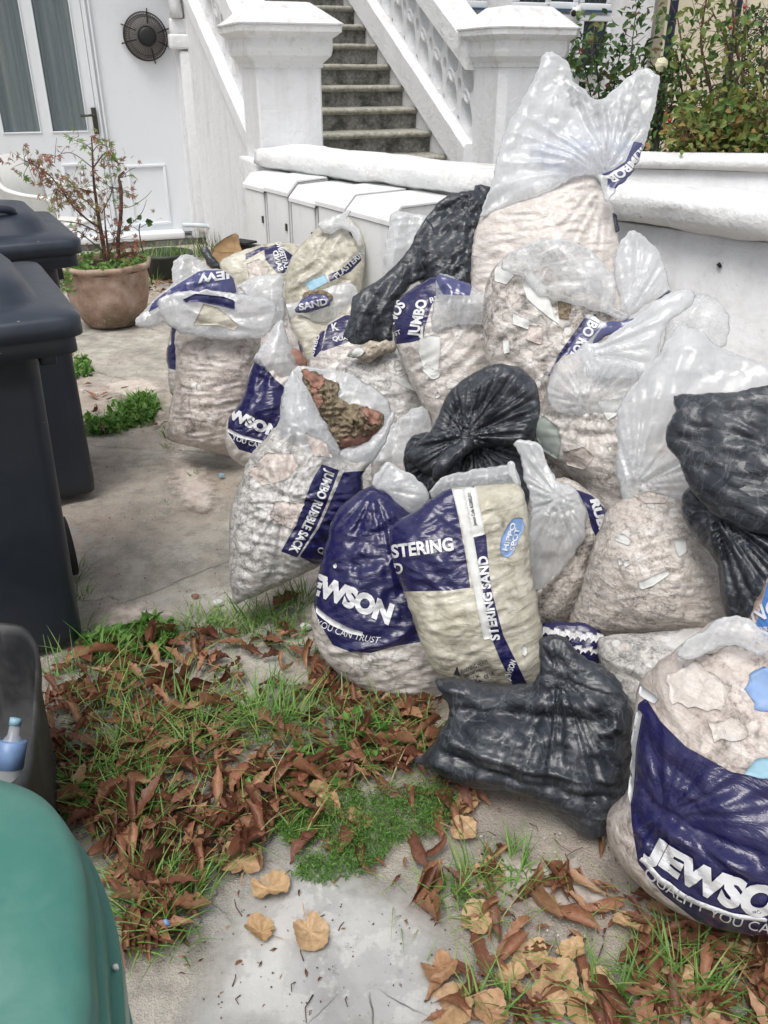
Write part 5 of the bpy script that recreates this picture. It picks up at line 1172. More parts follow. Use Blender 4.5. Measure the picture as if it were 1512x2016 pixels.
# O: sack with JUMBO print in the middle
pl = Plane(880, 690, t=2.98, lean=.45)
r = sack_root('rubble_sack', pl, 'pointed-bottom sack with navy lettered shoulder and white paper strip inside', 'rubble sack', GS, (845, 820))
a = Piece(r, 'sack_body', [(775, 610), (790, 585), (820, 562), (860, 545), (900, 560), (930, 572), (965, 600), (980, 640), (978, 720), (965, 850), (920, 980), (880, 1050), (860, 960), (850, 830), (838, 812), (812, 760), (788, 700), (776, 670)], pl, M['sack'], D=.12, sp=.006, folds=[('l', .011, 7), ('r', 0.0065, 24, .5, 3, 3), ('b', .0018, 36)],
    prints=[[(772, 640), (772, 600), (800, 560), (860, 535), (930, 570), (925, 580), (870, 582), (850, 600), (838, 640), (832, 668), (810, 674), (778, 678)]])
a.text('lettering', 'JUMBO', (823, 665), (842, 592), 22, W_, weight=.04, up=(-1, -.1), clip=[(770, 590), (850, 590), (836, 672), (770, 672)])
a.text('lettering', 'NOS', (776, 640), (800, 600), 22, W_, weight=.04, shear=.1); a.text('lettering', 'RUBBLE', (848, 598), (905, 580), 11, W_, weight=.03); a.text('lettering', 'ST', (778, 662), (790, 658), 9, W_)
shards(a, [[(826, 668), (850, 660), (868, 664), (866, 700), (862, 740), (850, 738), (845, 745), (832, 720), (824, 690)], [(830, 728), (845, 708), (850, 726), (868, 732), (864, 744), (850, 748)], [(856, 780), (862, 770), (868, 780), (858, 786)], [(828, 644), (834, 640), (832, 676), (827, 676)]])
Piece(r, 'loose_film', [(860, 545), (880, 540), (930, 565), (970, 590), (985, 640), (955, 640), (900, 640), (850, 650), (855, 600)], pl, M['film_thin'], D=.02, off=.11, folds=FOLD_FILM, fill=False, sp=.007, prints=[[(850, 535), (930, 560), (925, 582), (872, 580)]])

# P: tallest sack on top of the pile
pl = Plane(1080, 430, t=3.05, lean=.42)
r = sack_root('rubble_sack', pl, 'tallest sack on the pile, with a big empty two-horned clear neck', 'rubble sack', GS, (1050, 740))
a = Piece(r, 'sack_body', [(944, 430), (960, 412), (1000, 400), (1050, 385), (1110, 352), (1150, 345), (1180, 352), (1196, 380), (1208, 420), (1218, 470), (1225, 560), (1222, 720), (1190, 900), (1130, 1040), (1040, 1050), (975, 960), (945, 760), (928, 600), (928, 500)], pl, M['sack_pale'], D=.15, sp=.0065, folds=[('l', .011, 6), ('r', 0.0057, 30, .12, 4, 3), ('r', 0.0041, 57, .2, 4, 5), ('g', .02, 1190, 360, 6, .2)])
Piece(r, 'loose_neck', [(945, 425), (962, 380), (975, 330), (990, 270), (1010, 230), (1035, 185), (1058, 140), (1066, 112), (1086, 100), (1108, 115), (1122, 130), (1128, 160), (1150, 176), (1175, 198), (1200, 186), (1228, 160), (1250, 140), (1272, 134), (1298, 148), (1296, 180), (1282, 240), (1264, 300), (1240, 340), (1200, 362), (1190, 370), (1170, 345), (1130, 350), (1080, 380), (1020, 400), (975, 415)], pl, M['film'], D=.09, off=.05, smooth=3, sp=.006, folds=[('f', .016, 8, 1.15, 2.6, 5), ('f', .008, 20, 1.0, 2.6, 9), ('g', .022, 1190, 350, 5, .25), ('l', .015, 6)], fill=False,
    prints=[[(1248, 278), (1266, 282), (1240, 345), (1205, 370), (1180, 365), (1178, 345), (1206, 335), (1232, 318)]])
nk = Piece(r, 'inner_print', [(1062, 290), (1090, 280), (1180, 272), (1245, 275), (1250, 290), (1220, 320), (1170, 335), (1120, 350), (1080, 345)], pl, M['blueveil'] if 'blueveil' in M else M['film_thin'], D=.01, off=-.02, folds=FOLD_FILM, fill=False, sp=.008)
Piece(r, 'inner_print', [(1045, 292), (1062, 284), (1088, 290), (1086, 318), (1066, 330), (1046, 315)], pl, M['blueveil'] if 'blueveil' in M else M['film_thin'], D=.008, off=-.02, folds=FOLD_FILM, fill=False, sp=.008)
Piece(r, 'gathered_fold', [(1178, 345), (1192, 345), (1230, 325), (1262, 285), (1268, 290), (1246, 340), (1212, 372), (1196, 400), (1184, 372)], pl, M['film_thick'], D=.02, off=.14, smooth=2, sp=.005, folds=FOLD_FILM, fill=False, prints=[[(1196, 352), (1228, 332), (1250, 280), (1268, 284), (1246, 345), (1215, 372), (1196, 368)]]).text('lettering', 'JUMBOR', (1258, 283), (1190, 350), 20, W_, weight=.04, off=.003, up=(.75, .65), bend=-8)
shards(a, [[(1206, 420), (1214, 425), (1220, 455), (1212, 460)]], 'navy_paint', 'navy_tab')

# Q: rubble sack under it
pl = Plane(1100, 620, t=2.74, lean=.45)
r = sack_root('rubble_sack', pl, 'rounded clear sack of broken plaster under the tallest sack', 'rubble sack', GS, (1080, 780))
a = Piece(r, 'sack_body', [(952, 590), (958, 560), (975, 525), (1000, 500), (1040, 482), (1090, 474), (1130, 478), (1170, 500), (1210, 560), (1240, 620), (1215, 720), (1180, 900), (1150, 1080), (1090, 1150), (1040, 1100), (1010, 900), (985, 790), (962, 730), (952, 660)], pl, M['sack_coarse'], D=.15, sp=.0058, folds=[('l', .016, 7), ('r', 0.0097, 13.5, .6, 2.6, 3), ('b', .0018, 26), ('r', 0.0041, 45, -.5, 3, 6)],
    prints=[[(1150, 628), (1172, 618), (1185, 640), (1160, 660), (1130, 700), (1100, 745), (1078, 740), (1105, 690)]])
shards(a, [[(975, 528), (1000, 520), (1012, 545), (996, 562), (974, 555)], [(1045, 535), (1070, 560), (1100, 640), (1060, 610), (1038, 590), (1028, 560)], [(1010, 615), (1040, 630), (1062, 640), (1040, 650), (1010, 640)], [(990, 670), (1002, 668), (1004, 694), (992, 698)]])
a.decal('brick_lump', [(1098, 592), (1116, 588), (1126, 605), (1118, 630), (1100, 628)], M['mortar'], off=.005, thick=.006); a.decal('brick_lump', [(1042, 640), (1070, 645), (1066, 680), (1035, 670)], M['sack_pink'], off=.005, thick=.004)
Piece(r, 'loose_neck', [(1000, 500), (1045, 478), (1100, 468), (1150, 484), (1190, 520), (1215, 560), (1205, 600), (1220, 610), (1238, 620), (1225, 632), (1190, 615), (1130, 600), (1060, 580), (1030, 545), (985, 530)], pl, M['film_thin'], D=.06, off=.13, smooth=3, sp=.006, folds=[('f', .018, 8, -.8, 2.6, 5), ('f', .008, 22, -.7, 2.5, 9)], fill=False)
Piece(r, 'loose_neck', [(1208, 540), (1216, 490), (1230, 465), (1248, 453), (1275, 470), (1300, 500), (1318, 560), (1316, 580), (1270, 600), (1240, 625), (1215, 618), (1222, 580)], pl, M['film'], D=.05, off=.06, smooth=3, sp=.006, folds=[('f', .02, 9, 1.2, 2.6, 5), ('g', .02, 1235, 625, 6, .25)], fill=False, prints=[[(1318, 570), (1325, 582), (1262, 628), (1240, 632), (1262, 612)]])
b_ = Piece(r, 'navy_band', [(1085, 745), (1108, 700), (1140, 655), (1152, 620), (1170, 622), (1190, 632), (1240, 630), (1290, 600), (1300, 606), (1250, 645), (1195, 662), (1150, 700), (1112, 748)], pl, M['film_thick'], D=.02, off=.16, smooth=2, sp=.005, folds=[('f', .006, 18, .5, 3, 2)], fill=False, prints=[[(1040, 760), (1130, 620), (1168, 630), (1185, 642), (1150, 680), (1110, 760)], [(1180, 652), (1195, 634), (1300, 590), (1310, 600), (1250, 650), (1195, 672), (1160, 702), (1168, 670)]])
b_.text('lettering', 'JUMBO RUBBLE', (1182, 590), (1100, 735), 21, W_, weight=.04, up=(1, .5), clip=[(1090, 615), (1200, 615), (1200, 740), (1090, 745)])

# R: sack under the long clear tail
pl = Plane(1180, 820, t=2.50, lean=.45)
r = sack_root('rubble_sack', pl, 'sack with a grey-green tile slab showing and a long clear tail', 'rubble sack', GS, (1180, 1000))
a = Piece(r, 'sack_body', [(1052, 830), (1070, 790), (1082, 740), (1110, 700), (1150, 700), (1200, 710), (1250, 720), (1280, 760), (1280, 900), (1260, 1060), (1220, 1200), (1170, 1190), (1160, 1040), (1150, 960), (1120, 935), (1080, 900), (1056, 865)], pl, M['sack'], D=.13, sp=.0055, folds=[('l', .016, 7), ('r', 0.0057, 30, -.1, 3.5, 3), ('b', .0018, 31), ('g', .016, 1160, 790, 6, .15)])
a.decal('tile_slab', [(1056, 830), (1070, 818), (1098, 840), (1106, 870), (1098, 905), (1070, 888), (1054, 858)], M['glazedtile'] if 'glazedtile' in M else M['plaster'], off=.004, thick=.004)
shards(a, [[(1174, 790), (1230, 784), (1228, 810), (1196, 828)], [(1194, 880), (1204, 878), (1202, 892)], [(1165, 740), (1190, 736), (1195, 748), (1172, 752)]])
a.decal('brick_lump', [(1110, 890), (1150, 880), (1170, 900), (1150, 925), (1115, 915)], M['sack_pink'], off=.003, thick=.002)
Piece(r, 'loose_neck', [(1082, 800), (1082, 750), (1098, 715), (1130, 698), (1140, 682), (1160, 690), (1200, 700), (1260, 712), (1250, 760), (1230, 800), (1180, 820), (1120, 815)], pl, M['film_thin'], D=.05, off=.11, smooth=3, sp=.006, folds=FOLD_FILM+[('g', .02, 1150, 800, 6, .2)], fill=False)
Piece(r, 'thrown_tail', [(1140, 690), (1150, 675), (1180, 675), (1230, 640), (1280, 600), (1340, 570), (1370, 578), (1362, 600), (1310, 640), (1300, 680), (1280, 740), (1230, 745), (1170, 742), (1145, 720)], pl, M['film_thick'], D=.05, off=.10, smooth=3, sp=.006, folds=[('f', .018, 8, .6, 2.8, 5), ('f', .008, 20, .5, 2.5, 9), ('g', .02, 1150, 700, 5, .3)], fill=False)
Piece(r, 'thrown_tail', [(1300, 690), (1330, 600), (1370, 578), (1410, 590), (1435, 625), (1430, 680), (1380, 700), (1330, 730)], pl, M['film_thin'], D=.04, off=-.05, smooth=3, sp=.008, folds=FOLD_FILM, fill=False, prints=[[(1285, 690), (1320, 685), (1300, 720), (1275, 725)]])

# S: large sack right of centre
pl = Plane(1270, 1060, t=2.22, lean=.42)
r = sack_root('rubble_sack', pl, 'wide flat-bottomed beige rubble sack with white flakes, left of the big black sack', 'rubble sack', GS, (1250, 1250))
a = Piece(r, 'sack_body', [(1112, 1254), (1120, 1220), (1140, 1170), (1158, 1100), (1180, 1040), (1200, 1000), (1228, 975), (1240, 940), (1290, 925), (1350, 940), (1390, 1010), (1430, 1100), (1450, 1180), (1430, 1250), (1380, 1255), (1300, 1253), (1200, 1254)], pl, M['sack_fine'] if 'sack_fine' in M else M['sack'], D=.14, smooth=3, sp=.005, folds=[('l', .011, 6), ('b', .0018, 39), ('r', 0.0032, 36, .1, 3, 3)])
shards(a, [[(1210, 1062), (1225, 1048), (1245, 1062), (1238, 1074)], [(1326, 1060), (1350, 1062), (1352, 1086), (1336, 1096), (1328, 1078)], [(1217, 1100), (1224, 1096), (1226, 1110), (1219, 1114)], [(1228, 1104), (1238, 1100), (1240, 1112), (1230, 1116)], [(1256, 1145), (1290, 1130), (1316, 1120), (1318, 1130), (1285, 1152), (1262, 1160)], [(1206, 1148), (1213, 1146), (1214, 1152)], [(1404, 1140), (1410, 1134), (1412, 1142)]])
a.decal('brick_lump', [(1238, 945), (1290, 945), (1320, 960), (1312, 990), (1270, 990), (1240, 970)], M['sack_pink'], off=.004, thick=.004)
Piece(r, 'loose_neck', [(1225, 985), (1212, 930), (1215, 870), (1218, 800), (1236, 770), (1280, 720), (1320, 660), (1345, 640), (1368, 645), (1400, 668), (1450, 700), (1530, 720), (1600, 780), (1560, 860), (1420, 980), (1330, 1010), (1280, 1000), (1240, 1010)], pl, M['film'], D=.10, off=.02, smooth=3, sp=.006, folds=[('f', .018, 7, 1.1, 2.6, 5), ('f', .008, 18, .7, 2.5, 9), ('g', .02, 1245, 960, 6, .3)], fill=False)
Piece(r, 'inner_rubble', [(1225, 860), (1250, 800), (1300, 780), (1370, 790), (1390, 900), (1350, 960), (1250, 970), (1225, 920)], pl, M['sack_pink'], D=.06, off=-.06, sp=.009, folds=FOLD_FULL)

# T: black sack at the right
pl = Plane(1440, 1000, t=1.98, lean=.42)
r = sack_root('refuse_sack', pl, 'big black refuse sack with an open mouth at the right edge', 'refuse sack', GB, (1450, 1230))
Piece(r, 'sack_body', [(1355, 960), (1400, 930), (1520, 900), (1680, 950), (1740, 1100), (1720, 1400), (1620, 1500), (1500, 1440), (1450, 1280), (1420, 1180), (1412, 1110), (1378, 1070), (1345, 1020), (1340, 985)], pl, M['black'], D=.12, sp=.006, folds=[('f', .018, 8, -.7, 3, 2), ('f', .008, 20, -.6, 3, 6), ('g', .03, 1400, 1000, 6, .2)])
Piece(r, 'open_mouth', [(1326, 780), (1370, 776), (1420, 772), (1470, 768), (1530, 755), (1660, 760), (1740, 900), (1700, 1050), (1560, 1060), (1470, 1048), (1420, 1025), (1380, 990), (1350, 945), (1335, 905), (1314, 880), (1312, 840), (1330, 810)], pl, M['black'], D=.09, off=.07, sp=.0055, smooth=3, folds=[('f', .03, 6, -.35, 2.6, 2), ('f', .014, 15, -.5, 2.6, 6), ('f', .006, 40, -.2, 2.4, 8)])

# U: black knotted sack in the centre
pl = Plane(930, 850, t=2.60, lean=.42)
r = sack_root('refuse_sack', pl, 'black refuse sack with a bunched neck in the middle of the pile', 'refuse sack', GB, (930, 1000))
Piece(r, 'sack_body', [(795, 890), (810, 860), (850, 850), (940, 860), (1020, 870), (1040, 930), (1045, 1000), (1010, 1160), (900, 1180), (850, 1080), (825, 990), (800, 940)], pl, M['black'], D=.1, sp=.006, folds=[('g', .03, 930, 870, 9, .25), ('f', .008, 22, 1.2, 3, 6)])
Piece(r, 'bunched_neck', [(845, 850), (870, 800), (890, 765), (930, 735), (975, 716), (1020, 722), (1050, 745), (1064, 790), (1060, 840), (1046, 875), (1000, 880), (960, 880), (920, 895), (880, 920), (850, 940), (815, 915), (798, 895), (820, 870)], pl, M['black'], D=.09, off=.06, sp=.005, smooth=3, folds=[('f', .03, 9, .7, 2.4, 12), ('f', .018, 17, .2, 2.2, 6), ('f', .007, 42, .9, 2.2, 8), ('g', .03, 915, 860, 7, .2)])
Piece(r, 'twisted_fold', [(850, 935), (862, 900), (900, 870), (925, 862), (935, 880), (905, 905), (870, 940), (856, 950)], pl, M['black'], D=.03, off=.15, sp=.005, folds=FOLD_BLACK)

# V: white sack behind the plastering sack on its right
pl = Plane(1110, 1050, t=2.36, lean=.42)
r = sack_root('rubble_sack', pl, 'white creased sack between the plastering sand sack and the wide beige one', 'rubble sack', GS, (1110, 1230))
a = Piece(r, 'sack_body', [(1040, 990), (1060, 960), (1110, 940), (1150, 960), (1180, 985), (1196, 1010), (1190, 1060), (1160, 1130), (1140, 1190), (1120, 1230), (1080, 1235), (1030, 1200), (1020, 1100)], pl, M['sack_coarse'], D=.09, sp=.0055, folds=[('r', 0.0113, 15, 1.1, 2.8, 3), ('b', .0018, 33), ('g', .02, 1100, 950, 6, .25)], prints=[[(1130, 962), (1165, 975), (1200, 1010), (1180, 1070), (1165, 1040), (1155, 1000)]])
a.text('lettering', 'RUBBLE', (1161, 984), (1192, 1084), 18, W_, weight=.06, up=(1, -.2), clip=[(1150, 975), (1200, 985), (1190, 1050), (1165, 1050)])
Piece(r, 'loose_neck', [(1010, 875), (1035, 866), (1060, 872), (1075, 900), (1095, 945), (1120, 952), (1145, 980), (1155, 1020), (1150, 1060), (1110, 1120), (1070, 1160), (1045, 1150), (1040, 1050), (1045, 990), (1030, 940), (1025, 900)], pl, M['film_thick'], D=.05, off=.09, smooth=3, sp=.005, folds=[('f', .02, 11, 1.2, 3, 5), ('f', .008, 26, 1.3, 3, 9), ('g', .02, 1100, 980, 7, .2)], fill=False)

# W: clear sacks in the gap under the black knotted one
pl = Plane(770, 880, t=2.84, lean=.42)
r = sack_root('crumpled_sack', pl, 'crumpled clear sack between the open mortar sack and the bunched black sack', 'polythene sack', GS, (770, 1000))
Piece(r, 'sack_body', [(730, 930), (735, 880), (760, 850), (790, 820), (830, 800), (850, 830), (850, 900), (850, 980), (780, 1000), (735, 990)], pl, M['film'], D=.06, folds=FOLD_FILM, fill=[(700, 905), (900, 915), (900, 1100), (700, 1100)], sp=.007)
pl = Plane(800, 930, t=3.0, lean=.42)
r = sack_root('rubble_sack', pl, 'grey rubble sack almost hidden behind the crumpled clear one', 'rubble sack', GS, (780, 1060))
Piece(r, 'sack_body', [(700, 880), (760, 850), (860, 850), (900, 950), (860, 1100), (740, 1110), (680, 1000)], pl, M['sack_open'], D=.08, folds=FOLD_FULL, sp=.009)

# X: sack at the bottom right behind A, and patterned scrap beside it
pl = Plane(1270, 1340, t=2.08, lean=.42)
r = sack_root('rubble_sack', pl, 'dewy grey sack lying under the wide beige sack', 'rubble sack', GS, (1250, 1450))
Piece(r, 'sack_body', [(1176, 1262), (1200, 1250), (1300, 1245), (1400, 1240), (1420, 1320), (1380, 1440), (1300, 1520), (1245, 1500), (1222, 1430), (1205, 1350), (1182, 1310)], pl, M['sack_open'], D=.1, folds=[('r', 0.0097, 13.5, -.3, 3.5, 3), ('r', 0.0041, 39, -.2, 3, 6)], sp=.006)
pl = Plane(1120, 1260, t=2.20, lean=.5)
r = sack_root('patterned_sack', pl, 'dark navy and white zigzag patterned film squashed under the wide beige sack', 'printed film', None, (1110, 1300))
a = Piece(r, 'sack_body', [(1065, 1235), (1080, 1222), (1130, 1225), (1180, 1240), (1190, 1290), (1150, 1330), (1090, 1330), (1066, 1290)], pl, M['film_thick'], D=.05, folds=FOLD_FILM, sp=.005, prints=[[(1040, 1200), (1220, 1200), (1220, 1350), (1040, 1350)]])
for i in range(11):
    x = 1070+i*10.5; y = 1232+(i % 2)*4+i*1.3
    a.decal('white_zigzag', [(x, y), (x+14, y+4), (x+9, y+18), (x+5, y+12), (x-2, y+19)], W_, sp=.004)
    a.decal('white_zigzag', [(x, y+30), (x+14, y+30), (x+9, y+41), (x+5, y+36), (x-2, y+43)], W_, sp=.004)
# brown rubble sack low down between V and C
pl = Plane(1090, 1160, t=2.44, lean=.42)
r = sack_root('rubble_sack', pl, 'brown brick rubble sack just visible at the foot of the white creased sack', 'rubble sack', GS, (1090, 1240))
Piece(r, 'sack_body', [(1035, 1130), (1080, 1090), (1140, 1100), (1165, 1150), (1150, 1220), (1110, 1240), (1050, 1230)], pl, M['sack_coarse'], D=.09, folds=FOLD_FULL, sp=.006)
# ---------------- plants ----------------
class Leaves:
    def __init__(s): s.v = []; s.f = []; s.t = []
    def add(s, vs, fs, tint):
        b = len(s.v); s.v += [tuple(map(float, v)) for v in vs]; s.f += [tuple(b+i for i in f) for f in fs]; s.t += [tint]*len(vs)
    def obj(s, name, mat, parent=None, loc=None):
        o = mesh(name, s.v, s.f, mat, parent, False, loc)
        a = o.data.attributes.new('tint', 'FLOAT', 'POINT'); a.data.foreach_set('value', np.array(s.t, np.float32)); return o
def rdir(up=0.0):
    v = rng.normal(size=3); v[2] += up; return v/np.linalg.norm(v)
def oval_leaf(L_, p, d, n, ln, wd, tint, fold=.25):
    d = d/np.linalg.norm(d); s_ = np.cross(d, n); s_ /= np.linalg.norm(s_)+1e-9; n = np.cross(s_, d)
    c = [p, p+d*ln*.35+s_*wd*.5+n*fold*wd, p+d*ln*.35, p+d*ln*.35-s_*wd*.5+n*fold*wd, p+d*ln*.72+s_*wd*.34+n*fold*wd*.5-n*ln*.04, p+d*ln*.72-n*ln*.05, p+d*ln*.72-s_*wd*.34+n*fold*wd*.5-n*ln*.04, p+d*ln-n*ln*.14]
    L_.add(c, [(0, 2, 1), (0, 3, 2), (1, 2, 5, 4), (2, 3, 6, 5), (4, 5, 7), (5, 6, 7)], tint)
def palm_leaf(L_, p, d, n, ln, tint, lobes=5):
    d = d/np.linalg.norm(d); s_ = np.cross(d, n); s_ /= np.linalg.norm(s_)+1e-9; n = np.cross(s_, d)
    vs = [p]; fs = []; c0 = p+d*ln*.2
    for k in range(lobes):
        a = (k-(lobes-1)/2)*R(42); dd = d*math.cos(a)+s_*math.sin(a); l = ln*(1-.22*abs(k-(lobes-1)/2)); pp = np.cross(n, dd); b = len(vs)
        vs += [c0, c0+dd*l*.4+pp*l*.13-n*l*.03, c0+dd*l-n*l*.18, c0+dd*l*.4-pp*l*.13-n*l*.03]; fs.append((b, b+1, b+2, b+3))
    L_.add(vs, fs, tint)

# maple in its terracotta pot
pb = at_z(206, 650, .0); pc0 = pb+np.array([0, .2, 0]); pc0[2] = 0
rt = empty('plant_pot', pc0, 'large weathered terracotta pot with a faceted rim, standing behind the dark bins', 'pot')
def potring(r_, z, facet=0.0):
    return [pc0+np.array([rr*math.cos(t), rr*math.sin(t), z]) for t in np.linspace(0, 2*math.pi, 64, endpoint=False) for rr in [r_*(1-facet+facet*math.cos(math.pi/8)/math.cos((t+.2) % (math.pi/4)-math.pi/8))]]
mb = MB(); loft(mb, [potring(.165, 0), potring(.18, .01), potring(.235, .1), potring(.262, .2), potring(.275, .28, 1), potring(.282, .30, 1), potring(.278, .31, 1), potring(.285, .365, 1), potring(.312, .372, 1), potring(.316, .395, 1), potring(.300, .405, 1), potring(.275, .40, 1), potring(.265, .36, 1), potring(.2, .34)]); mb.obj('bowl', M['terra'], rt)
mb = MB(); loft(mb, [potring(.268, .355), potring(.2, .372), potring(.05, .38)], False); mb.obj('soil', M['soil'], rt)
L_ = Leaves()
for k in range(900):
    t = rng.uniform(0, 6.283); rr = .29*math.sqrt(rng.uniform(.15, 1)); hang = (rr > .26 and math.cos(t+2.2) > .6)
    p = pc0+np.array([rr*math.cos(t), rr*math.sin(t), .385+rng.uniform(0, .055)*(1.2-rr*2)])
    if rng.uniform() < .16: a_ = rng.uniform(3.6, 4.3); p = pc0+np.array([.315*math.cos(a_), .315*math.sin(a_), .39-rng.uniform(0, .13)])
    palm_leaf(L_, p, rdir(.3), rdir(2.5), rng.uniform(.018, .034), rng.uniform(.2, 1))
o = L_.obj('creeping_weed', M['weed'], None, pc0+np.array([0, 0, .38])); tag(o, 'bright green creeping weed covering the soil and spilling over the terracotta pot', 'weed')
rt = empty('maple_tree', pc0+np.array([0, 0, .37]), 'small potted maple with sparse red and green leaves in the terracotta pot', 'tree')
plm = Plane(215, 500, t=5.45, lean=.0)
def mp(px, py, off=0.0): return at_plane(px, py, plm.P, plm.n)+plm.n*off
mb = MB(); L_ = Leaves(); twigs = []
def branch(pxs, r0, r1, off0=0, off1=0, leaves=0, spread=18, tl=(.05, 1)):
    pts = [mp(x, y, off0+(off1-off0)*i/(len(pxs)-1)) for i, (x, y) in enumerate(pxs)]; pts = catmull(pts, 4); n = len(pts)
    tube(mb, pts, [r0+(r1-r0)*i/(n-1) for i in range(n)], 6)
    for k in range(int(leaves*.85)):
        i = int(n*(.35+.64*rng.uniform())); i = min(i, n-1); q = pts[i]+rng.normal(size=3)*spread*.0033
        if rng.uniform() < .3: tube(mb, [pts[i], (pts[i]+q)/2+rng.normal(size=3)*.004, q], [.0016, .0012, .0008], 4)
        dd = rdir(-.5); 
        palm_leaf(L_, q, dd, rdir(.8)-e2*.6, rng.uniform(.028, .05), rng.uniform(*tl), 5 if rng.uniform() < .6 else 7)
branch([(208, 528), (203, 480), (196, 440), (190, 400), (184, 350), (182, 300), (180, 270)], .016, .004, leaves=36, spread=12, tl=(0, .9))
branch([(236, 525), (232, 480), (238, 420), (238, 370), (234, 350), (245, 338)], .015, .008)
branch([(216, 528), (210, 470), (207, 440), (205, 400)], .009, .003, leaves=14)
branch([(198, 450), (170, 430), (140, 400), (120, 370), (95, 340), (60, 318), (50, 315)], .007, .002, 0, .1, leaves=120, spread=15, tl=(0, .75))
branch([(184, 330), (210, 300), (228, 320), (245, 325)], .005, .002, 0, -.1, leaves=40, spread=14)
branch([(182, 300), (170, 285), (145, 275), (155, 268)], .003, .0015, leaves=14, tl=(.8, 1), spread=7)
branch([(182, 300), (195, 285), (215, 290), (228, 296)], .003, .0015, leaves=18, tl=(.75, 1), spread=9)
branch([(192, 420), (165, 390), (130, 380), (110, 365)], .004, .0015, 0, .15, leaves=80, spread=20, tl=(.05, .95))
branch([(200, 420), (220, 380), (215, 370), (228, 375)], .004, .0015, 0, -.1, leaves=60, spread=22, tl=(.1, .95))
branch([(190, 380), (160, 370), (150, 360)], .004, .0015, 0, .1, leaves=50, spread=20, tl=(.1, .8))
branch([(198, 460), (160, 440), (125, 432), (112, 430)], .005, .002, 0, .1, leaves=10)
branch([(232, 460), (260, 440), (280, 420), (290, 395)], .004, .0012, 0, -.05, leaves=2, tl=(.9, 1))
branch([(236, 410), (260, 405), (285, 388), (298, 373)], .003, .001, 0, .05); branch([(238, 350), (260, 345), (272, 355)], .003, .001); branch([(238, 350), (255, 335), (268, 330)], .003, .001)
branch([(210, 500), (175, 470), (150, 450), (130, 455)], .005, .002, 0, .12, leaves=34, spread=16, tl=(0, .6)); branch([(215, 500), (225, 470), (215, 450)], .005, .002, 0, .1, leaves=60, spread=20, tl=(0, .45))
branch([(225, 510), (250, 500), (262, 490), (255, 480)], .004, .002, 0, .1, leaves=26, spread=14, tl=(0, .4)); branch([(108, 320), (110, 290), (112, 270)], .002, .001, .05, .05)
branch([(182, 330), (140, 300), (105, 310), (98, 330)], .003, .001, 0, .1, leaves=20, spread=12, tl=(0, .5)); branch([(60, 318), (48, 342), (55, 348)], .002, .001, .1, .1, leaves=4, tl=(.9, 1), spread=4)
mb.obj('trunk', M['bark'], rt); L_.obj('crown', M['maple'], rt)
# second small pot with grass and a seedling
p2 = at_z(325, 548, 0)+np.array([0, .1, 0]); rt = empty('plant_pot', p2, 'low dark pot of grass in the shade under the door sill', 'pot')
def ring2(r_, z, c=p2): return [c+np.array([r_*math.cos(t), r_*math.sin(t), z]) for t in np.linspace(0, 6.2832, 40, endpoint=False)]
mb = MB(); loft(mb, [ring2(.15, 0), ring2(.2, .16), ring2(.225, .17), ring2(.225, .19), ring2(.2, .19), ring2(.18, .15)]); mb.obj('bowl', simple('dark_green_pot', (.03, .038, .03), .5), rt)
def blade(L_, p, h, lean_d, wd, tint, droop=.3, seg=4):
    d = np.array([math.cos(lean_d), math.sin(lean_d), 0]); s_ = np.array([-d[1], d[0], 0]); vs = []; k0 = rng.uniform(.15, .9)
    for i in range(seg+1):
        f = i/seg; c = p+d*h*(k0*f+droop*f*f)+np.array([0, 0, h*(f-.45*droop*f*f*k0*2)]); w_ = wd*(1-f)**.6*(1 if i < seg else 0)+.0002; vs += [c-s_*w_*.5, c+s_*w_*.5]
    L_.add(vs, [(2*i, 2*i+1, 2*i+3, 2*i+2) for i in range(seg)], tint)
L_ = Leaves()
for k in range(160): t = rng.uniform(0, 6.28); rr = .19*math.sqrt(rng.uniform()); blade(L_, p2+np.array([rr*math.cos(t), rr*math.sin(t), .15]), rng.uniform(.05, .16), rng.uniform(0, 6.28), .005, rng.uniform(0, 1))
L_.obj('grass_tuft', M['grass'], rt)
L_ = Leaves(); mb = MB(); pls = Plane(285, 470, t=5.6, lean=0); f_ = lambda x, y: at_plane(x, y, pls.P, pls.n)
b0_ = f_(300, 560); tube(mb, catmull([b0_, f_(290, 520), f_(280, 490), f_(274, 455), f_(276, 440)], 4), [.004]*17, 5); tube(mb, [f_(274, 455), f_(262, 446)], .002, 4); tube(mb, [f_(276, 448), f_(290, 440)], .002, 4)
for (x, y, l) in ((258, 440, .05), (250, 447, .05), (292, 436, .055), (296, 440, .045), (268, 435, .04), (276, 432, .045), (272, 498, .06), (268, 480, .04)): oval_leaf(L_, f_(x, y)-plm.u*.02, plm.u+rng.normal(size=3)*.4, -plm.n*-1, l, l*.8, rng.uniform(.3, .7))
o = empty('seedling', b0_*np.array([1, 1, 0]), 'thin seedling with round dark leaves between the terracotta pot and the low dark pot', 'plant'); mb.obj('stem', M['bark2'], o); L_.obj('foliage', M['rose_leaf'], o)
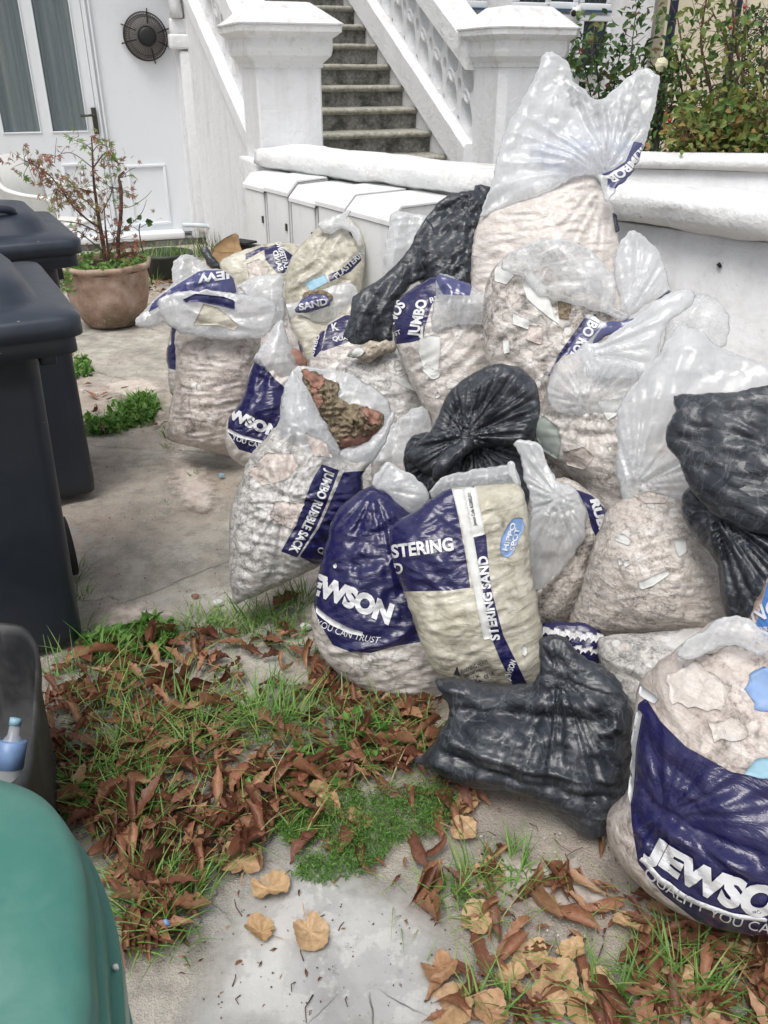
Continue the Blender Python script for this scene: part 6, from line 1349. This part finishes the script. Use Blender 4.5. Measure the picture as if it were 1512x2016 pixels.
# dry stems by the pipe
L_ = Leaves(); mb = MB(); c_ = at_z(425, 505, 0)
for k in range(70):
    p = c_+np.array([rng.uniform(-.2, .2), rng.uniform(-.1, .15), 0]); q = p+np.array([rng.normal()*.05, rng.normal()*.04, rng.uniform(.08, .27)]); tube(mb, [p, (p+q)/2+rng.normal(size=3)*.01, q], [.003, .0025, .001], 4)
for k in range(160): blade(L_, c_+np.array([rng.uniform(-.22, .2), rng.uniform(-.12, .15), .0]), rng.uniform(.05, .2), rng.uniform(0, 6.28), .006, rng.uniform(.2, 1))
o = empty('dead_plant', c_, 'clump of dry broken stems in the corner by the waste pipe', 'plant'); mb.obj('stem', M['bark2'], o); L_.obj('foliage', M['grass'], o)
# cardboard
def sheet(name, px, plane, mat, label, cat, th=.004, amp=.01):
    poly = np.array([plane.uv(*p) for p in px]); poly = resample(poly, .012); lo, hi = poly.min(0), poly.max(0); g = np.array([(a, b) for a in np.arange(lo[0], hi[0], .012) for b in np.arange(lo[1], hi[1], .012)]); g = g[inside(g, poly)]; g = g[seg_dist(g, poly) > .006]
    V, T = cdt(poly, g); h = amp*fbm(V[:, 0]*7, V[:, 1]*7, 2, 3); n = len(V); vs = np.vstack([plane.world(V, h), plane.world(V, h-th)]); m = len(poly)
    o = mesh(name, vs, list(T)+[(c+n, b+n, a+n) for a, b, c in T]+[((i+1) % m, i, i+n, (i+1) % m+n) for i in range(m)], mat, None, True, plane.P*np.array([1, 1, 1])); 
    if label: tag(o, label, cat)
    return o
sheet('torn_cardboard', [(415, 500), (420, 485), (440, 470), (463, 458), (470, 462), (472, 480), (478, 498), (455, 508), (430, 515)], Plane(448, 490, t=4.9, lean=.5), M['card'], 'torn brown cardboard flap standing up behind the sand sack', 'cardboard', amp=.03)
sheet('crushed_cardboard', [(405, 512), (420, 498), (460, 495), (500, 502), (485, 520), (440, 526), (410, 525)], Plane(450, 512, t=4.82, lean=1.0), M['card'], 'flattened piece of yellowish cardboard lying in front of the torn flap', 'cardboard', amp=.04)
pl_ = Plane(410, 510, t=4.75, lean=.6); o = empty('refuse_sack', at_z(410, 530, 0), 'scrap of black film tucked beside the cardboard at the back', 'refuse sack', GB); Piece(o, 'sack_body', [(396, 490), (408, 486), (420, 505), (436, 525), (425, 532), (408, 520)], pl_, M['black'], D=.03, folds=FOLD_BLACK, sp=.008)
o = empty('broken_tile_heap', at_z(488, 500, 0), 'dark broken roof slates behind the sand sack at the foot of the meter boxes', 'slates'); mb = MB()
for k in range(5): f = Fr(at_t(478+k*7, 478+k*2, 5.0)+np.array([0, 0, -.02*k]), rng.uniform(0, 3)); box(mb, f, -.07, .07, -.05, .05, 0, .012)
mb.obj('slate', M['dark'], o, smooth=False)

# shrubs at the top right
def shrub(name, label, c, stems, mat, lsz, nleaf, spread, r0, tl, bark='bark', extra=None, cat='bush'):
    """stems: lists of pixels on a plane at distance c"""
    rt = empty(name, at_t(stems[0][0][0], 330, c)*np.array([1, 1, 0]), label, cat); mb = MB(); L_ = Leaves()
    pl = Plane(stems[0][0][0], 250, t=c, lean=0)
    for st_ in stems:
        o0, o1 = rng.uniform(-.1, .1), rng.uniform(-.35, .35); m = len(st_)
        pts = catmull([at_plane(x, y, pl.P, pl.n)+pl.n*(o0+(o1-o0)*i/(m-1)) for i, (x, y) in enumerate(st_)], 5); n = len(pts)
        tube(mb, pts, [r0*(1-.75*i/n) for i in range(n)], 6)
        for k in range(nleaf):
            i = min(n-1, int(n*rng.uniform(.15, 1.0))); q = pts[i]+rng.normal(size=3)*spread*rng.uniform(.4, 1)
            tube(mb, [pts[i], (pts[i]*.4+q*.6)+rng.normal(size=3)*.01, q], [.003, .002, .001], 4)
            for _ in range(rng.integers(3, 7)): oval_leaf(L_, q+rng.normal(size=3)*lsz*.8, rdir(-.1), rdir(1.2)+pl.n*.5, lsz*rng.uniform(.6, 1.15), lsz*rng.uniform(.4, .65), np.clip(rng.uniform(*tl), 0, 1))
    mb.obj('stem', M[bark], rt); L_.obj('foliage', mat, rt); return rt, pl
shrub('rose_bush', 'leafy rose bush with dark green and reddish leaves right of the right pier', 6.6, [[(1180, 330), (1170, 230), (1150, 130), (1128, 70)], [(1190, 330), (1200, 230), (1215, 130), (1232, 60)], [(1185, 320), (1160, 220), (1120, 160), (1108, 110)], [(1195, 320), (1240, 230), (1262, 170), (1310, 130)], [(1200, 320), (1235, 200), (1245, 90), (1255, 10)], [(1185, 320), (1180, 200), (1175, 120), (1170, 60)], [(1200, 330), (1225, 260), (1265, 190), (1290, 165)]], M['rose_leaf'], .075, 26, .10, .009, (.1, 1.0), 'bark2')
shrub('rose_bush', 'dark green rose growing up the navy downpipe behind the cream flower', 6.3, [[(1290, 330), (1300, 260), (1302, 200), (1300, 150)], [(1320, 330), (1318, 240), (1330, 170), (1345, 100)], [(1270, 330), (1290, 270), (1312, 220), (1325, 200)]], M['rose_leaf'], .05, 34, .10, .008, (0, .75), 'bark2')
shrub('shrub', 'tall yellowing shrub with bare arching brown stems at the top right corner', 6.0, [[(1400, 330), (1390, 230), (1350, 130), (1330, 30)], [(1420, 330), (1420, 230), (1440, 120), (1400, 20)], [(1410, 330), (1430, 220), (1460, 130), (1470, 10)], [(1440, 330), (1470, 240), (1500, 150), (1530, 60)], [(1400, 320), (1370, 240), (1345, 200), (1335, 150)], [(1430, 320), (1400, 180), (1380, 80), (1395, -20)], [(1460, 330), (1480, 230), (1450, 100), (1440, -20)]], M['shrub_leaf'], .078, 18, .13, .016, (.15, .85))
shrub('hedge_shrub', 'low mass of yellow green leaves along the second wall under the tall shrub', 5.75, [[(1340, 320), (1345, 280), (1350, 240)], [(1370, 320), (1375, 275), (1370, 230)], [(1400, 320), (1405, 270), (1410, 220)], [(1430, 320), (1435, 270), (1430, 230)], [(1460, 320), (1470, 270), (1465, 220)], [(1490, 320), (1500, 270), (1500, 210)], [(1520, 320), (1530, 260), (1530, 200)]], M['shrub_leaf'], .07, 55, .10, .007, (.3, 1))
shrub('conifer_shrub', 'dark green bushy growth behind the tall shrub at the right edge', 6.9, [[(1450, 330), (1460, 200), (1470, 60)], [(1490, 330), (1495, 200), (1500, 40)], [(1530, 330), (1530, 200), (1525, 20)], [(1470, 330), (1440, 240), (1430, 180)]], M['rose_leaf'], .05, 90, .22, .01, (0, .5), 'bark2')
# rose flower and hips
pr_ = at_t(1302, 127, 6.05); rt = empty('rose_flower', pr_, 'single cream rose bloom above the right horn of the tallest sack', 'flower')
for j, (rr, n_) in enumerate(((.045, 7), (.033, 6), (.02, 5))):
    for k in range(n_):
        t = 6.283*k/n_+j*.5; d = np.array([math.cos(t), -.4, math.sin(t)]); mb = MB(); s_ = np.cross(d, [0, 1, 0]); s_ /= np.linalg.norm(s_); vs = []
        for a in (0, .5, 1):
            for b in (-1, 0, 1): vs.append(pr_+d*rr*a+s_*b*rr*.55*math.sin(.4+a*1.6)+np.array([0, -1, 0])*(.012*j+.01*(1-abs(b))-.02*a*a+(.03*a*(1-a))))
        mb.add(vs, [(i*3+q_, i*3+q_+1, (i+1)*3+q_+1, (i+1)*3+q_) for i in range(2) for q_ in range(2)]); mb.obj('petal', M['petal'], rt)
mb = MB(); tube(mb, catmull([pr_, at_t(1298, 160, 6.15), at_t(1290, 230, 6.25), at_t(1292, 320, 6.3)], 4), [.004]*13, 5); mb.obj('stem', M['bark2'], rt)
for (x, y) in ((1310, 225), (1318, 238), (1308, 258), (1438, 55), (1446, 48), (1392, 12), (1466, 14), (1316, 300)):
    p = at_t(x, y, 5.95); mb = MB(); tube(mb, [p+np.array([0, 0, .014]), p+np.array([0, 0, .008]), p, p-np.array([0, 0, .008]), p-np.array([0, 0, .013])], [.003, .011, .014, .010, .003], 10); tube(mb, [p+np.array([0, 0, .012]), p+np.array([.01, .02, .05])], .002, 4); o = mb.obj('rose_hip', M['redhip'], None, loc=p); tag(o, 'small red rose hip hanging among the right hand bushes', 'rose hip', 'red rose hips in the bushes')

# ---------------- grass, weeds ----------------
def px_in(poly, n):
    poly = np.array(poly, float); lo, hi = poly.min(0), poly.max(0); out = []
    while len(out) < n:
        q = rng.uniform(lo, hi, (n, 2)); out += list(q[inside(q, poly)])
    return out[:n]
def gz(p): return 0.0
L_ = Leaves()
def tuft(px, py, n, h, spread, tl=(0, .9), wd=.0042):
    if py > 1280: n = int(n*.8)
    c = at_z(px, py, 0)
    for k in range(n):
        t = rng.uniform(0, 6.283); rr = spread*math.sqrt(rng.uniform()); dr = t+rng.normal()*.7
        blade(L_, c+np.array([rr*math.cos(t), rr*math.sin(t), -.003]), h*rng.uniform(.35, 1.1), dr, wd*rng.uniform(.6, 1.3), rng.uniform(*tl), rng.uniform(.1, .8), 5)
for (x, y, n, h, s_) in ((590, 1185, 60, .09, .04), (560, 1210, 60, .09, .05), (520, 1235, 70, .09, .06), (470, 1225, 60, .08, .06), (430, 1240, 60, .07, .05), (390, 1230, 60, .08, .05), (575, 1260, 60, .07, .05), (600, 1290, 40, .06, .04), (480, 1260, 40, .06, .05), (340, 1255, 40, .06, .05), (170, 1240, 20, .08, .03), (145, 1150, 25, .07, .03), (160, 1120, 25, .05, .03), (160, 1170, 25, .05, .03), (110, 1330, 14, .13, .03), (150, 1330, 18, .14, .04), (200, 1310, 20, .13, .03), (215, 1360, 36, .14, .05), (190, 1410, 30, .12, .05), (260, 1340, 16, .12, .03),
        (330, 1400, 34, .13, .06), (360, 1430, 34, .13, .05), (400, 1440, 44, .12, .06), (280, 1450, 50, .12, .06), (250, 1490, 60, .12, .07), (300, 1500, 60, .12, .07), (210, 1530, 60, .11, .06), (180, 1560, 60, .10, .06), (270, 1560, 60, .10, .07), (380, 1490, 40, .11, .05), (420, 1480, 30, .1, .05), (440, 1400, 24, .09, .05),
        (520, 1420, 110, .13, .06), (560, 1440, 80, .11, .07), (500, 1440, 70, .1, .06), (600, 1400, 30, .08, .05), (540, 1390, 26, .1, .04), (690, 1440, 36, .1, .05), (740, 1450, 36, .1, .06), (780, 1420, 36, .1, .06), (820, 1450, 50, .09, .05), (700, 1480, 24, .09, .05), (860, 1520, 30, .09, .05), (640, 1340, 14, .06, .05),
        (270, 1620, 50, .1, .05), (300, 1600, 40, .1, .04), (230, 1600, 40, .09, .05), (255, 1720, 40, .1, .04), (300, 1760, 70, .09, .06), (340, 1800, 60, .09, .06), (290, 1830, 60, .09, .05), (380, 1790, 30, .08, .04), (260, 1780, 50, .09, .04), (350, 1850, 20, .08, .04), (240, 1860, 20, .08, .03),
        (930, 1740, 60, .09, .035), (1000, 1700, 46, .09, .035), (1030, 1730, 30, .08, .03), (960, 1800, 20, .08, .04), (890, 1760, 30, .07, .03), (1010, 1780, 14, .09, .04), (1360, 1830, 34, .11, .03), (1400, 1850, 34, .09, .04), (1330, 1880, 40, .1, .05), (1290, 1930, 50, .09, .05), (1350, 1960, 50, .1, .05), (1400, 1990, 40, .1, .04), (1200, 1990, 40, .1, .05), (1010, 1990, 30, .1, .03), (950, 2000, 20, .1, .03), (1260, 1985, 40, .09, .04), (1130, 1900, 10, .08, .03), (1440, 1900, 24, .09, .05),
        (330, 860, 20, .08, .02), (290, 800, 90, .06, .07), (250, 810, 120, .06, .08), (270, 790, 120, .06, .08), (200, 835, 60, .06, .06), (230, 840, 50, .06, .05), (180, 840, 30, .06, .04), (380, 935, 14, .04, .02), (160, 730, 30, .05, .05), (150, 690, 20, .05, .04), (385, 860, 10, .04, .03), (330, 880, 12, .04, .02), (330, 990, 8, .03, .02), (300, 560, 30, .12, .05)):
    tuft(x, y, n, h, s_)
for q in px_in([(90, 1330), (300, 1290), (560, 1330), (820, 1400), (880, 1500), (600, 1640), (420, 1760), (260, 1760), (150, 1600)], 240):
    c = at_z(q[0], q[1], 0)
    for _ in range(rng.integers(1, 4)): blade(L_, c+rng.normal(size=3)*np.array([.01, .01, 0]), rng.uniform(.03, .1), rng.uniform(0, 6.28), .004, rng.uniform(.1, 1), rng.uniform(.2, 1), 4)
for q in px_in([(700, 1700), (1250, 1700), (1450, 1850), (1500, 2010), (900, 2010)], 120):
    c = at_z(q[0], q[1], 0); blade(L_, c, rng.uniform(.02, .09), rng.uniform(0, 6.28), .0025, rng.uniform(.6, 1), rng.uniform(.5, 1.2), 4)
o = L_.obj('grass', M['grass']); tag(o, 'tufts of green grass growing through the leaves and cracks', 'grass', kind='stuff')
# feathery low weed mats
L_ = Leaves()
def weedmat(poly, n, h, fine=True):
    for q in px_in(poly, n):
        c = at_z(q[0], q[1], 0); hh = rng.uniform(.2, 1)*h; top = c+np.array([rng.normal()*.012, rng.normal()*.012, hh])
        for k in range(6):
            f = k/5.; p = c*(1-f)+top*f; d = rdir(.35)
            if fine: oval_leaf(L_, p, d, rdir(1), rng.uniform(.006, .016), rng.uniform(.0014, .003), rng.uniform(.1, 1))
            else: oval_leaf(L_, p, d, rdir(2), rng.uniform(.02, .045), rng.uniform(.012, .024), rng.uniform(.1, .9))
weedmat([(640, 1590), (700, 1565), (780, 1560), (860, 1545), (895, 1580), (890, 1620), (850, 1650), (780, 1665), (720, 1720), (640, 1745), (575, 1730), (600, 1690), (660, 1680), (640, 1640)], 1500, .045)
weedmat([(540, 1620), (580, 1600), (640, 1600), (640, 1650), (570, 1660)], 420, .025)
weedmat([(235, 1245), (300, 1225), (340, 1250), (330, 1290), (250, 1300), (165, 1290), (170, 1260)], 170, .03, False)
weedmat([(240, 790), (290, 775), (310, 800), (300, 830), (250, 840), (210, 835), (215, 815)], 150, .022, False)
weedmat([(170, 830), (220, 830), (240, 850), (190, 855), (165, 850)], 60, .03, False); weedmat([(95, 1560), (150, 1560), (200, 1585), (160, 1600), (100, 1590)], 40, .03, False); weedmat([(150, 700), (175, 720), (180, 740), (150, 745)], 40, .03, False)
weedmat([(440, 1560), (700, 1420), (840, 1440), (700, 1540)], 60, .03, False)
o = L_.obj('weeds', M['weed']); tag(o, 'mats of bright feathery weed and dandelion leaves on the concrete', 'weeds', kind='stuff')

# ---------------- fallen leaves ----------------
def leaf_long(seed, ln, wd):
    r_ = np.random.default_rng(seed); n, m = 14, 6; curl = 0; bend = r_.uniform(-2.0, 2.0); tw = r_.uniform(-1.6, 1.6); roll = r_.uniform(.6, 2.4); vs = []; tt = []
    for i in range(n+1):
        f = i/n; w_ = wd*(math.sin(math.pi*min(1, f**.75*.98+.02))**.8)*(1 if f < .98 else .3)*r_.uniform(.82, 1.12)
        a = bend*f; cxy = ln*(math.sin(a)/bend if abs(bend) > .05 else f), ln*((1-math.cos(a))/bend if abs(bend) > .05 else 0)
        th = tw*(f-.4)
        for j in range(m+1):
            s_ = (j/m-.5)*w_; ang = s_/wd*2*roll; y = math.sin(ang)*w_*.5/max(roll, .3); z = (1-math.cos(ang))*w_*.55
            z += .0042*math.sin(i*2.1+abs(s_)*300)*(.3+abs(s_)/wd)+r_.normal()*.0012
            y2 = y*math.cos(th)-z*math.sin(th); z2 = y*math.sin(th)+z*math.cos(th)
            zz = z2+.012*math.sin(f*math.pi*1.3+seed)*ln/.1*.5
            vs.append((cxy[0]-ln*.4*0-ln*.45, y2+cxy[1]*.55, zz)); tt.append(0)
    vs = np.array(vs); vs[:, 2] -= vs[:, 2].min()-.001; 
    fs = [(i*(m+1)+j, i*(m+1)+j+1, (i+1)*(m+1)+j+1, (i+1)*(m+1)+j) for i in range(n) for j in range(m)]
    return vs, fs
def leaf_round(seed, rd):
    r_ = np.random.default_rng(seed); n, m = 36, 6; vs = [(0, 0, .004)]; ph = r_.uniform(0, 6); cup = r_.uniform(.1, .4)
    for k in range(1, m+1):
        for i in range(n):
            t = 2*math.pi*i/n; f = k/m; rr = rd*f*(1+.12*math.cos(t)+.05*(i % 2)*(f > .9)+.06*math.sin(5*t+ph)-(.35*math.exp(-((t-math.pi)/.25)**2)))
            z = cup*rr*rr/rd+.006*f*f*math.sin(3*t+ph)+.002*f*math.sin(9*t+ph)+r_.normal()*.0006
            vs.append((rr*math.cos(t), rr*math.sin(t)*.92, z+.004))
    fs = [(0, 1+i, 1+(i+1) % n) for i in range(n)]+[(1+(k-1)*n+i, 1+k*n+i, 1+k*n+(i+1) % n, 1+(k-1)*n+(i+1) % n) for k in range(1, m) for i in range(n)]
    vs = np.array(vs); vs[:, 2] -= vs[:, 2].min()-.001; 
    st = len(vs); vs = np.vstack([vs, [(-rd*.7, -.001, .004), (-rd*.7, .001, .004), (-rd*1.5, .006, .008), (-rd*1.5, .004, .008)]]); fs.append((st, st+1, st+2, st+3))
    return vs, fs
protoL = [leaf_long(s_, .12, .03+.014*(s_ % 4)/3) for s_ in range(14)]; protoR = [leaf_round(s_+50, .034) for s_ in range(6)]
def pmesh(name, vf, mat):
    m = bpy.data.meshes.new(name); m.from_pydata(vf[0].tolist(), [], vf[1]); m.polygons.foreach_set('use_smooth', [True]*len(m.polygons)); m.materials.append(mat)
    a = m.attributes.new('tint', 'FLOAT', 'POINT'); return m
meshL = [pmesh('fallen_leaf', v, M['brownleaf']) for v in protoL]; meshR = [pmesh('fallen_leaf', v, M['tanleaf']) for v in protoR]
dense = [(80, 1330), (160, 1280), (300, 1240), (370, 1270), (370, 1330), (470, 1400), (420, 1440), (560, 1500), (700, 1500), (740, 1440), (830, 1400), (860, 1450), (800, 1520), (620, 1560), (540, 1600), (520, 1700), (430, 1700), (380, 1800), (300, 1890), (240, 1880), (220, 1680), (150, 1620), (90, 1560)]
dense1 = [(370, 1240), (560, 1230), (620, 1290), (640, 1340), (700, 1370), (820, 1400), (960, 1560), (900, 1640), (700, 1560), (560, 1700), (540, 1500), (450, 1400), (370, 1320)]
dense2 = [(1235, 1800), (1270, 1770), (1330, 1830), (1400, 1850), (1512, 1870), (1560, 2050), (1200, 2050), (1180, 1980), (1250, 1920)]
band = [(850, 1990), (930, 1900), (1050, 1880), (1240, 1960), (1240, 2040), (850, 2040)]
mid = [(600, 1500), (900, 1600), (1040, 1700), (1180, 1720), (1220, 1800), (1200, 1850), (1000, 1880), (880, 1800), (780, 1740), (640, 1740), (560, 1650)]
far = [(140, 700), (180, 720), (320, 800), (330, 860), (180, 870)]
far2 = [(270, 530), (340, 530), (345, 575), (290, 590)]
spots = []
def put(lst, kind, smin=.7, smax=1.25, z=(0, .012)): spots.extend((q[0], q[1], kind, rng.uniform(smin, smax), rng.uniform(*z)) for q in lst)
put(px_in(dense, 132), 'L'); put(px_in(dense2, 34), 'L', .7, 1.1); put(px_in(band, 10), 'L', .7, 1.1); put(px_in(mid, 22), 'L'); put(px_in(far2, 10), 'L', .6, .9, (0, .03))
put([(475, 1700), (530, 1753)], 'R', 1.25, 1.35); put([(650, 1600), (640, 1578), (905, 1640), (865, 1910), (945, 1810), (1040, 1895), (1100, 1930), (1180, 1960), (1450, 1900), (1500, 1930), (230, 1610), (580, 1547), (570, 1566), (515, 1840), (1150, 1990), (1085, 1975), (1010, 1930), (895, 1985), (1330, 1935), (700, 1620), (610, 1840), (1240, 1830), (960, 1720), (1120, 1880), (920, 1580), (960, 2000), (1380, 2010)], 'R', .8, 1.25)
put([(850, 1760), (865, 1800), (1110, 1740), (1130, 1810), (1050, 1790), (1180, 1800), (1290, 1780), (1310, 1820), (1260, 1860), (1420, 1870), (950, 1880), (840, 1740), (1000, 1870), (875, 1930), (240, 1880), (570, 1190), (690, 1650), (1200, 1650), (1010, 1540), (960, 1530), (930, 1560), (1350, 1850), (1470, 1870), (270, 1245), (180, 780), (300, 820)], 'L', .9, 1.4, (0, .004))
i_ = 0
labL = 'curled dark brown dead leaf lying among the grass and litter'
for (x, y, kind, s_, z) in spots[:298]:
    o = bpy.data.objects.new('fallen_leaf', (meshL if kind == 'L' else meshR)[rng.integers(0, 14 if kind == 'L' else 6)]); C.objects.link(o); p = at_z(x, y, 0)
    o.location = (p[0], p[1], max(0, z)); o.rotation_euler = (rng.normal()*.22, rng.normal()*.22, rng.uniform(0, 6.28)); o.scale = (s_, s_*rng.uniform(.8, 1.15), s_*rng.uniform(.7, 1.2))
    lab = ('curled brown dead leaf on the ground behind the potted maple' if y < 1000 else 'brown dead leaf in the litter at the foot of the nearest navy sack' if x > 1225 and y > 1740 else
           'curled brown dead leaf on the bare concrete right of the green weed mat' if y > 1620 and x > 820 else 'brown dead leaf piled against the green lidded bin' if x < 460 and y > 1600 else
           'brown dead leaf in the litter beside the black recycling box' if x < 250 else 'brown dead leaf at the foot of the upright navy sack' if x > 600 and y < 1480 else 'brown dead leaf near the front edge of the bare concrete' if y < 1330 else labL)
    if kind == 'L': tag(o, lab, 'leaf', 'curled brown leaves on the ground')
    else: tag(o, 'pale tan crinkled round leaf lying on the concrete', 'leaf', 'pale tan round leaves on the ground')
Lb = Leaves()
def scatter_leaf(q, smin, smax, zmax):
    v, f = protoL[rng.integers(0, 14)]; p = at_z(q[0], q[1], 0); a = rng.uniform(0, 6.28); s_ = rng.uniform(smin, smax); ca, sa = math.cos(a), math.sin(a)
    v = v[:, :]*s_; t1, t2 = rng.normal()*.25, rng.normal()*.25; zz = v[:, 2]+v[:, 0]*t1+v[:, 1]*t2; zz = zz-zz.min()*1.0
    w_ = np.c_[p[0]+v[:, 0]*ca-v[:, 1]*sa, p[1]+v[:, 0]*sa+v[:, 1]*ca, zz+rng.uniform(0, zmax)]; Lb.add(w_, f, rng.uniform(0, 1))
for q in px_in(dense, 560): scatter_leaf(q, .3, 1.1, .02)
for q in px_in(dense1, 230): scatter_leaf(q, .2, 1.0, .012)
for q in px_in(dense, 420): scatter_leaf(q, .1, .35, .02)
for q in px_in(dense2, 90): scatter_leaf(q, .3, .9, .01)
for q in px_in(band, 22): scatter_leaf(q, .3, .9, .004)
for q in px_in(mid, 70): scatter_leaf(q, .15, .5, .002)
for q in px_in([(580, 1290), (700, 1340), (880, 1400), (850, 1440), (640, 1400)], 70): scatter_leaf(q, .4, 1, .01)
for q in px_in(far2, 50): scatter_leaf(q, .4, .8, .02)
for q in px_in(far, 14): scatter_leaf(q, .4, .8, .002)
for q in px_in([(160, 1280), (500, 1240), (1240, 1700), (1400, 2010), (300, 2010)], 160): scatter_leaf(q, .06, .2, .0)
o = Lb.obj('leaf_litter', M['brownleaf']); o.data.polygons.foreach_set('use_smooth', [True]*len(o.data.polygons)); tag(o, 'litter of smaller broken brown leaves covering the ground on the left', 'leaf litter', kind='stuff')
# twigs, seeds, grit, chips
mb = MB()
for q in px_in([(300, 1300), (900, 1450), (1250, 1750), (1450, 1990), (400, 1990), (250, 1700)], 40):
    p = at_z(q[0], q[1], .004); a = rng.uniform(0, 6.28); l = rng.uniform(.015, .055); tube(mb, [p, p+np.array([math.cos(a)*l*.5+rng.normal()*.004, math.sin(a)*l*.5, rng.uniform(0, .01)]), p+np.array([math.cos(a)*l, math.sin(a)*l, .001])], [.0014, .0011, .0007], 4)
o = mb.obj('twigs', M['bark']); tag(o, 'thin dry twigs and leaf stalks scattered over the concrete', 'twigs', kind='stuff')
def pebble(mb, p, s_, mi=0):
    bm = bmesh.new(); bmesh.ops.create_icosphere(bm, subdivisions=1, radius=1)
    sc3 = s_*rng.uniform(.6, 1.3, 3)*np.array([1, 1, .55]); vs = [np.array(v.co)*sc3*rng.uniform(.8, 1.15)+p+np.array([0, 0, sc3[2]*.5]) for v in bm.verts]; bm.verts.index_update(); mb.add(vs, [[v.index for v in f.verts] for f in bm.faces], mi); bm.free()
mb = MB()
for q in px_in([(160, 1060), (440, 900), (640, 1180), (620, 1300), (200, 1260)], 200): pebble(mb, at_z(*q, 0), rng.uniform(.001, .0035), rng.integers(0, 3))
for q in px_in([(900, 1640), (1200, 1640), (1300, 1850), (1000, 1880)], 220): pebble(mb, at_z(*q, 0), rng.uniform(.0008, .003), rng.integers(0, 3))
for q in px_in([(560, 1120), (640, 1110), (660, 1300), (590, 1290)], 120): pebble(mb, at_z(*q, 0), rng.uniform(.001, .005), rng.integers(0, 3))
for q in px_in([(160, 700), (330, 700), (440, 1000), (180, 1050)], 120): pebble(mb, at_z(*q, 0), rng.uniform(.001, .004), rng.integers(0, 3))
for q in px_in([(400, 1780), (900, 1780), (900, 2010), (400, 2010)], 90): pebble(mb, at_z(*q, .004), rng.uniform(.0008, .0022), 1)
o = mb.obj('grit', [M['plaster'], M['bark'], M['brick']], smooth=False); tag(o, 'grit and crumbs of plaster and brick on the concrete', 'grit', kind='stuff')
def chip(px, py, s_, mat, label, cat='plaster chip', name='plaster_chip'):
    p = at_z(px, py, .003); n = rng.integers(5, 7); pts = [(s_*rng.uniform(.7, 1.2)*math.cos(6.283*k/n), s_*.7*rng.uniform(.7, 1.2)*math.sin(6.283*k/n)) for k in range(n)]
    mb = MB(); loft(mb, [[p+np.array([a*f, b*f, z]) for a, b in pts] for f, z in ((1, -.002), (1, .006), (.9, .009))]); o = mb.obj(name, mat, None, smooth=False, loc=p); tag(o, label, cat)
chip(436, 937, .014, M['bluechip'], 'small pale blue tile chip on the bare concrete left of the open mortar sack', 'tile chip', 'tile_chip'); chip(428, 1188, .02, M['plaster'], 'white plaster chip on the ground in front of the open mortar sack'); chip(162, 770, .012, M['plaster'], 'white chip beside the far dark bin, left of the pair'); chip(190, 776, .011, M['plaster'], 'white chip beside the far dark bin, right of the pair'); chip(385, 1175, .012, M['brick'], 'small reddish brick chip left of the white plaster chip', 'brick chip', 'brick_chip'); chip(600, 1235, .02, M['plaster'], 'white plaster chip at the foot of the upright navy sack')
# snack wrapper
pw = at_z(504, 1600, .012); fw = Fr(pw, R(14)); rt = empty('sweet_wrapper', pw, 'tiny red and yellow sweet wrapper on the dead leaves', 'wrapper')
def wr(name, x0, x1, y0, y1, mat, z):
    vs = []; n = 8
    for i in range(n+1):
        for j in range(3): x = x0+(x1-x0)*i/n; y = y0+(y1-y0)*j/2; vs.append(fw(x, y, z+.003*math.sin(x*300)+.002*math.cos(y*300)))
    mesh(name, vs, [(i*3+j, (i+1)*3+j, (i+1)*3+j+1, i*3+j+1) for i in range(n) for j in range(2)], mat, rt)
wr('foil', -.021, .021, -.011, .011, simple('yellow_foil', (.8, .6, .05), .4), 0); wr('red_label', -.014, .016, -.007, .008, simple('red_print', (.6, .02, .03), .4), .0015)
mb = MB(); p = at_z(325, 1812, .05); tube(mb, [p, p+np.array([.004, .004, -.025])], [.004, .006], 8); o = mb.obj('plastic_litter', M['blueprint'], None, loc=p); tag(o, 'tiny scrap of blue plastic caught in the grass near the green bin', 'litter')
